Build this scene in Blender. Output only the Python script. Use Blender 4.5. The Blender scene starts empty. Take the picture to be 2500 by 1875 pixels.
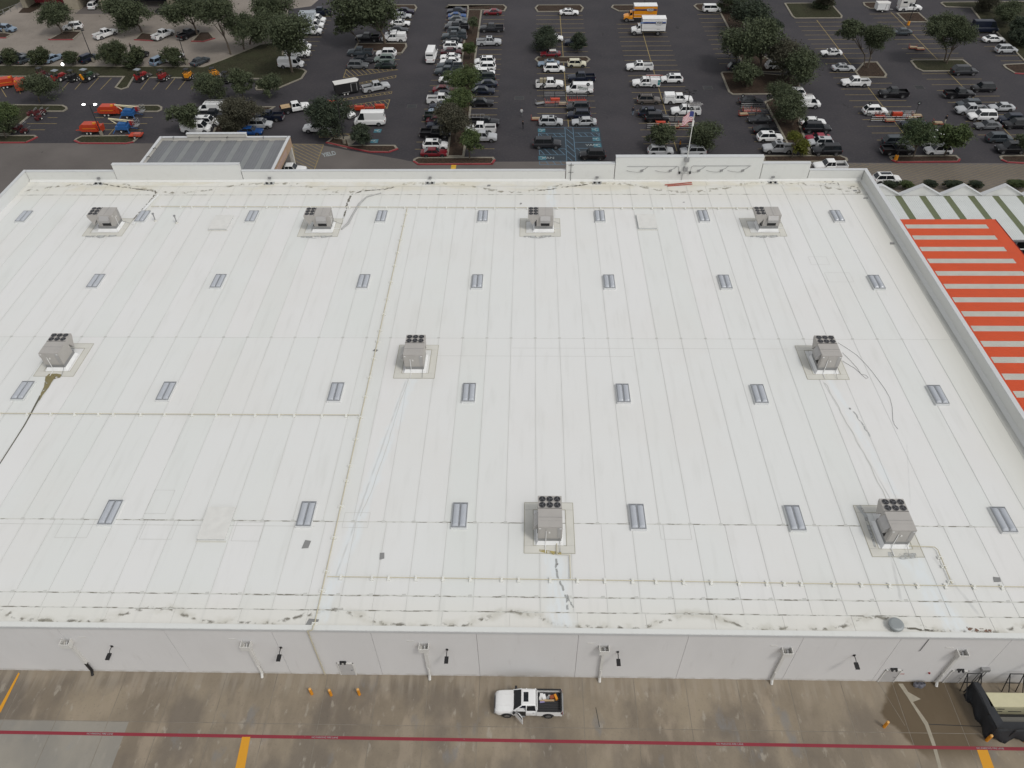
import bpy, bmesh, math, random
from mathutils import Vector, Matrix

# ------------------------------------------------------------------ camera, sky, sun, exposure
SC = bpy.context.scene
COLL = SC.collection
H_CAM = 67.0
cam_d = bpy.data.cameras.new('camera'); cam = bpy.data.objects.new('camera', cam_d); COLL.objects.link(cam)
cam_d.sensor_width = 36.0; cam_d.sensor_fit = 'HORIZONTAL'; cam_d.lens = 36.0 * 1850.2 / 2500.0
cam_d.clip_start = 0.5; cam_d.clip_end = 3000.0
_p, _y, _r = 0.77004, -0.030834, 0.01709
_f = Vector((math.sin(_y) * math.cos(_p), math.cos(_y) * math.cos(_p), -math.sin(_p)))
_rt = Vector((math.cos(_y), -math.sin(_y), 0.0)); _dn = _f.cross(_rt)
_rt2 = math.cos(_r) * _rt + math.sin(_r) * _dn; _dn2 = -math.sin(_r) * _rt + math.cos(_r) * _dn
cam.matrix_world = Matrix.Translation((0, 0, H_CAM)) @ Matrix((_rt2, -_dn2, -_f)).transposed().to_4x4()
SC.camera = cam

SUN_EL, SUN_AZ = 56.0, 130.0           # azimuth clockwise from +Y (away from the camera)
W = bpy.data.worlds.new('World'); SC.world = W; W.use_nodes = True
wn, wl = W.node_tree.nodes, W.node_tree.links
wn.clear()
sky = wn.new('ShaderNodeTexSky'); sky.sky_type = 'NISHITA'; sky.sun_disc = False
sky.sun_elevation = math.radians(SUN_EL); sky.sun_rotation = math.radians(SUN_AZ)
sky.air_density = 1.0; sky.dust_density = 1.5; sky.ozone_density = 1.0
hsv = wn.new('ShaderNodeHueSaturation'); hsv.inputs['Saturation'].default_value = 0.12
bg = wn.new('ShaderNodeBackground'); bg.inputs['Strength'].default_value = 0.12
wo = wn.new('ShaderNodeOutputWorld')
wl.new(sky.outputs[0], hsv.inputs['Color']); wl.new(hsv.outputs[0], bg.inputs['Color']); wl.new(bg.outputs[0], wo.inputs['Surface'])
sun_d = bpy.data.lights.new('sun', 'SUN'); sun_d.energy = 0.85; sun_d.angle = math.radians(10); sun_d.color = (1.0, 0.965, 0.91)
sun = bpy.data.objects.new('sun', sun_d); COLL.objects.link(sun)
_e, _a = math.radians(SUN_EL), math.radians(SUN_AZ)
_s = Vector((math.sin(_a) * math.cos(_e), math.cos(_a) * math.cos(_e), math.sin(_e)))
sun.rotation_euler = _s.to_track_quat('Z', 'Y').to_euler()
SC.view_settings.view_transform = 'Standard'; SC.view_settings.look = 'None'
SC.view_settings.gamma = 1.0; SC.view_settings.use_curve_mapping = False
SC.view_settings.exposure = 0.40
SC.render.engine = 'CYCLES'
SC.cycles.max_bounces = 6; SC.cycles.transparent_max_bounces = 8
rnd = random.Random(7)
R = math.radians
PI = math.pi
PAINT = {'black': (0.007, 0.007, 0.009),
 'blue': (0.01, 0.055, 0.19),
 'brown': (0.11, 0.095, 0.085),
 'char': (0.022, 0.023, 0.027),
 'cream': (0.58, 0.55, 0.42),
 'dred': (0.055, 0.006, 0.01),
 'green': (0.007, 0.015, 0.012),
 'grey': (0.11, 0.115, 0.12),
 'ltblue': (0.19, 0.25, 0.32),
 'magenta': (0.24, 0.01, 0.03),
 'navy': (0.008, 0.012, 0.026),
 'purple': (0.012, 0.007, 0.024),
 'red': (0.14, 0.008, 0.014),
 'sage': (0.17, 0.21, 0.19),
 'silver': (0.4, 0.41, 0.42),
 'slate': (0.042, 0.052, 0.06),
 'teal': (0.02, 0.055, 0.065),
 'white': (0.74, 0.74, 0.73),
 'yellow': (0.72, 0.27, 0.012)}
CARS = [('suv', -130.48, 194.75, -8.0, 'ltblue', '', 'pale blue SUV leftmost, in the tan concrete lot'),
 ('suv', -114.25, 195.92, 200.0, 'white', '', 'white SUV between white SUV and white pickup, in the tan concrete lot'),
 ('pickup', -103.83, 190.63, 55.0, 'white', '', 'white pickup between white SUV and black large SUV, in the tan concrete lot'),
 ('pickup', -89.39, 189.99, 62.0, 'white', '', 'white pickup between black large SUV and black pickup, in the tan concrete lot'),
 ('pickup', -83.26, 190.1, 64.0, 'black', '', 'black pickup rightmost, in the tan concrete lot'),
 ('suv', -115.6, 211.93, 90.0, 'white', 'inbay', 'white SUV inside the open service bay of the tan building'),
 ('bigsuv', -94.55, 206.88, 180.0, 'black', '', 'black large SUV between white pickup and white pickup, in the tan concrete lot'),
 ('sedan', -121.68, 174.7, 60.0, 'char', '', 'charcoal sedan leftmost, nosed to the grass verge'),
 ('suv', -118.8, 176.2, 62.0, 'char', '', 'charcoal SUV between charcoal sedan and slate grey sedan, nosed to the grass verge'),
 ('sedan', -116.14, 175.24, 62.0, 'slate', '', 'slate grey sedan between charcoal SUV and white sedan, nosed to the grass verge'),
 ('sedan', -112.73, 175.2, 62.0, 'white', '', 'white sedan between slate grey sedan and pale blue sedan, nosed to the grass verge'),
 ('sedan', -109.79, 175.65, 62.0, 'ltblue', '', 'pale blue sedan between white sedan and navy blue SUV, nosed to the grass verge'),
 ('suv', -101.56, 175.36, 62.0, 'navy', '', 'navy blue SUV between pale blue sedan and dark green SUV, nosed to the grass verge'),
 ('suv', -96.74, 177.46, 62.0, 'green', '', 'dark green SUV between navy blue SUV and black large SUV, nosed to the grass verge'),
 ('bigsuv', -90.29, 176.44, 70.0, 'black', '', 'black large SUV between dark green SUV and pale blue SUV, nosed to the grass verge'),
 ('suv', -84.49, 173.73, 60.0, 'ltblue', '', 'pale blue SUV between black large SUV and white sedan, nosed to the grass verge'),
 ('sedan', -81.93, 176.02, 60.0, 'white', '', 'white sedan between pale blue SUV and slate grey sedan, nosed to the grass verge'),
 ('sedan', -75.07, 173.36, 62.0, 'slate', '', 'slate grey sedan rightmost, nosed to the grass verge'),
 ('pickup', -53.88, 205.17, 180.0, 'navy', '', 'navy blue pickup next to white boxy van at far end, in the left oak aisle'),
 ('cutaway', -54.46, 199.02, 0.0, 'white', '', 'white boxy van between navy blue pickup and white boxy van, in the left oak aisle'),
 ('cutaway', -54.21, 195.35, 0.0, 'white', '', 'white boxy van between white boxy van and white boxy van, in the left oak aisle'),
 ('cutaway', -53.89, 191.43, 0.0, 'white', '', 'white boxy van between white boxy van and white cargo van, in the left oak aisle'),
 ('van', -54.18, 181.41, 0.0, 'white', '', 'white cargo van between white boxy van and white pickup, in the left oak aisle'),
 ('pickup', -53.59, 177.49, 0.0, 'white', '', 'white pickup between white cargo van and white cargo van, in the left oak aisle'),
 ('van', -53.66, 171.19, 0.0, 'white', '', 'white cargo van at store end after white pickup, in the left oak aisle'),
 ('van', -64.41, 148.01, 180.0, 'white', 'ladder', 'white cargo van between white pickup and charcoal pickup, behind the grey-roofed canopy'),
 ('pickup', -63.51, 145.21, 0.0, 'char', '', 'charcoal pickup between white cargo van and navy blue pickup, behind the grey-roofed canopy'),
 ('bigsuv', -63.74, 142.24, 0.0, 'white', 'sunroof', 'white large SUV between navy blue pickup and silver SUV, behind the grey-roofed canopy'),
 ('van', -64.94, 139.43, 0.0, 'white', '', 'white cargo van between white pickup and bright blue sedan, behind the grey-roofed canopy'),
 ('pickup', -52.05, 144.55, 180.0, 'navy', '', 'navy blue pickup between charcoal pickup and white large SUV, behind the grey-roofed canopy'),
 ('suv', -52.89, 141.34, 0.0, 'silver', '', 'silver SUV between white large SUV and white pickup, behind the grey-roofed canopy'),
 ('sedan', -54.12, 138.45, 0.0, 'blue', '', 'bright blue sedan at store end after white cargo van, behind the grey-roofed canopy'),
 ('pickup', -47.65, 148.56, 24.0, 'white', 'flatbed', 'white pickup next to white cargo van at far end, behind the grey-roofed canopy'),
 ('pickup', -41.04, 139.47, 180.0, 'white', '', 'white pickup between silver SUV and white cargo van, behind the grey-roofed canopy'),
 ('suv', -37.11, 146.32, -38.0, 'white', '', 'white SUV parked askew behind the high-roof van and orange carts'),
 ('sedan', -32.18, 205.69, 0.0, 'purple', '', 'dark purple sedan next to silver sedan at far end, right column beside the hatched stalls'),
 ('sedan', -32.55, 202.25, 0.0, 'silver', '', 'silver sedan between dark purple sedan and white sedan, right column beside the hatched stalls'),
 ('sedan', -32.3, 197.05, 0.0, 'white', '', 'white sedan between silver sedan and charcoal sedan, right column beside the hatched stalls'),
 ('sedan', -32.22, 192.4, 0.0, 'char', '', 'charcoal sedan between white sedan and white sedan, right column beside the hatched stalls'),
 ('sedan', -32.61, 189.49, 0.0, 'white', '', 'white sedan between charcoal sedan and white pickup, right column beside the hatched stalls'),
 ('pickup', -32.47, 186.57, 180.0, 'white', 'camper', 'white pickup between white sedan and white SUV, right column beside the hatched stalls'),
 ('pickup', -38.85, 186.87, 180.0, 'black', '', 'black pickup next to slate grey pickup at far end, left column beside the hatched stalls'),
 ('pickup', -39.13, 177.92, 180.0, 'slate', '', 'slate grey pickup between black pickup and charcoal sedan, left column beside the hatched stalls'),
 ('sedan', -37.96, 173.6, 0.0, 'char', '', 'charcoal sedan between slate grey pickup and grey SUV, left column beside the hatched stalls'),
 ('suv', -38.51, 170.51, 0.0, 'grey', '', 'grey SUV at store end after charcoal sedan, left column beside the hatched stalls'),
 ('suv', -33.08, 177.52, 180.0, 'white', '', 'white SUV between white pickup and grey green SUV, right column beside the hatched stalls'),
 ('suv', -33.0, 174.02, 180.0, 'sage', '', 'grey green SUV between white SUV and dark green sedan, right column beside the hatched stalls'),
 ('sedan', -32.23, 170.55, 180.0, 'green', '', 'dark green sedan at store end after grey green SUV, right column beside the hatched stalls'),
 ('pickup', -32.66, 158.55, 24.0, 'silver', '', 'silver pickup towing the black trailer between hatched stripes'),
 ('highvan', -31.42, 142.39, 180.0, 'white', '', 'white high-roof van beside the orange carts'),
 ('highvan', -22.41, 175.11, 88.0, 'white', '', 'white high-roof van driving away up the aisle left of the tree median'),
 ('sedan', -18.85, 205.59, 180.0, 'navy', '', 'navy blue sedan next to bright blue coupe at far end, left of the tree median'),
 ('coupe', -18.52, 202.14, 0.0, 'blue', '', 'bright blue coupe between navy blue sedan and slate grey sedan, left of the tree median'),
 ('sedan', -18.14, 199.37, 0.0, 'slate', '', 'slate grey sedan between bright blue coupe and grey sedan, left of the tree median'),
 ('sedan', -18.09, 196.8, 180.0, 'grey', '', 'grey sedan between slate grey sedan and charcoal pickup, left of the tree median'),
 ('pickup', -18.01, 193.93, 180.0, 'char', '', 'charcoal pickup between grey sedan and slate grey SUV, left of the tree median'),
 ('suv', -17.92, 190.91, 0.0, 'slate', '', 'slate grey SUV between charcoal pickup and slate grey pickup, left of the tree median'),
 ('pickup', -18.14, 187.69, 180.0, 'slate', '', 'slate grey pickup between slate grey SUV and black sedan, left of the tree median'),
 ('sedan', -18.24, 184.36, 180.0, 'black', '', 'black sedan between slate grey pickup and white SUV, left of the tree median'),
 ('suv', -17.97, 181.42, 0.0, 'white', 'sunroof', 'white SUV between black sedan and dark red sedan, left of the tree median'),
 ('sedan', -18.09, 178.25, 0.0, 'dred', '', 'dark red sedan between white SUV and white coupe, left of the tree median'),
 ('coupe', -18.17, 175.28, 180.0, 'white', '', 'white coupe between dark red sedan and white sedan, left of the tree median'),
 ('sedan', -17.88, 172.44, 180.0, 'white', '', 'white sedan between white coupe and slate grey pickup, left of the tree median'),
 ('pickup', -17.81, 169.49, 180.0, 'slate', 'sunroof', 'slate grey pickup between white sedan and slate grey pickup, left of the tree median'),
 ('pickup', -17.95, 166.61, 180.0, 'slate', '', 'slate grey pickup between slate grey pickup and white hatchback, left of the tree median'),
 ('hatch', -17.57, 162.59, 180.0, 'white', '', 'white hatchback between slate grey pickup and red sedan, left of the tree median'),
 ('sedan', -18.02, 157.24, 0.0, 'red', '', 'red sedan between white hatchback and navy blue sedan, left of the tree median'),
 ('sedan', -17.59, 154.75, 0.0, 'navy', '', 'navy blue sedan between red sedan and white pickup, left of the tree median'),
 ('pickup', -18.24, 152.23, 0.0, 'white', '', 'white pickup between navy blue sedan and navy blue sedan, left of the tree median'),
 ('sedan', -17.99, 149.27, 180.0, 'navy', '', 'navy blue sedan between white pickup and pale blue SUV, left of the tree median'),
 ('suv', -18.07, 146.63, 180.0, 'ltblue', '', 'pale blue SUV between navy blue sedan and dark green pickup, left of the tree median'),
 ('pickup', -17.99, 144.52, 0.0, 'green', '', 'dark green pickup between pale blue SUV and dark red sedan, left of the tree median'),
 ('sedan', -17.95, 142.91, 0.0, 'dred', '', 'dark red sedan between dark green pickup and navy blue sedan, left of the tree median'),
 ('sedan', -17.69, 141.09, 180.0, 'navy', '', 'navy blue sedan between dark red sedan and black pickup, left of the tree median'),
 ('pickup', -18.03, 137.12, 0.0, 'black', '', 'black pickup between navy blue sedan and white SUV, left of the tree median'),
 ('suv', -17.67, 132.47, 0.0, 'white', 'sunroof', 'white SUV with dark sunroof between black pickup and red sedan, left of the tree median'),
 ('sedan', -17.63, 129.54, 0.0, 'red', '', 'red sedan at store end after white SUV, left of the tree median'),
 ('coupe', -9.64, 204.64, 180.0, 'red', '', 'red coupe next to charcoal pickup at far end, right of the tree median'),
 ('pickup', -9.38, 192.72, 180.0, 'char', '', 'charcoal pickup between red coupe and silver pickup, right of the tree median'),
 ('pickup', -9.72, 183.9, 0.0, 'silver', 'sunroof',
  'silver pickup with dark sunroof between charcoal pickup and white SUV, right of the tree median'),
 ('suv', -10.19, 172.52, 180.0, 'white', 'sunroof', 'white SUV with dark sunroof between silver pickup and white SUV, right of the tree median'),
 ('suv', -9.92, 169.1, 180.0, 'white', '', 'white SUV between white SUV and white SUV, right of the tree median'),
 ('suv', -10.0, 165.78, 0.0, 'white', '', 'white SUV between white SUV and dark green SUV, right of the tree median'),
 ('suv', -9.78, 163.44, 180.0, 'green', '', 'dark green SUV between white SUV and navy blue sedan, right of the tree median'),
 ('sedan', -9.35, 160.17, 180.0, 'navy', '', 'navy blue sedan between dark green SUV and navy blue sedan, right of the tree median'),
 ('sedan', -9.81, 156.74, 0.0, 'navy', '', 'navy blue sedan between navy blue sedan and black sedan, right of the tree median'),
 ('sedan', -9.86, 150.92, 0.0, 'black', '', 'black sedan between navy blue sedan and black pickup, right of the tree median'),
 ('pickup', -8.9, 141.48, 0.0, 'black', 'rack', 'black pickup with pipe rack between black sedan and white pickup, right of the tree median'),
 ('pickup', -9.49, 139.03, 180.0, 'white', '', 'white pickup between black pickup and silver pickup, right of the tree median'),
 ('pickup', -9.12, 135.44, 0.0, 'silver', '', 'silver pickup at store end after white pickup, right of the tree median'),
 ('sedan', 9.81, 204.12, 0.0, 'white', 'sunroof', 'white sedan next to white SUV at far end, left column above the blue stalls'),
 ('suv', 5.43, 186.18, 0.0, 'white', '', 'white SUV between white sedan and red coupe, left column above the blue stalls'),
 ('coupe', 4.6, 176.81, 180.0, 'red', 'whitetop', 'red coupe between white SUV and pale blue sedan, left column above the blue stalls'),
 ('sedan', 4.13, 170.97, 180.0, 'ltblue', 'sunroof', 'pale blue sedan between red coupe and white SUV, left column above the blue stalls'),
 ('suv', 5.29, 168.05, 0.0, 'white', '', 'white SUV between pale blue sedan and white pickup, left column above the blue stalls'),
 ('pickup', 4.13, 159.76, 0.0, 'white', 'crates', 'white pickup between white SUV and silver SUV, left column above the blue stalls'),
 ('suv', 4.08, 142.06, 0.0, 'silver', 'sunroof', 'silver SUV between white pickup and charcoal large SUV, left column above the blue stalls'),
 ('bigsuv', 3.2, 132.77, 0.0, 'char', '', 'charcoal large SUV at store end after silver SUV, left column above the blue stalls'),
 ('suv', 10.43, 183.59, 180.0, 'navy', '', 'navy blue SUV next to cream hatchback at far end, right column above the blue stalls'),
 ('hatch', 10.35, 170.89, 0.0, 'cream', '', 'cream hatchback between navy blue SUV and navy blue pickup, right column above the blue stalls'),
 ('pickup', 11.04, 162.93, 180.0, 'navy', '', 'navy blue pickup between cream hatchback and white cargo van, right column above the blue stalls'),
 ('van', 10.35, 156.84, 180.0, 'white', 'lettered', 'white cargo van between navy blue pickup and charcoal SUV, right column above the blue stalls'),
 ('suv', 9.68, 148.55, 180.0, 'char', '', 'charcoal SUV between white cargo van and navy blue SUV, right column above the blue stalls'),
 ('suv', 9.73, 145.0, 180.0, 'navy', '', 'navy blue SUV between charcoal SUV and silver sedan, right column above the blue stalls'),
 ('sedan', 10.56, 142.01, 180.0, 'silver', '', 'silver sedan between navy blue SUV and black SUV, right column above the blue stalls'),
 ('suv', 11.48, 128.49, 180.0, 'black', '', 'black SUV at store end after silver sedan, right column above the blue stalls'),
 ('boxtruck', 27.09, 199.28, 180.0, 'yellow', '', 'yellow box truck next to white box truck, left of the rental-truck bay'),
 ('boxtruck', 28.15, 190.27, 180.0, 'white', '', 'white box truck between yellow box truck and white pickup, left column of the rental-truck bay'),
 ('pickup', 24.05, 168.68, 180.0, 'white', 'sunroof', 'white pickup between white box truck and white pickup, left column of the rental-truck bay'),
 ('pickup', 24.53, 160.07, 180.0, 'white', 'tealtail', 'white pickup between white pickup and brown grey SUV, left column of the rental-truck bay'),
 ('suv', 24.17, 151.84, 0.0, 'brown', 'rackbars', 'brown grey SUV between white pickup and navy blue SUV, left column of the rental-truck bay'),
 ('suv', 23.82, 145.82, 0.0, 'navy', '', 'navy blue SUV between brown grey SUV and black SUV, left column of the rental-truck bay'),
 ('suv', 24.88, 143.59, 0.0, 'black', '', 'black SUV between navy blue SUV and silver SUV, left column of the rental-truck bay'),
 ('suv', 23.95, 130.01, 0.0, 'silver', '', 'silver SUV at store end after black SUV, left column of the rental-truck bay'),
 ('suv', 30.27, 162.17, 180.0, 'white', 'sunroof', 'white SUV next to white pickup at far end, right column of the rental-truck bay'),
 ('pickup', 30.16, 151.79, 0.0, 'white', 'cap', 'white pickup between white SUV and white pickup, right column of the rental-truck bay'),
 ('pickup', 30.91, 146.47, 180.0, 'white', 'ladder', 'white pickup between white pickup and silver SUV, right column of the rental-truck bay'),
 ('suv', 29.87, 129.78, 180.0, 'silver', '', 'silver SUV at store end after white pickup, right column of the rental-truck bay'),
 ('smallvan', 46.1, 205.58, 0.0, 'white', '', 'white compact van next to charcoal SUV at far end, left of the big oak island'),
 ('suv', 45.5, 168.13, 0.0, 'char', '', 'charcoal SUV between white compact van and charcoal sedan, left of the big oak island'),
 ('sedan', 44.82, 151.16, 0.0, 'char', '', 'charcoal sedan between charcoal SUV and charcoal coupe, left of the big oak island'),
 ('coupe', 44.86, 142.89, 180.0, 'char', '', 'charcoal coupe between charcoal sedan and black sedan, left of the big oak island'),
 ('sedan', 44.94, 138.22, 0.0, 'black', '', 'black sedan between charcoal coupe and white SUV, left of the big oak island'),
 ('suv', 45.01, 135.23, 0.0, 'white', 'sunroof', 'white SUV between black sedan and silver pickup, left of the big oak island'),
 ('pickup', 45.6, 130.7, 180.0, 'silver', 'sunroof', 'silver pickup at store end after white SUV, left of the big oak island'),
 ('suv', 53.96, 169.17, 0.0, 'white', '', 'white SUV next to white SUV at far end, right of the big oak island'),
 ('suv', 54.27, 154.82, 180.0, 'white', '', 'white SUV between white SUV and white cargo van, right of the big oak island'),
 ('van', 55.36, 149.63, 0.0, 'white', 'ladder', 'white cargo van between white SUV and white sedan, right of the big oak island'),
 ('sedan', 54.72, 141.68, 0.0, 'white', '', 'white sedan between white cargo van and black large SUV, right of the big oak island'),
 ('bigsuv', 54.65, 138.81, 0.0, 'black', '', 'black large SUV between white sedan and crimson coupe, right of the big oak island'),
 ('coupe', 53.95, 134.97, 180.0, 'magenta', '', 'crimson coupe between black large SUV and silver SUV, right of the big oak island'),
 ('suv', 53.85, 132.97, 180.0, 'silver', 'sunroof', 'silver SUV between crimson coupe and black large SUV, right of the big oak island'),
 ('bigsuv', 54.07, 129.86, 180.0, 'black', '', 'black large SUV at store end after silver SUV, right of the big oak island'),
 ('pickup', 53.02, 123.88, 180.0, 'white', '', 'white pickup driving the front lane beside the raised parapet'),
 ('coupe', 68.11, 176.61, 180.0, 'white', 'sunroof', 'white coupe next to silver sedan, left of the second bay'),
 ('sedan', 68.22, 167.85, 0.0, 'silver', 'sunroof', 'silver sedan between white coupe and white pickup, left column of the second bay from right'),
 ('pickup', 68.37, 159.86, 180.0, 'white', '', 'white pickup between silver sedan and white SUV, left column of the second bay from right'),
 ('suv', 68.14, 146.39, 0.0, 'white', '', 'white SUV between white pickup and slate SUV, left column of the second bay from right'),
 ('suv', 67.77, 133.43, 0.0, 'slate', '', 'slate SUV between white SUV and black pickup, left column of the second bay from right'),
 ('pickup', 66.97, 129.99, 0.0, 'black', '', 'black pickup at store end after slate SUV, left column of the second bay from right'),
 ('pickup', 74.38, 154.36, 180.0, 'black', '', 'black pickup next to navy sedan, right of the second bay'),
 ('sedan', 73.68, 140.65, 180.0, 'navy', '', 'navy sedan between black pickup and grey sedan, right column of the second bay from right'),
 ('sedan', 74.25, 138.46, 180.0, 'grey', '', 'grey sedan between navy sedan and white SUV, right column of the second bay from right'),
 ('suv', 75.44, 135.67, 0.0, 'white', '', 'white SUV between grey sedan and white SUV, right column of the second bay from right'),
 ('suv', 74.62, 132.98, 0.0, 'white', '', 'white SUV between white SUV and white SUV, right column of the second bay from right'),
 ('suv', 74.23, 129.95, 180.0, 'white', '', 'white SUV at store end after white SUV, right column of the second bay from right'),
 ('sedan', 88.06, 189.03, 180.0, 'slate', '', 'slate sedan next to black pickup at far end, left column of the far right bay'),
 ('pickup', 87.54, 153.98, 0.0, 'black', '', 'black pickup between slate sedan and slate SUV, left column of the far right bay'),
 ('suv', 87.56, 149.07, 180.0, 'slate', '', 'slate grey SUV between black pickup and silver pickup, left column of the far right bay'),
 ('pickup', 86.86, 146.47, 180.0, 'silver', '', 'silver pickup between slate SUV and white SUV, left column of the far right bay'),
 ('bigsuv', 87.87, 143.69, 180.0, 'white', '', 'white large SUV between silver pickup and grey sedan, left column of the far right bay'),
 ('sedan', 87.38, 139.89, 180.0, 'grey', '', 'grey sedan at store end after white large SUV, left column of the far right bay'),
 ('bigsuv', 93.27, 165.57, 0.0, 'char', '', 'charcoal SUV next to black SUV at far end, right column of the far right bay'),
 ('suv', 93.71, 156.98, 180.0, 'black', '', 'black SUV between charcoal large SUV and silver sedan, right column of the far right bay'),
 ('sedan', 93.44, 147.83, 180.0, 'silver', '', 'silver sedan between black SUV and navy blue SUV, right column of the far right bay'),
 ('suv', 92.85, 142.52, 180.0, 'navy', '', 'navy blue SUV between silver sedan and black SUV, right column of the far right bay'),
 ('suv', 92.93, 140.29, 180.0, 'black', '', 'black SUV between navy SUV and slate SUV, right column of the far right bay'),
 ('suv', 87.2, 134.55, 0.0, 'slate', '', 'slate SUV between black SUV and black SUV, right column of the far right bay'),
 ('bigsuv', 87.46, 130.48, 180.0, 'black', '', 'black SUV at store end after slate SUV, right column of the far right bay'),
 ('highvan', 107.94, 190.33, 0.0, 'navy', '', 'navy blue van at the right edge near the oaks'),
 ('sedan', 107.51, 184.07, 0.0, 'white', '', 'white sedan at the far right edge below the navy van'),
 ('suv', 107.55, 177.72, 0.0, 'silver', '', 'silver SUV at the far right edge nearest the shrubs'),
 ('pickup', 95.72, 205.55, 0.0, 'white', 'camperbox', 'white pickup carrying an overcab camper beside the white trailer'),
 ('pickup', -42.76, 122.76, 0.0, 'white', '', 'white pickup half hidden under the grey-roofed canopy'),
 ('suv', 61.5, 119.55, 0, 'white', 'glassroof', 'white electric crossover with glass roof waiting in the front lane by the hatched paving')]
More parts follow.
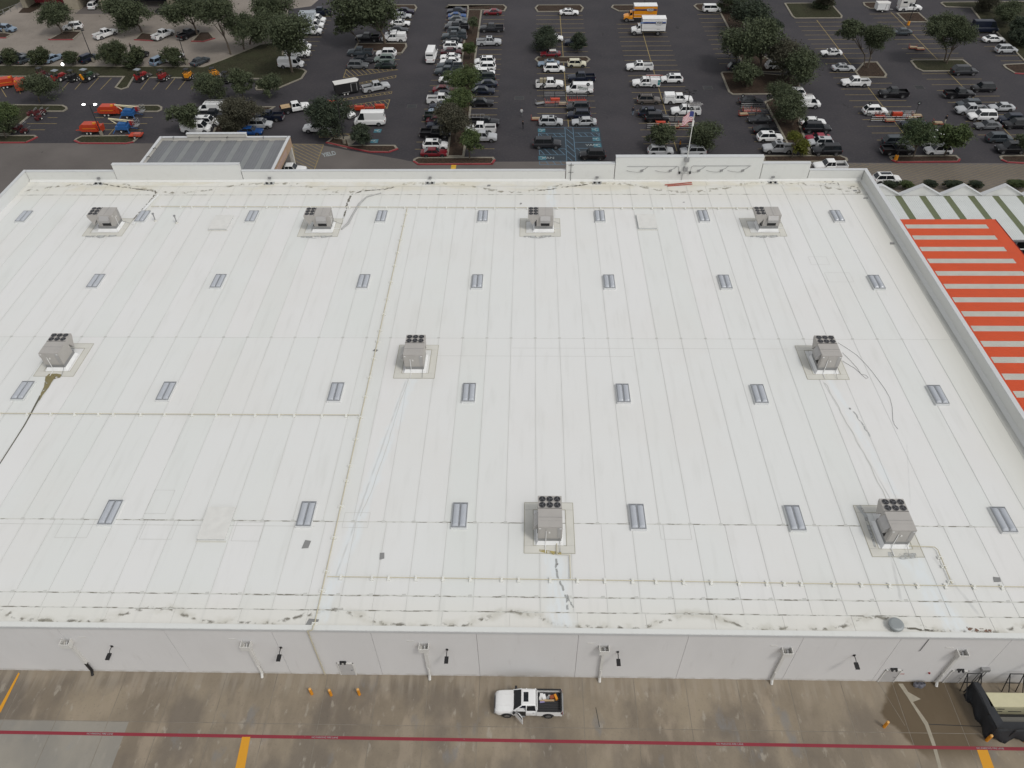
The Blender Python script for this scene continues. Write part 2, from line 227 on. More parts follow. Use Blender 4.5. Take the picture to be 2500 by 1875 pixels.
TREES = [('oak', -115.73, 192.9, -116.54, 3.78, 3.54, 'rounded oak in the red-kerbed island of the tan lot'),
 ('oak', -96.15, 193.64, -97.74, 4.14, 4.81, 'tall oak beside white pickup in the tan lot'),
 ('oak', -81.53, 191.3, -82.23, 5.52, 4.73, 'tall oak shading the black pickup in the tan lot'),
 ('bush', -119.02, 173.7, -118.53, 1.52, 1.84, 'leftmost small oak on the verge in front of dark cars'),
 ('bush', -112.1, 173.61, -111.6, 1.69, 2.17, 'small oak on the verge hiding a white sedan'),
 ('bush', -104.37, 173.39, -104.19, 1.43, 1.7, 'lone small oak on the verge left of the light pole'),
 ('bush', -94.29, 172.66, -93.89, 2.11, 2.93, 'widest low oak on the verge beside a dark SUV'),
 ('bush', -90.02, 172.13, -89.48, 1.79, 2.34, 'low oak on the verge in front of the black SUV'),
 ('bush', -80.94, 172.02, -80.72, 1.72, 2.22, 'low oak on the verge over the pale blue SUV'),
 ('oak', -102.63, 153.07, -101.79, 3.07, 3.11, 'dark round oak standing in the rental yard aisle'),
 ('lime', -102.01, 138.88, -101.0, 3.37, 3.0, 'yellow green oak on the left grass strip'),
 ('oak', -101.74, 137.12, -101.22, 2.74, 2.39, 'dark oak at the left edge beside the dark tillers'),
 ('oak', -65.96, 139.09, -66.39, 3.15, 2.49, 'oak overhanging the white vans behind the canopy'),
 ('oak', -69.76, 178.91, -71.17, 9.03, 3.85, 'large leaning oak at the corner of the tan lot'),
 ('oak', -67.37, 181.74, -66.46, 4.9, 3.59, 'slim dark oak behind the yard grass'),
 ('oak', -66.7, 193.87, -63.86, 4.34, 4.41, 'dark oak crown near the boxy vans'),
 ('oak', -52.84, 168.18, -52.73, 7.78, 5.02, 'biggest oak in the left aisle grass end'),
 ('oak', -66.89, 184.99, -61.45, 3.99, 4.14, 'oak between the slim oak and the biggest left oak'),
 ('oak', -66.6, 153.5, -66.52, 2.84, 2.99, 'round oak left of the yard entrance median'),
 ('oak', -59.67, 153.69, -59.5, 3.92, 2.23, 'upright oak in the middle of the yard median'),
 ('oak', -54.56, 154.66, -54.19, 2.95, 2.1, 'small oak at the curved kerb tip'),
 ('brown', -56.84, 140.81, -55.58, 3.26, 3.41, 'spreading oak above the blue car'),
 ('brown', -58.87, 138.6, -57.75, 1.9, 2.2, 'reddish low oak in the mulch bed behind the canopy'),
 ('dark', -37.96, 138.47, -38.15, 3.44, 3.66, 'very dark oak beside the white high-roof van'),
 ('dark', -31.58, 133.32, -31.59, 1.86, 2.04, 'small oak standing in the blue accessible stalls'),
 ('oak', -34.45, 184.84, -36.63, 6.43, 6.49, 'wide oak over the hatched-stall bay island'),
 ('oak', -40.83, 185.26, -43.33, 4.37, 2.31, 'side crown left of the wide bay oak'),
 ('oak', -13.94, 190.92, -13.82, 2.52, 1.3, 'narrow oak highest on the tree median'),
 ('lime', -13.66, 175.37, -13.61, 2.42, 1.45, 'narrow oak on the tree median beside the slate pickup'),
 ('lime', -13.8, 153.78, -13.7, 3.67, 3.28, 'full green oak on the tree median middle'),
 ('lime', -13.71, 146.0, -13.74, 2.97, 2.87, 'green oak just below the full oak on the median'),
 ('brown', -14.0, 134.68, -13.77, 4.2, 3.27, 'brownish oak on the tree median above the white SUV'),
 ('lime', -10.98, 127.97, -10.89, 3.63, 1.83, 'bright green young tree at the store end of the median'),
 ('dark', 4.01, 180.09, 3.85, 2.1, 2.91, 'low oak over the white SUV in the blue-marked bay'),
 ('dark', 10.89, 179.37, 10.88, 2.2, 1.71, 'small dark oak beside the navy SUV'),
 ('oak', 24.93, 131.78, 24.6, 2.65, 2.32, 'oak left of the flag above the silver SUV'),
 ('oak', 30.93, 131.55, 31.08, 2.64, 3.03, 'oak right of the flagpole'),
 ('dark', 53.33, 189.84, 51.97, 4.25, 4.77, 'darkest oak at the head of the big island'),
 ('oak', 52.18, 205.79, 51.5, 2.37, 3.41, 'oak at the top edge above the white compact van'),
 ('oak', 45.66, 170.45, 44.34, 4.48, 3.83, 'left lobe oak of the big island'),
 ('oak', 50.4, 168.1, 48.95, 5.74, 5.33, 'central oak of the big island'),
 ('dark', 56.66, 183.81, 55.87, 3.49, 2.15, 'slender dark oak behind the big island centre'),
 ('oak', 56.32, 159.27, 55.56, 4.76, 4.07, 'right hand oak leaning over the big island edge'),
 ('brown', 54.34, 164.69, 53.63, 3.96, 3.96, 'olive oak between the central and right island oaks'),
 ('oak', 45.6, 158.86, 45.28, 2.62, 2.59, 'small oak at the lower left of the big island'),
 ('oak', 50.46, 146.43, 49.82, 3.57, 2.63, 'upper oak hiding the white ladder van'),
 ('oak', 50.87, 141.41, 50.31, 3.11, 3.27, 'lower oak hiding the ladder van front'),
 ('yellow', 47.61, 128.48, 47.24, 3.8, 1.15, 'yellow green sapling beside the silver dually pickup'),
 ('yellow', 49.3, 129.26, 49.02, 1.33, 1.51, 'round yellow green shrub on the island tip'),
 ('brown', 76.06, 206.88, 75.12, 2.47, 2.1, 'thin oak at the top of the square island'),
 ('oak', 73.53, 170.11, 69.03, 7.48, 2.44, 'left trunk oak of the pair by the white sedan'),
 ('oak', 73.96, 168.95, 73.33, 6.59, 3.1, 'tall oak in the mulch island by the white sedan'),
 ('oak', 91.84, 172.21, 88.44, 7.5, 3.35, 'left leaning crown oak in the kerbed grass island'),
 ('oak', 91.96, 171.33, 92.4, 6.07, 3.35, 'right leaning crown oak in the kerbed grass island'),
 ('green', 69.38, 128.38, 68.94, 4.37, 2.75, 'green oak in the red-kerbed island, left one'),
 ('lime', 75.16, 128.94, 75.5, 3.68, 2.58, 'yellow green oak in the red-kerbed island, right one'),
 ('brown', 115.55, 204.59, 114.49, 2.21, 3.11, 'oak at the upper right grass corner'),
 ('oak', 115.82, 195.05, 114.82, 2.86, 3.11, 'oak on the upper right grass beside the navy van'),
 ('dark', 114.35, 185.55, 113.42, 2.1, 2.41, 'dark shrubby oak at the right edge'),
 ('dark', 113.13, 181.06, 112.41, 1.67, 2.13, 'lower dark shrubby oak at the right edge'),
 ('oak', 89.32, 129.07, 88.33, 2.6, 1.3, 'oak cut by the right edge near the black SUV'),
 ('oak', 75.7, 208.44, 74.7, 1.81, 2.38, 'oak on the square island top right')]
ISLANDS = [('mulch', 1, [(-117.52, 188.9), (-116.92, 188.55), (-111.2, 188.54), (-111.23, 194.24), (-116.13, 194.68)],
  'mulch island with red kerb around the rounded oak'),
 ('mulch', 1, [(-96.11, 188.24), (-91.06, 187.48), (-92.24, 192.17), (-96.22, 193.29)], 'mulch island with red kerb beside the white pickup'),
 ('mulch', 1, [(-81.76, 187.07), (-78.71, 186.83), (-76.43, 189.02), (-79.08, 193.36), (-81.6, 193.4)],
  'mulch island with red kerb right of the black pickup'),
 ('mulch', 1, [(-131.57, 190.01), (-128.45, 189.96), (-128.08, 192.74), (-130.3, 193.63), (-133.47, 193.68)],
  'red-kerbed island tip at the left edge'),
 ('grass', 0,
  [(-123.75, 173.03), (-73.94, 171.64), (-70.82, 175.51), (-64.39, 184.95), (-59.36, 186.87), (-55.41, 171.71), (-50.68, 170.0), (-49.66, 168.71),
   (-49.88, 164.75), (-53.63, 159.87), (-56.03, 158.73), (-58.49, 158.75), (-59.02, 159.93), (-58.99, 164.57), (-87.42, 165.61), (-86.71, 160.48),
   (-87.93, 159.26), (-89.72, 160.35), (-90.14, 166.04), (-120.37, 166.55)],
  'grass verge between the rental yard and tan lot'),
 ('grass', 0,
  [(-112.86, 152.15), (-103.32, 151.97), (-97.09, 151.76), (-95.77, 150.76), (-95.22, 149.77), (-95.65, 148.56), (-99.76, 148.59), (-101.55, 146.92),
   (-101.74, 144.23), (-101.79, 138.43), (-105.71, 138.46)],
  'grass island holding the dark tillers'),
 ('grass', 1, [(-105.53, 138.11), (-96.5, 138.14), (-95.53, 137.3), (-95.89, 136.44), (-96.75, 134.86), (-103.86, 134.9)],
  'narrow grass island with red kerb at the left edge'),
 ('grass', 0, [(-88.05, 151.54), (-76.95, 151.54), (-75.79, 150.59), (-75.38, 149.26), (-76.01, 148.3), (-86.76, 148.39)],
  'long oval island under the boom lifts'),
 ('grass', 1,
  [(-87.78, 135.66), (-87.84, 136.39), (-87.14, 137.82), (-77.01, 138.02), (-75.57, 137.18), (-75.87, 135.03), (-77.14, 134.41), (-86.13, 134.54)],
  'oval grass island with red kerb behind the canopy'),
 ('mulch', 0, [(-63.48, 150.73), (-52.27, 150.63), (-53.37, 148.21), (-53.99, 138.57), (-61.73, 138.62)],
  'mulch bed between white vans and blue car'),
 ('mulch', 1,
  [(-38.82, 134.61), (-37.98, 136.65), (-34.74, 136.2), (-33.9, 133.66), (-25.39, 133.62), (-24.6, 132.04), (-26.21, 130.67), (-29.91, 130.77),
   (-35.8, 133.26)],
  'mulch island with red kerb and lamp pedestal'),
 ('mulch', 0, [(-37.06, 212.41), (-30.32, 212.28), (-29.54, 210.1), (-29.86, 206.95), (-35.82, 208.24)],
  'mulch island at the head of the angled bay'),
 ('mulch', 0, [(-41.27, 185.27), (-29.42, 185.22), (-28.98, 183.12), (-29.59, 178.92), (-32.49, 178.59), (-34.57, 179.68), (-41.31, 181.49)],
  'mulch island under the wide bay oak'),
 ('mulch', 0,
  [(-16.31, 208.26), (-12.44, 208.18), (-12.39, 175.97), (-11.92, 156.83), (-11.92, 144.59), (-12.03, 128.96), (-15.4, 128.97), (-15.57, 137.89),
   (-15.72, 176.01)],
  'long mulch median planted with trees'),
 ('mulch', 1, [(-21.33, 127.23), (-21.31, 128.09), (-20.59, 128.8), (-6.64, 128.81), (-6.26, 127.75), (-6.73, 126.08), (-20.29, 125.99)],
  'mulch island with red kerb at the end of the tree median'),
 ('mulch', 0,
  [(-22.29, 209.56), (-21.55, 212.11), (-6.94, 211.82), (-6.08, 209.88), (-6.59, 206.75), (-12.42, 207.95), (-16.3, 208.02), (-16.57, 211.04),
   (-21.61, 211.14)],
  'thin mulch island across the head of the tree median'),
 ('mulch', 0, [(1.07, 209.11), (1.81, 211.48), (13.13, 211.42), (13.83, 209.02), (13.15, 206.14), (1.73, 206.2)],
  'mulch island behind the white sedan in the blue-marked bay'),
 ('mulch', 0, [(0.99, 174.88), (1.63, 176.39), (12.94, 176.36), (13.67, 174.71), (12.8, 172.86), (1.8, 172.95)],
  'oval mulch island in the blue-marked bay'),
 ('mulch', 0, [(20.8, 209.12), (21.43, 211.09), (31.99, 211.05), (32.49, 208.5), (31.41, 206.03), (22.57, 206.19)],
  'mulch island behind the yellow box truck'),
 ('mulch', 0,
  [(42.18, 209.89), (43.12, 211.47), (49.83, 211.73), (59.53, 211.94), (59.67, 206.42), (53.93, 202.71), (52.02, 191.92), (52.45, 178.79),
   (55.53, 166.9), (46.86, 167.34), (48.1, 191.99), (48.04, 204.34), (44.56, 205.78), (42.87, 206.74)],
  'long mulch strip under the dark island oaks'),
 ('mulch', 0,
  [(41.5, 166.62), (41.89, 167.29), (46.87, 167.4), (57.06, 164.93), (56.93, 156.41), (56.13, 155.55), (50.5, 155.6), (41.97, 155.48),
   (41.36, 156.82)],
  'big kerbed mulch island in front of the oaks'),
 ('mulch', 0, [(47.74, 151.97), (50.6, 154.19), (55.36, 154.14), (52.46, 141.39), (51.71, 131.64), (51.48, 129.17), (47.92, 133.91)],
  'mulch median between the black sedans and ladder van'),
 ('mulch', 0, [(42.37, 128.9), (43.0, 129.21), (56.51, 129.23), (57.5, 128.13), (57.39, 127.27), (56.79, 126.66), (42.08, 126.72)],
  'mulch island at the front lane beside the parapet'),
 ('grass', 0, [(65.9, 211.65), (77.63, 211.58), (77.99, 210.93), (78.15, 201.89), (77.53, 200.2), (65.89, 200.26), (65.49, 201.75)],
  'square grass island at the top of the second bay'),
 ('mulch', 0, [(86.18, 211.81), (92.19, 212.09), (89.33, 206.62), (86.39, 207.07), (85.76, 209.43)], 'mulch corner behind the white trailer'),
 ('mulch', 0, [(91.93, 203.67), (97.78, 204.01), (97.83, 198.01), (97.16, 197.09), (92.04, 197.18)], 'red brown mulch island below the camper'),
 ('mulch', 0, [(70.56, 167.01), (74.26, 172.43), (77.25, 172.51), (77.06, 165.42), (76.19, 163.78), (70.59, 164.06)],
  'mulch island beneath the tall oak pair'),
 ('grass', 0, [(84.55, 172.89), (85.51, 173.59), (96.55, 173.45), (96.84, 169.82), (94.17, 167.01), (85.28, 167.0), (84.37, 168.83)],
  'kerbed grass island under the leaning oak'),
 ('grass', 0,
  [(105.68, 210.85), (106.51, 211.64), (129.69, 211.73), (111.11, 171.96), (109.32, 171.99), (110.9, 190.28), (110.65, 198.73), (111.94, 207.11),
   (105.84, 207.85)],
  'upper right grass area with oaks'),
 ('mulch', 1, [(103.73, 170.2), (104.48, 170.76), (110.84, 171.38), (107.89, 165.07), (104.32, 165.66), (103.63, 168.59)],
  'red-kerbed mulch tip at the right edge'),
 ('mulch', 1, [(65.13, 128.6), (65.78, 128.99), (77.37, 129.13), (77.56, 127.65), (76.91, 126.57), (65.73, 126.39), (65.12, 127.32)],
  'red-kerbed mulch island with two green oaks'),
 ('mulch', 1, [(84.77, 128.62), (85.49, 129.01), (91.11, 129.14), (89.55, 125.8), (85.31, 126.31), (84.61, 127.35)],
  'red-kerbed mulch island at the lower right')]
BAYS = [(1.45, 13.3,
  [203.67, 200.67, 197.6, 194.6, 191.6, 188.6, 185.6, 182.5, 179.5, 170.1, 166.9, 163.7, 161.0, 158.15, 155.4, 152.8, 149.8, 147.05, 144.0], 7.53),
 (21.3, 32.9,
  [197.1, 194.23, 191.36, 188.49, 185.62, 182.75, 179.88, 177.01, 174.14, 171.27, 168.4, 165.53, 162.66, 159.79, 156.92, 154.05, 151.18, 148.31,
   145.44, 142.57, 139.7, 136.83, 133.96],
  27.18),
 (-21.5, -16.9,
  [203.8, 200.93, 198.06, 195.19, 192.32, 189.45, 186.58, 183.71, 180.84, 177.97, 175.1, 172.23, 169.36, 166.49, 163.62, 160.75, 157.88, 155.01,
   152.14, 149.27, 146.4, 143.53, 140.66, 137.79, 134.92, 132.05],
  None),
 (-11.9, -6.6,
  [203.9, 201.03, 198.16, 195.29, 192.42, 189.55, 186.68, 183.81, 180.94, 178.07, 175.2, 172.33, 169.46, 166.59, 163.72, 160.85, 157.98, 155.11,
   152.24, 149.37, 146.5, 143.63, 140.76, 137.89, 135.02, 132.15],
  None),
 (-35.2, -29.8, [204.0, 201.13, 198.26, 195.39, 192.52, 189.65, 186.78, 183.91, 181.04, 178.17, 175.3, 172.43], None),
 (42.2, 47.9,
  [203.6, 200.73, 197.86, 194.99, 192.12, 189.25, 186.38, 183.51, 180.64, 177.77, 174.9, 172.03, 151.94, 149.07, 146.2, 143.33, 140.46, 137.59,
   134.72, 131.85],
  None),
 (65.5, 76.8, [197.7, 194.83, 191.96, 189.09, 186.22, 183.35, 180.48, 177.61, 174.74, 171.87], 71.0),
 (65.1, 76.6, [166.8, 163.93, 161.06, 158.19, 155.32, 152.45, 149.58, 146.71, 143.84, 140.97, 138.1, 135.23], 71.0),
 (85.3, 97.0, [203.2, 200.33, 197.46, 194.59, 191.72, 188.85, 185.98, 183.11, 180.24, 177.37, 174.5], 91.0),
 (84.6, 96.2, [165.9, 163.03, 160.16, 157.29, 154.42, 151.55, 148.68, 145.81, 142.94, 140.07, 137.2], 90.6),
 (104.5, 110, [190.0, 187.13, 184.26, 181.39, 178.52, 175.65, 172.78, 169.91, 167.04], None),
 (-56, -50.5, [204.0, 201.13, 198.26, 195.39, 192.52, 189.65, 186.78, 183.91, 181.04, 178.17, 175.3, 172.43, 169.56, 166.69, 163.82], None)]
YARD_LINES = [((-104.93, 165.81), (-103.35, 159.63)), ((-101.3, 165.77), (-100.85, 159.61)), ((-98.49, 165.74), (-98.07, 159.58)),
 ((-95.46, 165.71), (-95.21, 159.55)), ((-92.54, 165.67), (-92.48, 159.52)), ((-84.05, 165.58), (-83.71, 159.43)), ((-81.03, 165.54), (-81.0, 159.4)),
 ((-78.24, 165.51), (-78.22, 159.38)), ((-75.46, 165.48), (-75.47, 159.35)), ((-72.68, 165.45), (-72.65, 159.32)),
 ((-119.48, 166.66), (-111.22, 155.96)), ((-112.39, 163.21), (-108.98, 157.51)), ((-97.67, 145.94), (-95.64, 145.92)),
 ((-100.65, 143.3), (-94.53, 143.25)), ((-98.69, 140.55), (-95.67, 140.53)), ((-87.96, 145.86), (-86.15, 145.85)),
 ((-87.79, 143.2), (-76.24, 143.12)), ((-84.14, 140.45), (-76.17, 140.4)), ((-78.33, 145.93), (-76.1, 145.91)), ((-82.01, 141.34), (-82.04, 138.09))]
HATCH = [[(-41.09, 169.89), (-29.41, 169.51), (-40.93, 165.09)],
 [(-40.63, 164.09), (-37.06, 162.4), (-29.46, 166.31), (-29.43, 165.19), (-36.95, 161.75), (-40.55, 162.99)],
 [(-40.41, 153.77), (-29.26, 157.93), (-29.23, 156.89), (-40.07, 153.11)], [(-39.17, 150.52), (-29.16, 153.92), (-29.16, 149.56), (-34.9, 149.27)],
 [(-40.68, 138.4), (-33.9, 138.36), (-33.86, 136.92), (-40.49, 136.96)], [(-45.08, 134.23), (-39.09, 133.98), (-38.85, 124.23), (-42.05, 124.24)]]
BLUE_LINES = [((1.7, 140.99), (13.33, 140.91)), ((1.68, 138.39), (6.73, 138.36)), ((1.68, 138.39), (1.67, 137.15)), ((6.8, 136.96), (4.27, 136.97)),
 ((8.63, 138.54), (13.33, 138.51)), ((8.61, 137.06), (13.24, 137.03)), ((13.3, 138.51), (13.24, 137.03)), ((8.47, 134.61), (13.38, 134.58)),
 ((1.75, 132.13), (6.83, 132.1)), ((1.75, 132.13), (1.79, 129.74)), ((1.79, 129.74), (6.82, 129.72)), ((8.42, 132.25), (10.8, 132.23)),
 ((1.75, 127.34), (6.75, 127.32)), ((1.75, 127.34), (1.82, 126.02)), ((1.82, 126.02), (6.7, 126.0)), ((6.81, 141.04), (6.75, 127.32)),
 ((8.35, 141.03), (8.39, 127.31)), ((1.87, 138.22), (2.35, 137.31)), ((3.09, 138.38), (3.53, 137.39)), ((4.49, 138.37), (5.14, 136.97)),
 ((5.59, 138.36), (6.38, 136.96)), ((9.24, 138.54), (9.93, 137.05)), ((10.45, 138.53), (11.06, 137.05)), ((11.67, 138.52), (12.34, 137.04)),
 ((12.73, 138.52), (13.26, 137.33)), ((1.9, 131.66), (2.75, 129.74)), ((2.71, 132.12), (3.92, 129.73)), ((4.03, 132.11), (5.23, 129.73)),
 ((5.28, 132.11), (6.46, 129.72)), ((8.89, 132.09), (9.29, 131.31)), ((2.94, 127.34), (3.42, 126.01)), ((4.23, 127.33), (4.71, 126.01)),
 ((5.45, 127.33), (5.92, 126.0)), ((6.99, 140.45), (8.31, 137.93)), ((7.1, 138.02), (8.23, 135.89)), ((6.95, 135.74), (8.16, 133.34)),
 ((6.95, 133.67), (8.39, 130.7)), ((6.46, 132.1), (8.31, 128.73)), ((6.94, 128.89), (7.75, 127.39))]
BLUE_SIGNS = [((2.26, 139.64), 1), ((12.64, 139.85), 0), ((12.63, 135.9), 0), ((12.68, 133.4), 0), ((2.31, 128.56), 1), ((-29.62, 139.65), 0),
 ((-29.62, 135.32), 0)]
VAN_WORDS = [(11.57, 133.48), (3.39, 128.53)]
YIELD_WORD = (-37.28, 130.17)
LANE = [(-109.89, 134.8), (-87.45, 134.89), (-63.88, 134.54), (-40.96, 134.41), (-33.95, 131.68), (-23.77, 128.22), (-21.17, 127.15), (0.59, 127.21),
 (15.64, 127.15), (41.34, 126.73), (64.91, 126.4), (95.9, 126.15)]
TAN_LOT = [(-133.48, 173.15), (-73.94, 171.64), (-64.39, 184.95), (-58.61, 186.86), (-63.38, 209.56), (-57.85, 211.85), (-55.97, 221.86), (-162.14, 224.14)]
TLGRASS = [(-143.88, 206.35), (-138.12, 205.85), (-138.4, 218.44), (-139.05, 223.64), (-153.24, 223.95)]
TLBED = [(-134.37, 208.13), (-131.25, 208.07), (-130.1, 213.27), (-134.63, 218.37), (-136.23, 218.4)]
TLBLD = {'base': (-133.5, 215.99), 'c1': (-122.45, 213.12), 'c2': (-118.77, 209.82), 'c3': (-112.69, 210.5), 'c4': (-110.36, 208.87), 'r': (-91.92, 212.52)}
LAMPS = [(-100.27, 174.67, 6.86, 1, 0, 'street lamp on the verge behind the navy SUV'),
 (-78.02, 172.88, 6.92, 1, 0, 'street lamp on the verge beside the pale blue SUV'),
 (-83.18, 137.88, 6.11, 2, 1, 'street lamp with two lit heads behind the orange chipper'),
 (-35.17, 134.38, 9.03, 2, 0, 'street lamp on a concrete pedestal beside the dark oak'),
 (30.3, 142.45, 6.37, 4, 0, 'four-headed street lamp behind the flag'), (28.6, 203.18, 5.12, 2, 0, 'street lamp standing behind the white box truck'),
 (91.94, 195.11, 6.7, 2, 0, 'street lamp on a yellow pedestal at the top right'),
 (65.9, 127.43, 3.0, 1, 0, 'leaning short lamp post on a yellow base by the front kerb'),
 (-130.62, 193.49, 3.91, 1, 0, 'street lamp at the left edge beside the pale blue SUV')]
PEOPLE = [(-1.67, 145.67, 'white', 'grey', 90, 'person in white shirt walking in the aisle left of the blue stalls'),
 (-1.35, 140.21, 'black', 'char', 200, 'person in dark clothes walking toward the store left of blue stalls'),
 (20.44, 146.1, 'navy', 'ltblue', 60, 'person in dark top and blue jeans in the aisle beside black SUV'),
 (3.44, 141.65, 'black', 'black', 90, 'person in black standing at the silver SUV door'),
 (-94.03, 181.47, 'black', 'black', 120, 'person in black walking across the tan lot'),
 (-113.61, 194.42, 'char', 'cream', 90, 'person in dark shirt beside the white SUV in the tan lot'),
 (80.2, 142.0, 'black', 'cream', 200, 'person in dark shirt and pale trousers beside the loaded flat cart'),
 (27.77, 131.97, 'yellow', 'char', 180, 'person in yellow vest between two silver SUVs under the oaks')]
CORRALS = [(2.85, 11.9, 154.63, 150.26, 'cart corral full of orange carts in the blue-marked bay'),
 (22.53, 31.27, 143.18, 140.05, 'cart corral beside the black SUV in the rental-truck bay'),
 (42.28, 47.32, 148.86, 146.26, 'short cart corral between the two dark cars left of the oak island'),
 (66.19, 75.61, 145.14, 142.73, 'cart corral with pallets in front of the navy sedan')]
CARTS = [(2.09, 151.22, 20, 0, 'empty grey cart sticking out of the corral left end'),
 (4.0, 151.45, 0, 1, 'flat cart loaded with grey boxes in the full corral'),
 (5.18, 151.94, 0, 2, 'orange box cart bright in the middle of the full corral'),
 (6.73, 150.69, 0, 3, 'flat cart with beige lumber in the full corral'), (8.7, 152.4, 0, 1, 'dark orange cart right of centre in the full corral'),
 (10.61, 152.39, 0, 1, 'rightmost orange cart in the full corral'), (25.35, 141.18, 0, 2, 'orange cart nested in the rental-bay corral'),
 (27.14, 140.28, 0, 3, 'flat cart with beige sacks, left in rental-bay corral'),
 (27.93, 140.28, 0, 3, 'flat cart with beige sacks, right in rental-bay corral'),
 (29.72, 140.93, 0, 3, 'flat cart with pale sacks at the corral right end'), (43.38, 147.25, 0, 1, 'orange cart row left in the short corral'),
 (45.02, 147.24, 0, 1, 'orange cart row right in the short corral'), (42.23, 145.62, 10, 3, 'flat cart with pale board outside the short corral'),
 (68.73, 144.71, 0, 1, 'red orange cart at the left of the pallet corral'),
 (72.02, 144.92, 0, 2, 'red orange carts nested in the pallet corral centre'), (73.91, 145.13, 0, 0, 'bare metal cart in the pallet corral'),
 (75.85, 144.66, 0, 3, 'flat cart with yellow lumber at the pallet corral end'),
 (69.86, 142.66, 0, 3, 'flat cart with pink boards in the pallet corral'), (74.43, 143.75, 0, 3, 'flat cart with pale boards behind the navy sedan'),
 (78.66, 141.47, 0, 3, 'lone flat cart with yellow lumber in the right aisle'),
 (87.69, 179.9, -8, 3, 'left flat cart loaded with boards in the upper right stalls'),
 (88.98, 179.13, 0, 3, 'right flat cart loaded with boards in the upper right stalls'),
 (-40.49, 151.11, 0, 2, 'orange box cart left of the angled stalls'), (-37.55, 149.61, 0, 1, 'orange cart beside the white SUV parked askew'),
 (-36.19, 149.11, 0, 1, 'second orange cart behind the white high-roof van'),
 (-34.52, 148.62, 0, 2, 'biggest orange cart above the high-roof van nose'), (-32.72, 149.33, 0, 1, 'orange cart lying along the hatched wedge'),
 (-30.5, 149.31, 0, 2, 'orange box cart at the hatched wedge right end'), (1.22, 143.85, 0, 3, 'red cart with pale boards behind the silver SUV')]
MACHINES = [('chipper', -85.56, 147.17, 180, 'orange', 'orange wood chipper trailer above the oval island'),
 ('chipper', -85.8, 139.18, 180, 'orange', 'orange wood chipper trailer with control panel, nearest one'),
 ('chipper', -113.69, 160.98, 200, 'orange', 'orange wood chipper trailer at the left edge of the yard'),
 ('chipper', -109.87, 160.4, 110, 'orange', 'orange trailer half hidden under the yard oak'),
 ('boomlift', -80.82, 146.18, 0, 'blue', 'blue towable boom lift, farther of the two'),
 ('boomlift', -79.54, 139.94, 0, 'blue', 'blue towable boom lift, nearer of the two'),
 ('trailerflat', -76.07, 137.27, 0, 'orange', 'low red trailer at the tip of the oval island'),
 ('tiller', -101.29, 147.06, 30, 'dred', 'dark red tiller nearest the grass island tip'),
 ('tiller', -100.12, 147.29, 30, 'dred', 'dark red tiller in the upper cluster centre'),
 ('tiller', -98.95, 147.52, 10, 'dred', 'dark red tiller at the upper cluster right'),
 ('tiller', -98.78, 145.13, 60, 'dred', 'dark red tiller in front of the upper cluster'),
 ('tiller', -101.02, 139.64, 20, 'dred', 'dark tiller at the left of the lower cluster'),
 ('tiller', -100.44, 140.76, 45, 'dred', 'dark tiller in the middle of the lower cluster'),
 ('tiller', -98.74, 139.18, 0, 'dred', 'dark tiller at the right of the lower cluster'),
 ('skid', -108.05, 165.93, 60, 'dred', 'dark red trencher left of the yard row'),
 ('tractor', -103.31, 164.47, 70, 'red', 'red compact tractor with canopy on its trailer'),
 ('skid', -100.41, 164.43, 70, 'black', 'black machine on trailer between tractors'),
 ('tractor', -97.18, 164.96, 70, 'green', 'green and yellow tractor with canopy'),
 ('tractor', -85.25, 164.82, 70, 'red', 'red tractor with grey canopy right of the grass finger'),
 ('skid', -80.53, 164.49, 70, 'red', 'red mini loader with raised arm'), ('skid', -75.03, 164.99, 80, 'yellow', 'yellow and black skid steer loader'),
 ('skid', -69.5, 165.49, 20, 'yellow', 'yellow mini excavator on the verge'),
 ('skid', -66.07, 163.21, 80, 'black', 'dark machine on trailer under the yard oaks'),
 ('enclosed', -38.7, 157.01, 24, 'black', 'black enclosed trailer with white roof behind the silver pickup'),
 ('enclosedw', 88.65, 205.23, 0, 'white', 'small white enclosed trailer at the top right')]
UNITS = [(33.16, 41.46, 'A', 'rooftop unit nearest the lower right, with grimy pad'),
 (1.97, 41.49, 'A', 'rooftop unit nearest the camera, centre of the near row'), (-12.91, 64.31, 'A', 'rooftop unit in the middle row, centre'),
 (33.34, 64.41, 'A', 'rooftop unit in the middle row trailing a long loose cable'),
 (-54.04, 64.39, 'A', 'rooftop unit at the left with olive drain stain'), (-60.41, 92.45, 'B', 'rooftop unit in the far row, leftmost'),
 (-29.81, 92.34, 'B', 'rooftop unit in the far row, second from left beside a grey duct hose'),
 (1.39, 92.39, 'B', 'rooftop unit in the far row, third from left'), (32.68, 92.44, 'B', 'rooftop unit in the far row, rightmost')]
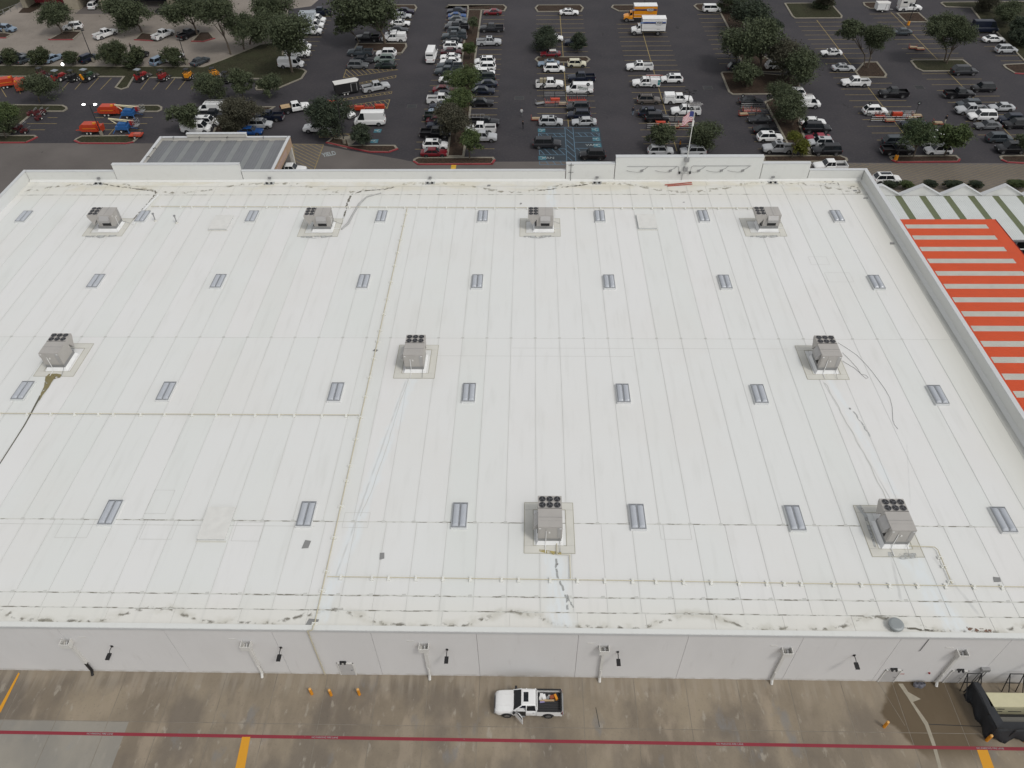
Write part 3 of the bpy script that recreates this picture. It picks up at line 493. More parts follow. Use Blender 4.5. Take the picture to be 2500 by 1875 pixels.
SKYLIGHTS = [(-73.69, 94.98, 'twin-dome skylight in the farthest row of the roof, first from left'),
 (-56.21, 94.98, 'twin-dome skylight in the farthest row of the roof, second from left'),
 (-40.2, 94.98, 'twin-dome skylight in the farthest row of the roof, third from left'),
 (-21.35, 94.98, 'twin-dome skylight in the farthest row of the roof, fourth from left'),
 (-6.71, 94.98, 'twin-dome skylight in the farthest row of the roof, fifth from left'),
 (10.09, 94.98, 'twin-dome skylight in the farthest row of the roof, sixth from left'),
 (24.87, 94.98, 'twin-dome skylight in the farthest row of the roof, seventh from left'),
 (43.8, 94.98, 'twin-dome skylight in the farthest row of the roof, eighth from left'),
 (-56.52, 79.29, 'twin-dome skylight in the second far row of the roof, first from left'),
 (-40.41, 79.29, 'twin-dome skylight in the second far row of the roof, second from left'),
 (-21.45, 79.29, 'twin-dome skylight in the second far row of the roof, third from left'),
 (-6.7, 79.29, 'twin-dome skylight in the second far row of the roof, fourth from left'),
 (10.28, 79.29, 'twin-dome skylight in the second far row of the roof, fifth from left'),
 (25.07, 79.29, 'twin-dome skylight in the second far row of the roof, sixth from left'),
 (44.27, 79.29, 'twin-dome skylight in the second far row of the roof, seventh from left'),
 (-56.25, 58.95, 'twin-dome skylight in the middle row of the roof, first from left'),
 (-40.13, 58.95, 'twin-dome skylight in the middle row of the roof, second from left'),
 (-21.25, 58.95, 'twin-dome skylight in the middle row of the roof, third from left'),
 (-6.56, 58.95, 'twin-dome skylight in the middle row of the roof, fourth from left'),
 (10.31, 58.95, 'twin-dome skylight in the middle row of the roof, fifth from left'),
 (25.09, 58.95, 'twin-dome skylight in the middle row of the roof, sixth from left'),
 (44.29, 58.95, 'twin-dome skylight in the middle row of the roof, seventh from left'),
 (-39.76, 42.54, 'twin-dome skylight in the nearest row of the roof, first from left'),
 (-20.99, 42.54, 'twin-dome skylight in the nearest row of the roof, second from left'),
 (-6.45, 42.54, 'twin-dome skylight in the nearest row of the roof, third from left'),
 (10.24, 42.54, 'twin-dome skylight in the nearest row of the roof, fourth from left'),
 (24.89, 42.54, 'twin-dome skylight in the nearest row of the roof, fifth from left'),
 (44.07, 42.54, 'twin-dome skylight in the nearest row of the roof, sixth from left')]
HATCHES = [(16.64, 93.64, 'low white roof hatch box between the third and fourth far units'), (-44.23, 93.44, 'low white roof hatch box in the far row, left'),
 (-29.23, 41.42, 'low white roof hatch box in the near row, left')]
PATCH_SCRAPS = [(-20.33, 39.3, 0.7, 0.9, 'square grey membrane scrap beside the near pipe'), (-13.21, 38.14, 0.5, 0.7, 'angular grey scrap right of the square one'),
 (40.86, 36.33, 0.7, 0.5, 'torn grey scrap above the right pipe'), (49.38, 88.36, 0.7, 0.5, 'grey square scrap near the right parapet'),
 (-17.96, 66.1, 0.6, 0.35, 'thin grey scrap leaning on the long pipe'), (34.34, 56.98, 0.2, 0.25, 'tiny dark scrap left of the right skylight'),
 (-18.19, 31.54, 1.1, 0.7, 'grey walk pad where the pipe leaves the roof'), (-6.22, 104.01, 0.6, 0.5, 'grey triangular scrap near the far parapet'),
 (48.63, 102.36, 0.6, 0.35, 'grey scrap at the far right corner'), (49.53, 100.23, 0.8, 0.3, 'dark scrap pile at the far right corner'),
 (-1.29, 98.76, 0.3, 0.4, 'small black object left of the third far unit'), (22.68, 99.11, 0.35, 0.12, 'short dark strip near the far pipe'),
 (2.62, 37.44, 0.18, 0.2, 'tiny black lump below the central unit')]
VENTS = [(-54.04, 94.04, 'small vent pipe left of the near far-row hatch'), (-50.74, 93.49, 'second small vent pipe beside the far hatch')]
DOMEVENT = (30.48, 31.39)
DRAINS_FAR = [-66.88, -40.17, -15.31, 10.28, 36.98]
REDBARS = ((21.52, 104.21), (23.88, 105.04))
CABLE = [(36.12, 67.72), (36.91, 66.68), (37.65, 65.55), (38.16, 64.14), (38.52, 62.77), (38.81, 61.24), (39.03, 59.93), (39.11, 58.65), (38.88, 57.22),
 (38.3, 55.3), (38.25, 54.62), (38.4, 54.04)]
CABLE2 = [(36.15, 65.95), (36.6, 64.74), (37.01, 63.45), (37.18, 62.28), (37.5, 61.61), (37.78, 61.8), (37.67, 62.15), (37.2, 62.34), (36.72, 63.35),
 (36.13, 64.03), (35.74, 64.53)]
STAIN_OLIVE = [(-54.71, 62.85), (-53.83, 62.9), (-53.8, 61.47), (-53.81, 60.31), (-53.75, 59.74), (-53.87, 58.42), (-53.83, 57.5), (-54.24, 58.79), (-54.35, 59.73),
 (-54.96, 61.47), (-55.12, 62.25)]
CRACK_DARK = [(-54.07, 58.42), (-53.97, 56.95), (-53.81, 55.26), (-53.7, 53.7), (-53.68, 51.35), (-53.66, 48.63), (-53.72, 47.32)]
GUTTER_DIRT = [[(-65.9, 104.65), (-64.2, 104.1), (-61.76, 103.56), (-59.72, 103.02), (-58.33, 102.73), (-57.14, 102.48), (-56.82, 101.85), (-56.92, 99.88),
  (-57.19, 97.7), (-57.39, 95.41), (-57.84, 93.19)],
 [(-20.46, 103.62), (-22.1, 102.99), (-23.68, 102.64), (-25.45, 102.4), (-26.74, 101.54), (-27.01, 99.99), (-27.01, 97.98), (-26.87, 95.7),
  (-26.93, 93.17)],
 [(8.79, 104.3), (7.33, 104.02), (5.7, 103.67), (3.89, 103.14), (2.81, 102.8), (1.37, 102.56)]]
BOLLARDS = [(30.7, 26.86, 'yellow bollard at the edge of the wet stain'), (38.97, 25.85, 'yellow bollard in front of the tarped fence'),
 (42.12, 25.8, 'yellow bollard cut by the right edge'), (-19.3, 29.04, 'leftmost of three yellow bollards by the door'),
 (-17.55, 28.96, 'middle of three yellow bollards by the door'), (-15.03, 29.06, 'rightmost of three yellow bollards by the door')]
TARP = [(38.87, 30.4), (39.13, 28.76), (38.86, 25.94), (40.1, 25.82), (43.06, 26.0)]
TARPTOP = [(38.36, 29.97), (39.16, 29.93), (39.05, 26.29), (39.04, 26.14)]
GENBOX = [(39.22, 29.04), (43.07, 29.07), (39.21, 27.92)]
PATCHLINE = [(33.22, 30.7), (33.64, 30.7), (33.85, 29.95), (34.72, 29.33), (33.95, 29.06), (34.58, 27.27), (34.56, 25.49), (34.36, 23.55), (34.07, 23.55),
 (34.24, 25.3), (34.25, 27.06), (33.6, 29.53)]
YSTRIPES = [[(-24.56, 25.24), (-23.84, 25.25), (-23.6, 22.33), (-24.41, 22.32)], [(37.84, 25.07), (38.73, 25.08), (38.63, 23.18), (37.72, 23.16)],
 [(-46.79, 30.66), (-46.62, 30.58), (-46.6, 26.99), (-46.93, 27.39)]]
WETSTAIN_C = (32.49, 28.57)
TRUCKPOS = (0.09, 28.21)
SHRUBS = [(61.34, 116.37, 'dark', 'dark shrub leftmost behind the zigzag wall'), (64.09, 116.36, 'lime', 'olive shrub second behind the zigzag wall'),
 (68.18, 116.58, 'dark', 'purple dark shrub right of the second gable'), (71.53, 116.35, 'dark', 'dark shrub left of the third gable'),
 (72.56, 116.34, 'dark', 'dark shrub touching the third gable'), (75.76, 116.33, 'dark', 'bluish shrub right of the third gable'),
 (82.13, 116.54, 'lime', 'olive shrub right of the fourth gable'), (83.16, 116.54, 'lime', 'shrub at the right end behind the zigzag wall')]
MANHOLES = [(-24.17, 150.64, 'drain grate in the aisle above the blue stalls left'), (-2.23, 154.43, 'drain grate in the aisle left of the blue-marked bay'),
 (37.51, 159.2, 'drain grate in the aisle left of the oak island'), (81.56, 158.91, 'drain grate in the aisle right of the black pickup')]
REARDOORS = [-16.3, 32.15, 37.9]
# ------------------------------------------------------------------ materials
class X:
    """small expression builder for shader maths"""
    nt = None
    def __init__(s, sock): s.s = sock
    @staticmethod
    def m(op, *a):
        n = X.nt.nodes.new('ShaderNodeMath'); n.operation = op
        for i, v in enumerate(a):
            if isinstance(v, X): X.nt.links.new(v.s, n.inputs[i])
            else: n.inputs[i].default_value = v
        return X(n.outputs[0])
    def __add__(s, o): return X.m('ADD', s, o)
    def __radd__(s, o): return X.m('ADD', s, o)
    def __sub__(s, o): return X.m('SUBTRACT', s, o)
    def __rsub__(s, o): return X.m('SUBTRACT', o, s)
    def __mul__(s, o): return X.m('MULTIPLY', s, o)
    def __rmul__(s, o): return X.m('MULTIPLY', s, o)
    def abs(s): return X.m('ABSOLUTE', s)
def sstep(v, a, b):
    n = X.nt.nodes.new('ShaderNodeMapRange'); n.interpolation_type = 'SMOOTHSTEP'
    X.nt.links.new(v.s, n.inputs[0]); n.inputs[1].default_value = a; n.inputs[2].default_value = b
    n.inputs[3].default_value = 0.0; n.inputs[4].default_value = 1.0
    return X(n.outputs[0])
def world_xyz():
    g = X.nt.nodes.new('ShaderNodeNewGeometry'); s = X.nt.nodes.new('ShaderNodeSeparateXYZ')
    X.nt.links.new(g.outputs['Position'], s.inputs[0]); return X(s.outputs[0]), X(s.outputs[1]), X(s.outputs[2])
def noise(scale, detail=4, sx=1.0, sy=1.0, sz=1.0, rough=0.55, off=0.0):
    g = X.nt.nodes.new('ShaderNodeNewGeometry'); mp = X.nt.nodes.new('ShaderNodeMapping')
    mp.inputs['Scale'].default_value = (sx, sy, sz); mp.inputs['Location'].default_value = (off, off * 1.7, 0)
    X.nt.links.new(g.outputs['Position'], mp.inputs[0])
    n = X.nt.nodes.new('ShaderNodeTexNoise'); n.inputs['Scale'].default_value = scale
    n.inputs['Detail'].default_value = detail; n.inputs['Roughness'].default_value = rough
    X.nt.links.new(mp.outputs[0], n.inputs['Vector'])
    return X(n.outputs[0])
def mixc(fac, a, b):
    n = X.nt.nodes.new('ShaderNodeMix'); n.data_type = 'RGBA'
    if isinstance(fac, X): X.nt.links.new(fac.s, n.inputs[0])
    else: n.inputs[0].default_value = fac
    for k, v in ((6, a), (7, b)):
        if isinstance(v, tuple): n.inputs[k].default_value = (*v, 1)
        else: X.nt.links.new(v, n.inputs[k])
    return n.outputs[2]
def new_mat(name, rough=0.7, metal=0.0, coat=0.0, spec=0.5):
    m = bpy.data.materials.new(name); m.use_nodes = True
    nt = m.node_tree; X.nt = nt
    b = nt.nodes['Principled BSDF']; b.inputs['Roughness'].default_value = rough; b.inputs['Metallic'].default_value = metal
    b.inputs['Coat Weight'].default_value = coat; b.inputs['Specular IOR Level'].default_value = spec
    return m, b
def setc(b, c):
    if isinstance(c, tuple): b.inputs['Base Color'].default_value = (*c, 1)
    else: X.nt.links.new(c, b.inputs['Base Color'])
def bump(b, h, strength=0.3, dist=0.02):
    n = X.nt.nodes.new('ShaderNodeBump'); n.inputs['Strength'].default_value = strength; n.inputs['Distance'].default_value = dist
    X.nt.links.new(h.s, n.inputs['Height']); X.nt.links.new(n.outputs[0], b.inputs['Normal'])
def plain(name, c, rough=0.6, metal=0.0, var=0.12, scale=1.3, coat=0.0):
    m, b = new_mat(name, rough, metal, coat)
    d = tuple(max(0, v * (1 - var)) for v in c); e = tuple(min(1, v * (1 + var)) for v in c)
    setc(b, mixc(noise(scale, 3), d, e)); return m
MATS = {}
def MT(name, *a, **k):
    if name not in MATS: MATS[name] = plain(name, *a, **k)
    return MATS[name]

# paint whose colour is set on each object
m, b = new_mat('car_paint', 0.34, 0.0, 0.12, 0.35); oi = m.node_tree.nodes.new('ShaderNodeObjectInfo')
setc(b, mixc(noise(2.0, 3) * 0.05, oi.outputs['Color'], (0.05, 0.047, 0.043))); M_PAINT = m
M_GLASS = plain('car_glass', (0.012, 0.015, 0.018), 0.06, 0, 0.1); M_GLASS.node_tree.nodes['Principled BSDF'].inputs['Specular IOR Level'].default_value = 0.35
M_TYRE = plain('tyre_rubber', (0.014, 0.014, 0.014), 0.85)
M_RIM = plain('wheel_alloy', (0.30, 0.30, 0.31), 0.35, 0.7)
M_DARK = plain('dark_plastic', (0.015, 0.015, 0.016), 0.7)
M_LAMP = plain('headlamp_lens', (0.62, 0.64, 0.66), 0.15, 0.2)
M_TAIL = plain('tail_lamp', (0.22, 0.01, 0.01), 0.25)
M_WHITE = plain('white_paint', (0.74, 0.74, 0.73), 0.5)
M_OFFW = plain('offwhite_paint', (0.60, 0.59, 0.56), 0.6)
M_BLACK = plain('black_paint', (0.012, 0.012, 0.013), 0.5)
M_STEEL = plain('galvanised_steel', (0.30, 0.30, 0.30), 0.5, 0.5)
M_ORANGE = plain('orange_enamel', (0.42, 0.042, 0.012), 0.5)
M_BLUE = plain('blue_enamel', (0.02, 0.10, 0.28), 0.5)
M_YEL = plain('yellow_enamel', (0.62, 0.24, 0.01), 0.55)
M_WOOD = plain('pale_lumber', (0.42, 0.30, 0.17), 0.8, 0, 0.25, 6)
M_BARK = plain('bark', (0.10, 0.08, 0.06), 0.95, 0, 0.3, 4)

def asphalt(name, a, bb, sc=0.12, patch=(0.075, 0.07, 0.066)):
    m, b = new_mat(name, 0.85, spec=0.3)
    n1 = noise(sc, 6); n2 = noise(2.2, 5); n3 = noise(0.035, 3, off=11)
    c = mixc(sstep(n1, 0.3, 0.7), a, bb)
    c = mixc(sstep(n2, 0.45, 0.75) * 0.35, c, patch)
    c = mixc(sstep(n3, 0.52, 0.7) * 0.5, c, tuple(v * 1.35 for v in bb))
    c = mixc(sstep(noise(0.5, 6, 1, 0.35, off=5), 0.66, 0.74) * 0.55, c, (0.014, 0.014, 0.015))
    setc(b, c); bump(b, n2, 0.2, 0.01); return m
M_ASPH = asphalt('worn_asphalt', (0.032, 0.0298, 0.0345), (0.043, 0.039, 0.043))
M_LANE = asphalt('lane_concrete', (0.098, 0.087, 0.081), (0.125, 0.112, 0.104), 0.1, (0.13, 0.115, 0.10))
M_TAN = asphalt('tan_concrete', (0.19, 0.165, 0.14), (0.24, 0.21, 0.18), 0.15, (0.11, 0.10, 0.09))
M_KERB = plain('kerb_concrete', (0.21, 0.19, 0.15), 0.9, 0, 0.3, 1.5)
M_REDK = plain('red_kerb_paint', (0.22, 0.025, 0.03), 0.8, 0, 0.3, 1.2)
M_YLINE = plain('faded_yellow_line', (0.25, 0.19, 0.08), 0.85, 0, 0.6, 1.5)
M_YBRIGHT = plain('bright_yellow_line', (0.55, 0.33, 0.03), 0.8, 0, 0.35, 2.5)
M_BLINE = plain('pale_blue_line', (0.09, 0.16, 0.22), 0.85, 0, 0.4, 1.5)
M_BSIGN = plain('teal_sign_paint', (0.035, 0.13, 0.17), 0.8, 0, 0.3, 2)
M_BFILL = plain('blue_black_paint', (0.024, 0.033, 0.042), 0.85, 0, 0.3, 1)
M_SIGNW = plain('pale_marking', (0.28, 0.31, 0.31), 0.85, 0, 0.3, 2)

def mulch(name, a, bb):
    m, b = new_mat(name, 0.95, spec=0.1); n = noise(3.0, 6); n1 = noise(0.3, 4)
    c = mixc(sstep(n, 0.35, 0.68), a, bb); c = mixc(sstep(n1, 0.45, 0.65) * 0.6, c, tuple(v * 1.7 for v in a)); setc(b, c); bump(b, n, 0.6, 0.06); return m
M_MULCH = mulch('mulch', (0.030, 0.022, 0.017), (0.062, 0.042, 0.030))
M_GRASS = mulch('dull_grass', (0.024, 0.026, 0.014), (0.048, 0.044, 0.027))

# membrane roof: slightly different sheets, ponding dirt in scallops along both low edges
def scallop(x, y, drains, edge, sgn, period):
    """distance from the low edge at which the dirt line sits, nearest the edge at each drain"""
    d = None
    for xd in drains:
        t = (x - xd).abs(); d = t if d is None else X.m('MINIMUM', d, t)
    return sstep(d, 2.2, period * 0.5) * 1.35 + 0.35
def roof_mat(name, dirt=1.0, base=(0.635, 0.648, 0.622), cream=(0.635, 0.617, 0.555)):
    m, b = new_mat(name, 0.62, spec=0.35)
    x, y, z = world_xyz(); oi = X.nt.nodes.new('ShaderNodeObjectInfo'); rr = X(oi.outputs['Random'])
    c = mixc(rr, base, (base[0] * 1.06, base[1] * 1.03, base[2] * 1.05))
    c = mixc(sstep(noise(0.07, 4), 0.4, 0.62) * 0.4, c, (0.665, 0.668, 0.655))
    c = mixc(sstep(noise(0.09, 5, off=30), 0.46, 0.66) * 0.3, c, (0.635, 0.62, 0.59))
    edge = X.m('MAXIMUM', sstep(y, 97.0, 103.0), X.m('MAXIMUM', sstep(x, 44.0, 50.0), 1.0 - sstep(y, 31.5, 35.5)))
    c = mixc(edge * 0.62, c, cream)
    if dirt:
        q = X.m('FRACT', (x + 2.13 - (1.0 - sstep(y, 41.86, 41.88)) * 0.3 + (noise(0.35, 3, 0.2, 1, off=2) - 0.5) * 0.12) * (1/2.87) + 100.5); dd = (q - 0.5).abs() * 2.87
        side = sstep(noise(0.25, 4, 1, 0.5, off=8), 0.3, 0.6)
        c = mixc((1.0 - sstep(dd, 0.02, 0.24)) * side * 0.18, c, (0.47, 0.475, 0.445))
    # foot traffic and rain dust, stretched down the slope
    c = mixc(sstep(noise(1.1, 6, 1.0, 0.12), 0.5, 0.8) * 0.28, c, (0.50, 0.50, 0.47))
    c = mixc(sstep(noise(6.0, 6), 0.66, 0.80) * 0.25, c, (0.36, 0.35, 0.31))
    if dirt:
        dr = [-39.7, -24.1, -8.85, 6.5, 21.9, 36.6]
        h = scallop(x, y, dr, 31, 1, 15.4); hy = y - 31.05
        wob = (noise(0.9, 5, off=3) - 0.5) * 0.9
        band = 1.0 - sstep((hy - h + wob).abs(), 0.02, 0.26)
        c = mixc(band * sstep(noise(1.6, 6, 1, 1, off=9), 0.47, 0.60) * 0.9, c, (0.12, 0.11, 0.085))
        c = mixc((1.0 - sstep((hy - h + wob).abs(), 0.1, 0.7)) * sstep(noise(0.5, 5, off=19), 0.42, 0.62) * 0.45, c, (0.42, 0.40, 0.33))
        dr2 = DRAINS_FAR
        h2 = scallop(x, y, dr2, 105, -1, 26.0); hy2 = 105.3 - y
        band2 = 1.0 - sstep((hy2 - h2 * 1.9 + wob * 1.5).abs(), 0.05, 0.5)
        c = mixc(band2 * sstep(noise(1.2, 6, off=14), 0.48, 0.60) * 0.85, c, (0.17, 0.155, 0.11))
        c = mixc(sstep(y, 101.6, 103.5) * sstep(noise(0.35, 5, 0.5, 1, off=44), 0.45, 0.62) * 0.5, c, (0.58, 0.54, 0.42))
        # grime at the foot of the right parapet
        c = mixc(sstep(x, 49.4, 50.4) * sstep(noise(0.7, 5, 1, 0.3, off=71), 0.32, 0.6) * 0.75, c, (0.27, 0.28, 0.27))
        c = mixc(sstep(x, 46.5, 50.2) * 0.35, c, (0.50, 0.50, 0.46))
    if dirt:
        for (xa, ya, xb, yb, wd, col, am) in WASHES:
            k = (xb-xa)/(yb-ya); u = (x - ((y - ya)*k + xa)) + (noise(0.6, 4, off=xa) - 0.5)*wd*0.9
            f = (1.0 - sstep(u.abs(), wd*0.15, wd*0.62)) * sstep(y, min(ya,yb)-.4, min(ya,yb)+.4) * (1.0 - sstep(y, max(ya,yb)-.5, max(ya,yb)+.3))
            c = mixc(f * sstep(noise(2.2, 6, 1, .25, off=xb), 0.25, 0.6) * am, c, col)
    setc(b, c); bump(b, noise(0.8, 4), 0.12, 0.03); return m
WB, WG = (0.655, 0.69, 0.70), (0.47, 0.475, 0.46)
WASHES = [(-13.2,61.4,-17.6,31.6,1.5,WB,.75),(-13.8,61,-17.0,36,.22,WG,.6),(2.4,38.6,2.9,31.4,2.3,WB,.8),(34.3,38.5,35.4,31.4,2.4,WB,.8),(33.4,61.6,35.3,45.5,1.0,WB,.6),(3.1,97.6,3.3,104,1.7,WB,.7),
  (-56.8,93,-56.0,101,1.2,(0.62,0.61,0.55),.7),(32.5,38.6,31.9,34.3,.3,WG,.7),(36.2,38.6,37.9,33.0,.35,WG,.6),(32.6,61.4,34.6,45,.16,WG,.8),(36.3,44.5,38.6,52,.18,WG,.35),(-36.4,58.8,-36.5,50,.3,WG,.25)]
M_ROOF = roof_mat('roof_membrane')
M_SEAM = plain('seam_grime', (0.60, 0.60, 0.575), 0.9, 0, 0.15, 0.5)
def seam_mat():
    m, b = new_mat('dirty_lap', 0.9); n = noise(1.4, 6, 1, 4, off=5)
    setc(b, mixc(sstep(n, 0.47, 0.60), (0.56, 0.56, 0.52), (0.20, 0.19, 0.16))); return m
M_LAP = seam_mat()
M_PARA = roof_mat('parapet_membrane', 0, (0.62, 0.64, 0.63), (0.62, 0.62, 0.585))
M_COPING = plain('coping_metal', (0.55, 0.56, 0.56), 0.4, 0.1, 0.06)
def wall_mat():
    m, b = new_mat('painted_tilt_wall', 0.75, spec=0.3); x, y, z = world_xyz()
    c = mixc(sstep(noise(0.25, 5, 1, 1, 0.4), 0.35, 0.7), (0.62, 0.61, 0.60), (0.65, 0.64, 0.63))
    c = mixc(sstep(noise(1.8, 5, 1, 1, 0.15), 0.6, 0.8) * 0.3, c, (0.48, 0.46, 0.44))
    c = mixc((1.0 - sstep(z, 0.05, 0.5 )) * sstep(noise(1.0, 5), 0.35, 0.6) * 0.6, c, (0.38, 0.35, 0.30)); setc(b, c); return m
M_WALL = wall_mat()
M_BEIGE = plain('beige_stucco', (0.40, 0.28, 0.19), 0.85)
M_TRIM = plain('cream_trim', (0.56, 0.54, 0.49), 0.7)

def service_mat():
    m, b = new_mat('stained_service_concrete', 0.85, spec=0.3); x, y, z = world_xyz()
    oi = X.nt.nodes.new('ShaderNodeObjectInfo'); rr = X(oi.outputs['Random'])
    c = mixc(sstep(noise(0.22, 6, 1, 0.7), 0.36, 0.64), (0.195, 0.160, 0.118), (0.280, 0.232, 0.168))
    c = mixc(sstep(noise(0.5, 6, 1.2, 0.4, off=4), 0.50, 0.64) * 0.75, c, (0.305, 0.252, 0.188))
    c = mixc(sstep(noise(0.16, 6, 1, 0.6, off=21), 0.46, 0.62) * 0.65, c, (0.125, 0.106, 0.088))
    c = mixc(sstep(noise(0.30, 6, 1.3, 0.6, off=33), 0.60, 0.70) * 0.6, c, (0.19, 0.19, 0.19))
    c = mixc(sstep(noise(0.9, 7, 1.5, 0.7, off=51), 0.60, 0.70) * 0.7, c, (0.34, 0.305, 0.25))
    c = mixc(sstep(noise(5.0, 6), 0.55, 0.8) * 0.4, c, (0.085, 0.078, 0.070))
    c = mixc(sstep(y, 28.3, 30.8) * sstep(noise(0.9, 5, 1.6, .12, off=81), .42, .62) * 0.7, c, (0.33, 0.29, 0.235))
    c = mixc(sstep(y, 29.6, 30.8) * 0.45, c, (0.27, 0.225, 0.165))
    c = mixc(sstep(x, 20.0, 36.0) * 0.35, c, (0.28, 0.23, 0.165))
    c = mixc(rr * 0.16, c, (0.10, 0.09, 0.08))
    # wet brown fan running out from the door on the right
    w = (noise(0.8, 4, off=60) - 0.5) * 2.4
    d1 = (x - 30.6 - (y - 28.1).abs() * 0.72 + w * 0.42); d2 = (x - 38.6 + w * 0.5)
    wet = sstep(d1, -0.2, 0.35) * (1.0 - sstep(d2, -1.5, 1.5)) * sstep(y, 23.5, 25.5)
    c = mixc(wet * 0.85, c, (0.090, 0.064, 0.036))
    # blue grey newer slab at the left
    nb = (1.0 - sstep(x + y * 0.02, -39.35, -39.3)) * (1.0 - sstep(y, 26.4, 26.45))
    c = mixc((1.0 - sstep(x, -34.9, -34.85)) * (1.0 - sstep(y, 26.42, 26.45)) * 0.55, c, (0.27, 0.27, 0.25))
    setc(b, c); bump(b, noise(3, 5), 0.25, 0.02); return m
M_SERV = service_mat()
M_JOINT = plain('slab_joint', (0.20, 0.175, 0.14), 0.95, 0, 0.5, 0.8)

def stripe(name, c, worn=(0.2, 0.17, 0.14), th=0.66):
    m, b = new_mat(name, 0.8); setc(b, mixc(sstep(noise(2.5, 6), th, th + 0.12), c, worn)); return m
M_REDLINE = stripe('red_fire_lane', (0.22, 0.022, 0.035))
M_YTHICK = stripe('thick_yellow', (0.58, 0.27, 0.015), (0.2, 0.15, 0.08), 0.7)

# ------------------------------------------------------------------ mesh helpers
class MB:
    def __init__(s): s.v = []; s.f = []
    def add(s, vs, fs):
        o = len(s.v); s.v += [tuple(p) for p in vs]; s.f += [tuple(i + o for i in f) for f in fs]; return s
    def box(s, x0, x1, y0, y1, z0, z1):
        return s.add([(x0,y0,z0),(x1,y0,z0),(x1,y1,z0),(x0,y1,z0),(x0,y0,z1),(x1,y0,z1),(x1,y1,z1),(x0,y1,z1)],
                     [(0,3,2,1),(4,5,6,7),(0,1,5,4),(1,2,6,5),(2,3,7,6),(3,0,4,7)])
    def obox(s, c, ux, hx, hy, z0, z1):
        ux = Vector((ux[0], ux[1])).normalized(); uy = Vector((-ux.y, ux.x)); P = []
        for z in (z0, z1):
            for a, b_ in ((-1,-1),(1,-1),(1,1),(-1,1)):
                q = Vector((c[0], c[1])) + ux * hx * a + uy * hy * b_; P.append((q.x, q.y, z))
        return s.add(P, [(0,3,2,1),(4,5,6,7),(0,1,5,4),(1,2,6,5),(2,3,7,6),(3,0,4,7)])
    def poly(s, pts, z=None):
        P = [(p[0], p[1], p[2] if len(p) > 2 else z) for p in pts]; return s.add(P, [tuple(range(len(P)))])
    def prism(s, pts, z0, z1):
        n = len(pts); a = sum(pts[i][0]*pts[(i+1)%n][1]-pts[(i+1)%n][0]*pts[i][1] for i in range(n))
        if a < 0: pts = pts[::-1]
        V = [(p[0], p[1], z0) for p in pts] + [(p[0], p[1], z1) for p in pts]
        return s.add(V, [tuple(range(n))[::-1], tuple(range(n, 2*n))] + [(i, (i+1)%n, n+(i+1)%n, n+i) for i in range(n)])
    def xprism(s, prof, x0, x1):          # profile in (y,z) pushed along x
        n = len(prof); V = [(x0, p[0], p[1]) for p in prof] + [(x1, p[0], p[1]) for p in prof]
        return s.add(V, [tuple(range(n))[::-1], tuple(range(n, 2*n))] + [(i, (i+1)%n, n+(i+1)%n, n+i) for i in range(n)])
    def yprism(s, prof, y0, y1):          # profile in (x,z) pushed along y
        n = len(prof); V = [(p[0], y0, p[1]) for p in prof] + [(p[0], y1, p[1]) for p in prof]
        return s.add(V, [tuple(range(n)), tuple(range(n, 2*n))[::-1]] + [((i+1)%n, i, n+i, n+(i+1)%n) for i in range(n)])
    def tube(s, pts, r, n=6, cap=True):
        pts = [Vector(p) for p in pts]; rs = r if isinstance(r, (list, tuple)) else [r]*len(pts); o = len(s.v); V = []; F = []
        for i, p in enumerate(pts):
            t = (pts[min(i+1, len(pts)-1)] - pts[max(i-1, 0)]).normalized()
            up = Vector((0,0,1)) if abs(t.z) < .95 else Vector((1,0,0)); a = t.cross(up).normalized(); b_ = t.cross(a)
            for k in range(n):
                q = p + (a*math.cos(2*PI*k/n) + b_*math.sin(2*PI*k/n))*rs[i]; V.append(q)
        for i in range(len(pts)-1):
            for k in range(n): F.append((i*n+k, i*n+(k+1)%n, (i+1)*n+(k+1)%n, (i+1)*n+k))
        if cap: F.append(tuple(range(n))); F.append(tuple(range((len(pts)-1)*n, len(pts)*n))[::-1])
        return s.add(V, F)
    def cyl(s, c, r, z0, z1, n=12, r1=None): return s.tube([(c[0],c[1],z0),(c[0],c[1],z1)], [r, r if r1 is None else r1], n)
    def xform(s, M_):
        s.v = [tuple(M_ @ Vector(p)) for p in s.v]; return s
    def mesh(s, name, mat, smooth=False, angle=None):
        me = bpy.data.meshes.new(name); me.from_pydata(s.v, [], s.f); me.update()
        if mat: me.materials.append(mat)
        if smooth or angle:
            me.polygons.foreach_set('use_smooth', [True]*len(me.polygons))
            if angle:
                try: me.set_sharp_from_angle(angle=R(angle))
                except Exception: pass
        return me
    def build(s, name, mat, parent=None, loc=(0,0,0), rz=0.0, smooth=False, angle=None, bevel=0):
        me = s.mesh(name, mat, smooth, angle)
        if bevel:
            bm = bmesh.new(); bm.from_mesh(me); bmesh.ops.recalc_face_normals(bm, faces=bm.faces)
            bmesh.ops.bevel(bm, geom=list(bm.edges), offset=bevel, segments=2, affect='EDGES', clamp_overlap=True); bm.to_mesh(me); bm.free()
        return link(name, me, parent, loc, rz)
def fix(me):
    bm = bmesh.new(); bm.from_mesh(me); bmesh.ops.recalc_face_normals(bm, faces=bm.faces); bm.to_mesh(me); bm.free(); return me
def link(name, me, parent=None, loc=(0,0,0), rz=0.0):
    o = bpy.data.objects.new(name, me); COLL.objects.link(o); o.location = loc; o.rotation_euler = (0,0,rz)
    if parent: o.parent = parent
    return o
def empty(name, label, cat, loc=(0,0,0), rz=0.0, group=None):
    o = bpy.data.objects.new(name, None); COLL.objects.link(o); o.location = loc; o.rotation_euler = (0,0,rz)
    o.empty_display_size = 0.3; return tag(o, label, cat, group)
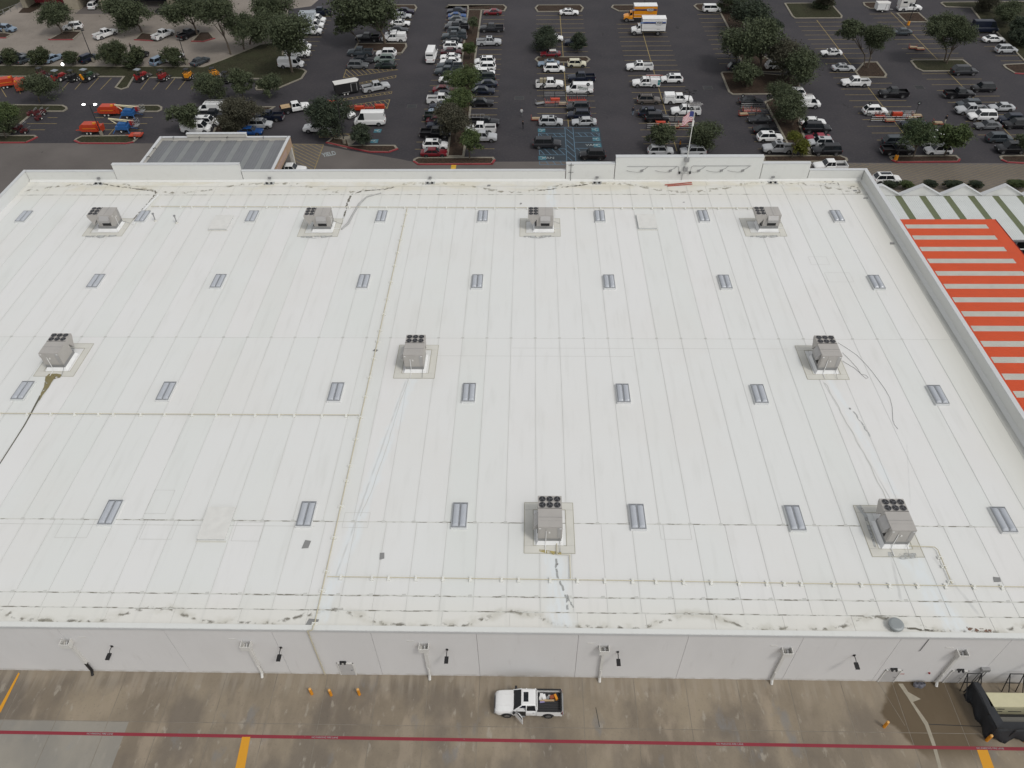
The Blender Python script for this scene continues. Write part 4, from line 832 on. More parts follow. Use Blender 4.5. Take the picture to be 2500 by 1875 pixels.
def tag(o, label, cat, group=None):
    o['label'] = label; o['category'] = cat
    if group: o['group'] = group
    return o
def struct(o, label=None):
    o['kind'] = 'structure'
    if label: o['label'] = label
    return o
def copy_thing(root, loc, rz, label, group=None, name=None):
    r = root.copy(); COLL.objects.link(r); r.location = loc; r.rotation_euler = (0,0,rz); r['label'] = label
    if group: r['group'] = group
    for ch in root.children:
        c = ch.copy(); COLL.objects.link(c); c.parent = r
        for g in ch.children:
            d = g.copy(); COLL.objects.link(d); d.parent = c
    return r
def text(body, size, mat, parent, loc, rot, name='lettering', shear=0.0, align='CENTER', bold=0.0):
    c = bpy.data.curves.new(name, 'FONT'); c.body = body; c.size = size; c.align_x = align; c.align_y = 'CENTER'; c.shear = shear; c.extrude = 0.004; c.offset = bold
    c.materials.append(mat); o = bpy.data.objects.new(name, c); COLL.objects.link(o); o.location = loc; o.rotation_euler = rot
    bpy.context.view_layer.update(); dg = bpy.context.evaluated_depsgraph_get()
    me = bpy.data.meshes.new_from_object(o.evaluated_get(dg)); bpy.data.objects.remove(o)
    if not me.materials: me.materials.append(mat)
    o = bpy.data.objects.new(name, me); COLL.objects.link(o); o.location = loc; o.rotation_euler = rot
    if parent: o.parent = parent
    return o
def strip(mb, a, b_, w, z):
    a = Vector((a[0], a[1])); b_ = Vector((b_[0], b_[1])); d = (b_ - a).normalized(); n = Vector((-d.y, d.x)) * w / 2
    mb.poly([(a-n)[:], (b_-n)[:], (b_+n)[:], (a+n)[:]], z)

# ------------------------------------------------------------------ ground
struct(MB().poly([(-900,-300),(900,-300),(900,1500),(-900,1500)], -0.03).build('ground', M_GRASS))
struct(MB().poly([(-170,126.0),(200,126.0),(200,330),(-170,330)], 0.0).build('parking_lot', M_ASPH))
lane = [(LANE[0][0], 60), *[tuple(p) for p in LANE], (LANE[-1][0]+80, LANE[-1][1]), (LANE[-1][0]+80, 60)]
struct(MB().poly([(p[0], p[1]) for p in lane], 0.006).build('front_lane', M_LANE))
struct(MB().poly(TAN_LOT, 0.006).build('tan_lot', M_TAN))
struct(MB().poly(TLGRASS, 0.03).build('grass_strip', M_GRASS))
struct(MB().poly(TLBED, 0.03).build('planting_bed', M_MULCH))
# far road and slope beyond the frame
struct(MB().poly([(-170,270),(200,270),(200,284),(-170,284)], 0.01).build('far_road', M_LANE))
# service drive: every slab its own piece over a joint bed
sd = struct(MB().poly([(-78.4,-60),(110,-60),(110,31.4),(-78.4,31.4)], -0.006).build('service_drive', M_JOINT))
xs = [-78.4]
while xs[-1] < 62: xs.append(xs[-1] + 4.63)
ysl = [-2, 5.2, 12.3, 19.4, 26.4, 31.0]
for i in range(len(xs)-1):
    for j in range(len(ysl)-1):
        if xs[i] < -64 or (j < 2 and xs[i] < -30): continue
        g = 0.028
        MB().box(xs[i]+g, xs[i+1]-g, ysl[j]+g, ysl[j+1]-g, -0.05, 0.004 + rnd.uniform(0, 0.004)).build('slab', M_SERV, sd)
# red fire-lane stripe with stencilled words, thick yellow bars
rl = MB(); n = 40
for i in range(n):
    x0 = -60 + i*3.0; x1 = x0 + 3.0
    ya = lambda x: 25.33 - (x + 45)*0.0015
    rl.poly([(x0, ya(x0)-.14), (x1, ya(x1)-.14), (x1, ya(x1)+.14), (x0, ya(x0)+.14)], 0.016)
red = struct(rl.build('fire_lane_stripe', M_REDLINE))
for x in (-37.0, -17.4, 17.2, 39.0):
    text('NO PARKING FIRE LANE', 0.21, M_SIGNW, red, (x, 25.33-(x+45)*0.0015, 0.022), (0,0,0))
for k, q in enumerate(YSTRIPES):
    struct(MB().poly(q, 0.018).build('yellow_bar', M_YTHICK))
struct(MB().poly(PATCHLINE, 0.015).build('concrete_patch', plain('pale_patch', (0.30,0.27,0.21), 0.9, 0, 0.25, 2)))
struct(MB().poly([(31.45,30.8),(31.49,30.8),(32.55,27.0),(32.51,27.0)], 0.014).build('pale_crack', M_JOINT))
ck = MB()
strip(ck, (34.2,27.15), (39.6,27.0), .06, 0.013); strip(ck, (6.02,28.2),(6.25,26.5),.05,0.013)
struct(ck.build('dark_joint', M_BLACK))

# ------------------------------------------------------------------ parking markings
for k, (xl, xr, ys_, cx) in enumerate(BAYS):
    mb = MB()
    for y in ys_:
        strip(mb, (xl, y), (xr, y), 0.13, 0.010)
    if cx: strip(mb, (cx, ys_[0]+1.5), (cx, ys_[-1]-2.9), 0.16, 0.012)
    struct(mb.build('stall_lines', M_YLINE))
mb = MB()
for a, b_ in YARD_LINES: strip(mb, a, b_, 0.14, 0.010)
struct(mb.build('yard_stall_lines', M_YLINE))
def clip_hatch(poly, ang, gap, w, z, mb):
    d = Vector((math.cos(ang), math.sin(ang))); n = Vector((-d.y, d.x)); P = [Vector(p) for p in poly]
    lo = min(p.dot(n) for p in P); hi = max(p.dot(n) for p in P); t = lo + gap/2
    while t < hi:
        h = []
        for i in range(len(P)):
            a, b_ = P[i], P[(i+1) % len(P)]; da, db = a.dot(n)-t, b_.dot(n)-t
            if da*db < 0: h.append((a + (b_-a)*(da/(da-db))).dot(d))
        h.sort()
        for i in range(0, len(h)-1, 2):
            if h[i+1]-h[i] > .2: strip(mb, n*t + d*h[i], n*t + d*h[i+1], w, z)
        t += gap
for i, p in enumerate(HATCH):
    mb = MB()
    for k in range(len(p)): strip(mb, p[k], p[(k+1) % len(p)], 0.14, 0.014)
    clip_hatch(p, R(-58 if i < 4 else -40), 0.95 if i < 5 else 0.8, 0.13, 0.018, mb)
    struct(mb.build('hatched_marking', M_YLINE))
mb = MB(); clip_hatch([(55.5,126.2),(100,125.6),(100,109),(61,109.5)], R(-28), 0.62, 0.10, 0.014, mb); strip(mb, (55.8,126.3),(61,109.5),.14,.02)
struct(mb.build('crossing_stripes', M_YLINE))
mb = MB()
for a, b_ in ((-68.5,-50.5),): 
    for x in [a + i*1.9 for i in range(10)]: strip(mb, (x-18, 110.5), (x-17.6, 113.6), .12, .012)
strip(mb, (-86.5,113.7),(-67,113.7),.12,.016); struct(mb.build('lane_ladder_marking', M_YBRIGHT))
struct(MB().box(-110,-64,115.2,115.4,0.008,0.02).build('red_lane_line', M_REDLINE))
struct(MB().poly([(-14.2,126.6),(-13.3,126.6),(-13.3,124.2),(-14.2,124.2)], 0.012).build('yellow_lane_mark', M_YBRIGHT))
struct(MB().poly([(1.6,140.2),(13.6,140.2),(13.6,129.0),(12.2,127.3),(2.0,127.3)], 0.008).build('blue_stall_fill', M_BFILL))
mb = MB()
for a, b_ in BLUE_LINES: strip(mb, a, b_, 0.13, 0.014)
struct(mb.build('blue_stall_lines', M_BLINE))
for (c, flip) in BLUE_SIGNS:
    s_ = struct(MB().box(c[0]-.72, c[0]+.72, c[1]-.75, c[1]+.75, 0.010, 0.020).build('accessible_symbol', M_BSIGN))
    g = MB(); sx = -1 if flip else 1
    pts = [(c[0]+sx*(.22+.32*math.cos(t*PI/5)), c[1]-.05+.5*math.sin(t*PI/5), .03) for t in range(1, 10)]
    g.tube(pts, .05, 4); g.tube([(c[0]-sx*.6, c[1]+.15, .03), (c[0]-sx*.1, c[1]+.1, .03), (c[0]+sx*.15, c[1]+.1, .03)], .06, 4)
    g.cyl((c[0]-sx*.62, c[1]+.3), .1, .022, .03, 8); g.build('wheelchair_sign', M_SIGNW, s_)
for c in VAN_WORDS: struct(text('VAN', 1.1, M_SIGNW, None, (c[0], c[1], 0.02), (0,0,0), 'van_word'))
fw = text('YIELD', 0.95, M_SIGNW, None, (YIELD_WORD[0], YIELD_WORD[1], 0.02), (0,0,R(24)), 'lane_lettering', 0.0, bold=0.03); fw.scale = (1.0, 2.3, 1.0); struct(fw)
for (x, y, lab) in MANHOLES:
    t = empty('drain_grate', lab, 'drain grate', (x, y, 0), 0, 'drain grates in the aisles')
    MB().box(-1.0,1.0,-.9,.9,-.02,.012).build('frame', MT('grate_frame',(.09,.085,.08),.9), t); g = MB().box(-.92,.92,-.82,.82,-.02,.020)
    g.build('grate', M_BLACK, t)

# ------------------------------------------------------------------ islands with kerbs
def inset(poly, d):
    n = len(poly); P = [Vector(p) for p in poly]; a = sum(P[i].x*P[(i+1)%n].y-P[(i+1)%n].x*P[i].y for i in range(n))
    if a < 0: P = P[::-1]
    out = []
    for i in range(n):
        e1 = (P[i]-P[i-1]).normalized(); e2 = (P[(i+1)%n]-P[i]).normalized(); n1 = Vector((-e1.y, e1.x)); n2 = Vector((-e2.y, e2.x))
        b_ = n1+n2
        if b_.length < .3: b_ = n1
        b_.normalize(); k = min(2.0, 1/max(.35, b_.dot(n1))); out.append(P[i] + b_*d*k)
    return [p[:] for p in P], [p[:] for p in out]
for (fill, redk, poly, lab) in ISLANDS:
    o_, i_ = inset(poly, 0.42); n = len(o_)
    soil = struct(MB().poly(i_, 0.10).build('planting_island', M_GRASS if fill == 'grass' else M_MULCH), lab)
    mb = MB(); V = [(*p, .13) for p in o_] + [(*p, .13) for p in i_] + [(*p, -.02) for p in o_] + [(*p, .08) for p in i_]
    F = []
    for i in range(n):
        j = (i+1) % n; F += [(i, j, n+j, n+i), (2*n+i, 2*n+j, j, i), (n+i, n+j, 3*n+j, 3*n+i)]
    mb.add(V, F); mb.build('kerb', M_KERB, soil)
    if redk:
        mb = MB(); any_ = False
        for i in range(n):
            a, b_ = Vector(o_[i]), Vector(o_[(i+1) % n]); e = (b_-a).normalized()
            if -e.x < -0.25:   # this edge faces the camera side
                nn = Vector((e.y, -e.x)); any_ = True
                mb.add([(*(a+nn*.04), .0), (*(b_+nn*.04), .0), (*(b_+nn*.04), .137), (*(a+nn*.04), .137), (*(b_-nn*.34), .137), (*(a-nn*.34), .137)], [(0,1,2,3),(3,2,4,5)])
        if any_: mb.build('red_paint', M_REDK, soil)
struct(MB().poly([(-38.4,134.2),(-36.6,137.2),(-33.4,137.8),(-33.2,135.2),(-34.4,132.3),(-36.5,133.5)], 0.05).build('kerb_ramp', M_KERB))
# ------------------------------------------------------------------ store building
ZR = 8.25
XL, XR, YB, YF = -78.4, 50.95, 30.9, 105.95
store = empty('store_building', 'long white warehouse store with flat membrane roof and parapets', 'store', (0,0,0))
MB().box(XL+.3, XR-.3, YB+.3, YF-.3, 0, 8.15).build('core_wall', M_WALL, store)
MB().box(XL+.3, XR-.35, YB+.15, 105.5, 8.15, 8.218).build('roof_deck', M_SEAM, store)
jx = [XL, -66.8, -57.6, -48.8, -39.9, -30.8, -21.6, -13.2, -4.3, 4.26, 13.4, 22.9, 30.9, 39.9, 46.5, XR]
for a, b_ in zip(jx[:-1], jx[1:]):
    MB().box(a+.014, b_-.014, YB, YB+.28, -.1, 8.12).build('wall_panel', M_WALL, store)
MB().box(XL, XL+.3, YB+.3, YF, 0, 8.2).build('side_wall', M_WALL, store)
MB().box(XR-.3, XR, YB+.3, YF, 0, 8.2).build('side_wall', M_WALL, store)
MB().box(XL+.31, XR-.31, YF-.3, YF, 0, 8.2).build('front_wall', M_BEIGE, store)
MB().box(XL-.06, XR+.06, YB-.09, YB+.14, 8.0, 8.30).build('edge_fascia', M_COPING, store)
MB().box(XL-.04, XR+.04, YB-.06, YB+.38, 8.304, 8.345).build('edge_coping', M_PARA, store)
# membrane sheets laid in bands, each a piece of its own
pitch, x_anchor = 2.87, -2.13
def sheets(y0, y1, zt, off=0.0, pit=pitch):
    k0 = math.ceil((XL+.3 - x_anchor - off)/pit); x = [XL+.32]
    k = k0
    while x_anchor + off + k*pit < XR-.6:
        v = x_anchor + off + k*pit
        if v > x[0]+.6: x.append(v)
        k += 1
    x.append(XR-.38)
    for a, b_ in zip(x[:-1], x[1:]):
        g = rnd.uniform(.010, .030); sk = rnd.uniform(-.012, .012); mb = MB(); n_ = max(1, int((y1-y0)/6)); V = []
        # slightly wavy long edges, as hot-welded laps are
        L_ = [(a+g+math.sin(i*1.7+a)*.012, y0+(y1-y0)*i/n_) for i in range(n_+1)]; Rr_ = [(b_-g+math.sin(i*1.7+b_)*.012, y0+(y1-y0)*i/n_) for i in range(n_+1)]
        for i in range(n_):
            mb.add([(*L_[i], zt), (*Rr_[i], zt), (*Rr_[i+1], zt), (*L_[i+1], zt)], [(0,1,2,3)])
            mb.add([(*L_[i], zt), (*L_[i+1], zt), (*L_[i+1], 8.19), (*L_[i], 8.19)], [(0,1,2,3)]); mb.add([(*Rr_[i+1], zt), (*Rr_[i], zt), (*Rr_[i], 8.19), (*Rr_[i+1], 8.19)], [(0,1,2,3)])
        mb.build('roof_sheet', M_ROOF, store)
sheets(31.25, 32.70, ZR, .6, 5.74)
sheets(32.74, 34.12, ZR, .3)
sheets(34.16, 41.85, ZR, .3)
sheets(41.89, 68.32, ZR)
sheets(68.36, 101.35, ZR)
sheets(101.39, 103.8, ZR)
sheets(103.84, 105.46, ZR, .3, 5.74)
# grimy cross laps
def lap(y, z=8.255, w=.10):
    mb = MB(); x = XL+.5
    while x < XR-.5:
        x2 = x + rnd.uniform(2.5, 6); mb.poly([(x, y-w*rnd.uniform(.3,.6)), (x2, y-w*rnd.uniform(.3,.6)), (x2, y+w*rnd.uniform(.3,.6)), (x, y+w*rnd.uniform(.3,.6))], z); x = x2
    mb.build('cross_lap', M_LAP, store)
lap(32.72, w=.12); lap(34.14, w=.15); lap(41.87, w=.13); lap(101.37, w=.16)
M_LAPS = plain('faint_lap', (0.51,0.51,0.48), 0.9, 0, 0.2, 1)
mb = MB(); 
for a, b_, y in ((XL+.4, XR-.4, 68.34), (-13.5, 12, 65.2), (-2, 30, 66.6), (XL+.4, -20, 41.3)): strip(mb, (a, y), (b_, y), .05, 8.256)
for x in [x_anchor + 2.87*k for k in range(-26, 18)]:      # welded joints show as small grey marks
    for yy in (41.9, 34.2, 68.4): mb.poly([(x-.16, yy-.14), (x+.18, yy-.12), (x+.15, yy+.15), (x-.17, yy+.12)], 8.2585)
mb.build('weld_mark', M_LAPS, store)
# rectangular patches
def frame_rect(mb, x0, x1, y0, y1, w, z):
    for a, b_ in (((x0,y0),(x1,y0)),((x1,y0),(x1,y1)),((x1,y1),(x0,y1)),((x0,y1),(x0,y0))): strip(mb, a, b_, w, z)
for q in ((-36.6,-34.6,42.6,45.4),(-44,-41,39.8,41.9),(-36,-33,39.7,41.8),(-27.4,-24.8,39.6,41.7),(-17.4,-15.0,41.2,42.9),(37.2,39.6,83.4,85.2),(38.4,41.6,79.6,81.6),(12.2,15,40.2,41.8)): mb = MB(); frame_rect(mb, *q, .035, 8.262); mb.build('membrane_patch', M_LAPS, store)
# washed bright and dark streaks below units
def streak(pts, w, mat, name, z=8.266):
    mb = MB(); P = [Vector(p) for p in pts]; ws = w if isinstance(w, list) else [w]*len(P); L_, R_ = [], []
    for i, p in enumerate(P):
        d = (P[min(i+1,len(P)-1)]-P[max(i-1,0)]).normalized(); n_ = Vector((-d.y, d.x)); L_.append(p+n_*ws[i]/2); R_.append(p-n_*ws[i]/2)
    for i in range(len(P)-1): mb.poly([L_[i][:], R_[i][:], R_[i+1][:], L_[i+1][:]], z)
    mb.build(name, mat, store)
def subdiv(pts, k=5, j=.08):
    o = []
    for a, b_ in zip(pts[:-1], pts[1:]):
        for i in range(k):
            t = i/k; o.append((a[0]+(b_[0]-a[0])*t+rnd.uniform(-j, j), a[1]+(b_[1]-a[1])*t+rnd.uniform(-j, j)))
    return o+[pts[-1]]
def blot(name, c, th0=.42, th1=.55, sc=1.6):
    m, b = new_mat(name, 0.85); tr = m.node_tree.nodes.new('ShaderNodeBsdfTransparent'); mx = m.node_tree.nodes.new('ShaderNodeMixShader'); out = m.node_tree.nodes['Material Output']
    f = sstep(noise(sc, 6), th0, th1); setc(b, c); lk = m.node_tree.links
    lk.new(f.s, mx.inputs[0]); lk.new(tr.outputs[0], mx.inputs[1]); lk.new(b.outputs[0], mx.inputs[2]); lk.new(mx.outputs[0], out.inputs['Surface']); return m
M_DIRT = blot('dark_grime', (0.13,0.12,0.095)); M_DIRT2 = blot('olive_grime', (0.20,0.17,0.08), .3, .45); M_WASH = blot('washed_white', (0.655,0.69,0.705), .25, .8, .5)
M_SHEEN = blot('damp_grey', (0.40,0.41,0.40), .38, .6, 1.2)
M_SPECK = blot('speckled_grime', (0.22,0.21,0.18), .52, .60, 2.6); M_RUN = blot('pale_run', (0.34,0.35,0.34), .40, .60, 1.8)
for k, pl in enumerate(GUTTER_DIRT): 
    q = subdiv(pl, 5, .07); streak(q, [rnd.uniform(.10,.38) for _ in q], M_DIRT, 'gutter_dirt')
    pass
streak(CRACK_DARK, [.28,.2,.16,.14,.12,.12,.12], blot('line_grime', (0.10,0.095,0.07), .2, .35), 'dark_run')
MB().poly(STAIN_OLIVE, 8.268).build('olive_stain', M_DIRT2, store)

streak(subdiv([(-13.5,61.2),(-14.1,57),(-14.5,52),(-15.2,46),(-15.9,42.5)], 5, .05), .05, M_LAPS, 'grey_run')

streak(subdiv([(2.5,38.0),(2.55,36.3),(3.0,35.2),(3.35,34.0),(3.4,33.0)], 4, .05), .18, M_RUN, 'grey_run')
streak(subdiv([(3.3,34.8),(3.6,33.8),(3.9,33.2)], 4, .06), .14, M_RUN, 'grey_run')


streak(subdiv([(32.8,61),(33.1,58),(33.5,54),(33.9,50),(34.2,45)], 5, .07), .09, M_LAPS, 'grey_run')
streak(subdiv([(34.5,57),(34.9,55),(35.2,53)], 4, .07), .16, M_SHEEN, 'grey_run')

streak(subdiv([(36.4,31.7),(37.2,31.55),(38.5,31.5)], 4, .05), .3, blot('rusty_leaves', (0.17,0.10,0.07), .46, .56, 3.5), 'leaf_drift')
streak(subdiv([(30.5,31.9),(32.5,31.5),(34.0,31.45)], 5, .06), .18, M_DIRT, 'leaf_drift')
for (x, y, w, l) in ((45.6,104.6,2.4,1.2),(48.6,102.6,1.6,2.2)): MB().poly([(x-w/2,y-l/2),(x+w/2,y-l/2),(x+w/2,y+l/2),(x-w/2,y+l/2)], 8.264).build('grime_patch', M_SPECK, store)
# parapets with copings, stepped up in the middle and left
def parapet(x0, x1, y0, y1, zt, nm='parapet'):
    MB().box(x0, x1, y0, y1, 8.2, zt).build(nm, M_PARA, store)
    MB().box(x0-.05, x1+.05, y0-.05, y1+.05, zt+.002, zt+.07).build('coping', M_COPING, store)
parapet(XL+.46, -64.16, 105.5, YF, 9.9); parapet(-64.04, -44.4, 105.44, YF+.05, 11.05); parapet(-44.28, 5.42, 105.5, YF, 9.9)
parapet(5.55, 12.85, 105.44, YF+.05, 11.05); parapet(12.97, 34.98, 105.38, YF+.1, 12.15); parapet(35.1, 42.2, 105.44, YF+.05, 11.05); parapet(42.33, XR-.5, 105.5, YF, 9.9)
parapet(XL, XL+.4, YB+60.1, YF, 9.9, 'side_parapet'); parapet(XR-.42, XR, YB+.4, YF, 9.9, 'side_parapet')
MB().box(XL, XL+.4, YB+.4, YB+60, 8.2, 9.9).build('side_parapet', M_PARA, store)
MB().xprism([(105.5,8.24),(105.2,8.26),(105.5,8.55)], XL+.5, XR-.5).build('cant_strip', M_PARA, store)
MB().yprism([(XR-.42,8.24),(XR-.75,8.26),(XR-.42,8.6)], 31.5, 105.1).build('cant_strip', M_PARA, store)
# doors in the rear wall
M_DOOR = plain('grey_door', (0.44,0.43,0.42), 0.6)
for dx in REARDOORS:
    d = MB().box(dx-.62, dx+.62, YB-.05, YB-.001, .03, 2.15).build('door', M_DOOR, store)
    fr = MB().box(dx-.74, dx-.64, YB-.08, YB-.002, .02, 2.3); fr.box(dx+.64, dx+.74, YB-.08, YB-.002, .02, 2.3); fr.box(dx-.74, dx+.74, YB-.09, YB-.003, 2.18, 2.3); fr.build('frame', M_OFFW, d)
    MB().box(dx+.42, dx+.52, YB-.12, YB-.055, .98, 1.06).build('handle', M_STEEL, d)
# leader heads and downspouts
for i, x in enumerate((-39.8, -24.15, -8.85, 6.5, 21.9, 36.5)):
    hd = MB(); z0, z1 = 5.55, 6.2
    for bb in ((x-.42,x+.42,YB-.62,YB-.57,z0,z1),(x-.42,x-.37,YB-.569,YB-.001,z0,z1),(x+.37,x+.42,YB-.569,YB-.001,z0,z1),(x-.369,x+.369,YB-.569,YB-.001,z0,z0+.04)): hd.box(*bb)
    h = hd.build('leader_head', M_OFFW, store)
    MB().tube([(x+.04,YB-.14,5.95),(x+.04,YB-.52,5.78)], .11, 8).build('outlet', M_STEEL, h)
    MB().box(x-.13, x+.13, YB-.24, YB-.004, 1.9, 5.54).build('downspout', M_OFFW, store)
    MB().tube([(x,YB-.16,1.95),(x,YB-.16,.5),(x,YB-.42,.06)], .13, 8).build('boot_pipe', M_BLACK if i == 0 else M_OFFW, store)
    MB().box(x-1.45 if i else x+1.2, x-.85 if i else x+1.8, YB-.03, YB-.003, 6.38, 6.52).build('overflow_flap', M_OFFW, store)
MB().tube([(33.14,YB-.03,8.1),(33.1,YB-.05,5.95),(33.0,YB-.06,5.85)], .03, 5).build('conduit', M_STEEL, store)
bx = MB().box(39.4,40.1,YB-.32,YB-.003,2.7,3.05); bx.tube([(39.5,YB-.2,2.7),(39.5,YB-.2,.4)],.05,5); bx.tube([(39.75,YB-.2,2.7),(39.75,YB-.2,.4)],.05,5); bx.tube([(40.0,YB-.2,2.7),(40.0,YB-.2,.4)],.04,5)
bx.build('meter_pipes', M_STEEL, store)
MB().cyl((35.35,YB-.06),.09,1.8,1.9,8).build('red_button', M_REDK, store)
MB().box(32.75,33.3,YB-.03,YB-.003,1.45,1.6).build('door_sign', plain('pale_pink_sign',(.45,.28,.26),.7), store)

# ------------------------------------------------------------------ rear wall lamps, bollards, pipes
def flood(x, z):
    t = empty('wall_floodlight', '', 'wall light', (x, YB, z), 0, 'floodlights on the rear wall')
    MB().tube([(0,-.02,.22),(.0,-.45,.28),(.0,-.62,.18)], .035, 6).build('arm', M_BLACK, t)
    MB().box(-.17,.17,-1.2,-.6,.02,.14).build('head', M_BLACK, t)
    MB().box(-.10,.10,-.06,-.002,.1,.34).build('bracket', M_BLACK, t); return t
f0 = flood(0, 0)
fl = [(-36.3,4.7,'black floodlight right of the leftmost leader head'),(-21.4,4.85,'black floodlight between the second leader head and gas pipe'),(-6.95,4.85,'black floodlight right of the third leader head'),(7.75,4.8,'black floodlight just right of the leader head above the pickup'),(27.9,4.7,'black floodlight alone between the last two leader heads'),(43.6,4.9,'black floodlight at the right edge of the wall')]
f0.location = (fl[0][0], YB, fl[0][1]); f0['label'] = fl[0][2]
for x, z, l in fl[1:]: copy_thing(f0, (x, YB, z), 0, l)
for i, (dx, l) in enumerate(zip(REARDOORS, ('small twin lamp over the door behind the three bollards','small twin lamp over the door by the wet stain','small twin lamp over the door beside the tarped fence'))):
    t = empty('door_lamp', l, 'wall light', (dx-.1, YB, 2.55), 0, 'lamps over the rear doors'); MB().box(-.28,.28,-.12,-.002,-.06,.10).build('housing', M_BLACK, t)
    for s in (-.18,.18): MB().cyl((s,-.2),.09,-.1,.06,8).build('lamp_head', M_DARK, t)
bp = None
for (x, y, l) in BOLLARDS:
    if bp is None:
        bp = empty('bollard', l, 'bollard', (x, y, 0), 0, 'yellow bollards on the service drive')
        MB().cyl((0,0),.13,0,1.05,14).build('post', M_YEL, bp, smooth=False); MB().tube([(0,0,1.05),(0,0,1.12),(0,0,1.15)],[.13,.09,.02],12).build('cap', plain('faded_orange',(.62,.34,.10),.6), bp)
    else: copy_thing(bp, (x, y, 0), 0, l)
M_PIPE = plain('gas_pipe_cream', (0.50,0.46,0.34), 0.6, 0, .12, 3)
M_BLOCK = plain('support_block', (0.68,0.68,0.64), 0.7)
def pipe(name, pts, lab, sp=2.75, r=.045, grp='gas pipes across the roof'):
    t = empty(name, lab, 'gas pipe', (0,0,0), 0, grp); MB().tube(pts, r, 6).build('pipe', M_PIPE, t)
    for a, b_ in zip(pts[:-1], pts[1:]):
        a, b_ = Vector(a), Vector(b_); d = b_-a; L_ = d.length
        if abs(d.z) > 1 or L_ < 3: continue
        s = sp*.5
        while s < L_:
            p = a + d*(s/L_); al = abs(d.x) > abs(d.y); hx, hy = (.13,.26) if al else (.26,.13)
            k = MB().box(p.x-hx, p.x+hx, p.y-hy, p.y+hy, 8.262, 8.40); k.box(p.x-hx*.7, p.x+hx*.7, p.y-hy*.25, p.y+hy*.25, 8.40, 8.53); k.build('support_block', M_BLOCK, t); s += sp*rnd.choice((.62,1,1,1.15))
    return t
ZP = 8.45
pipe('gas_pipe', [(-17.9,97.3,ZP),(-17.9,31.3,ZP),(-17.9,31.05,8.62),(-17.9,30.7,8.62),(-18.1,30.7,8.5),(-18.4,30.74,8.3),(-18.43,30.76,.2)], 'long cream gas pipe running down the roof and rear wall', 3.1, .055)
pipe('gas_pipe', [(-76,55.45,ZP),(-18.1,55.5,ZP)], 'gas pipe crossing the left half of the roof', 2.6)
pipe('gas_pipe', [(-17.7,35.85,ZP),(10,35.75,ZP),(46,35.5,ZP)], 'gas pipe along the near edge of the roof, right half', 2.4)
pipe('gas_pipe', [(-56.0,97.8,ZP),(-17.9,97.5,ZP),(9,97.3,ZP),(33.6,97.2,ZP)], 'gas pipe along the far row of units', 2.7)
pipe('gas_pipe', [(2.6,39.5,ZP),(2.6,38.35,ZP),(3.75,38.3,ZP),(3.72,35.9,ZP)], 'short branch pipe below the central near unit', 1.6, .045)
pipe('gas_pipe', [(34.2,39.6,ZP),(36.6,39.5,ZP),(36.8,39.2,ZP),(36.7,35.7,ZP)], 'short branch pipe below the right near unit', 1.5, .045)

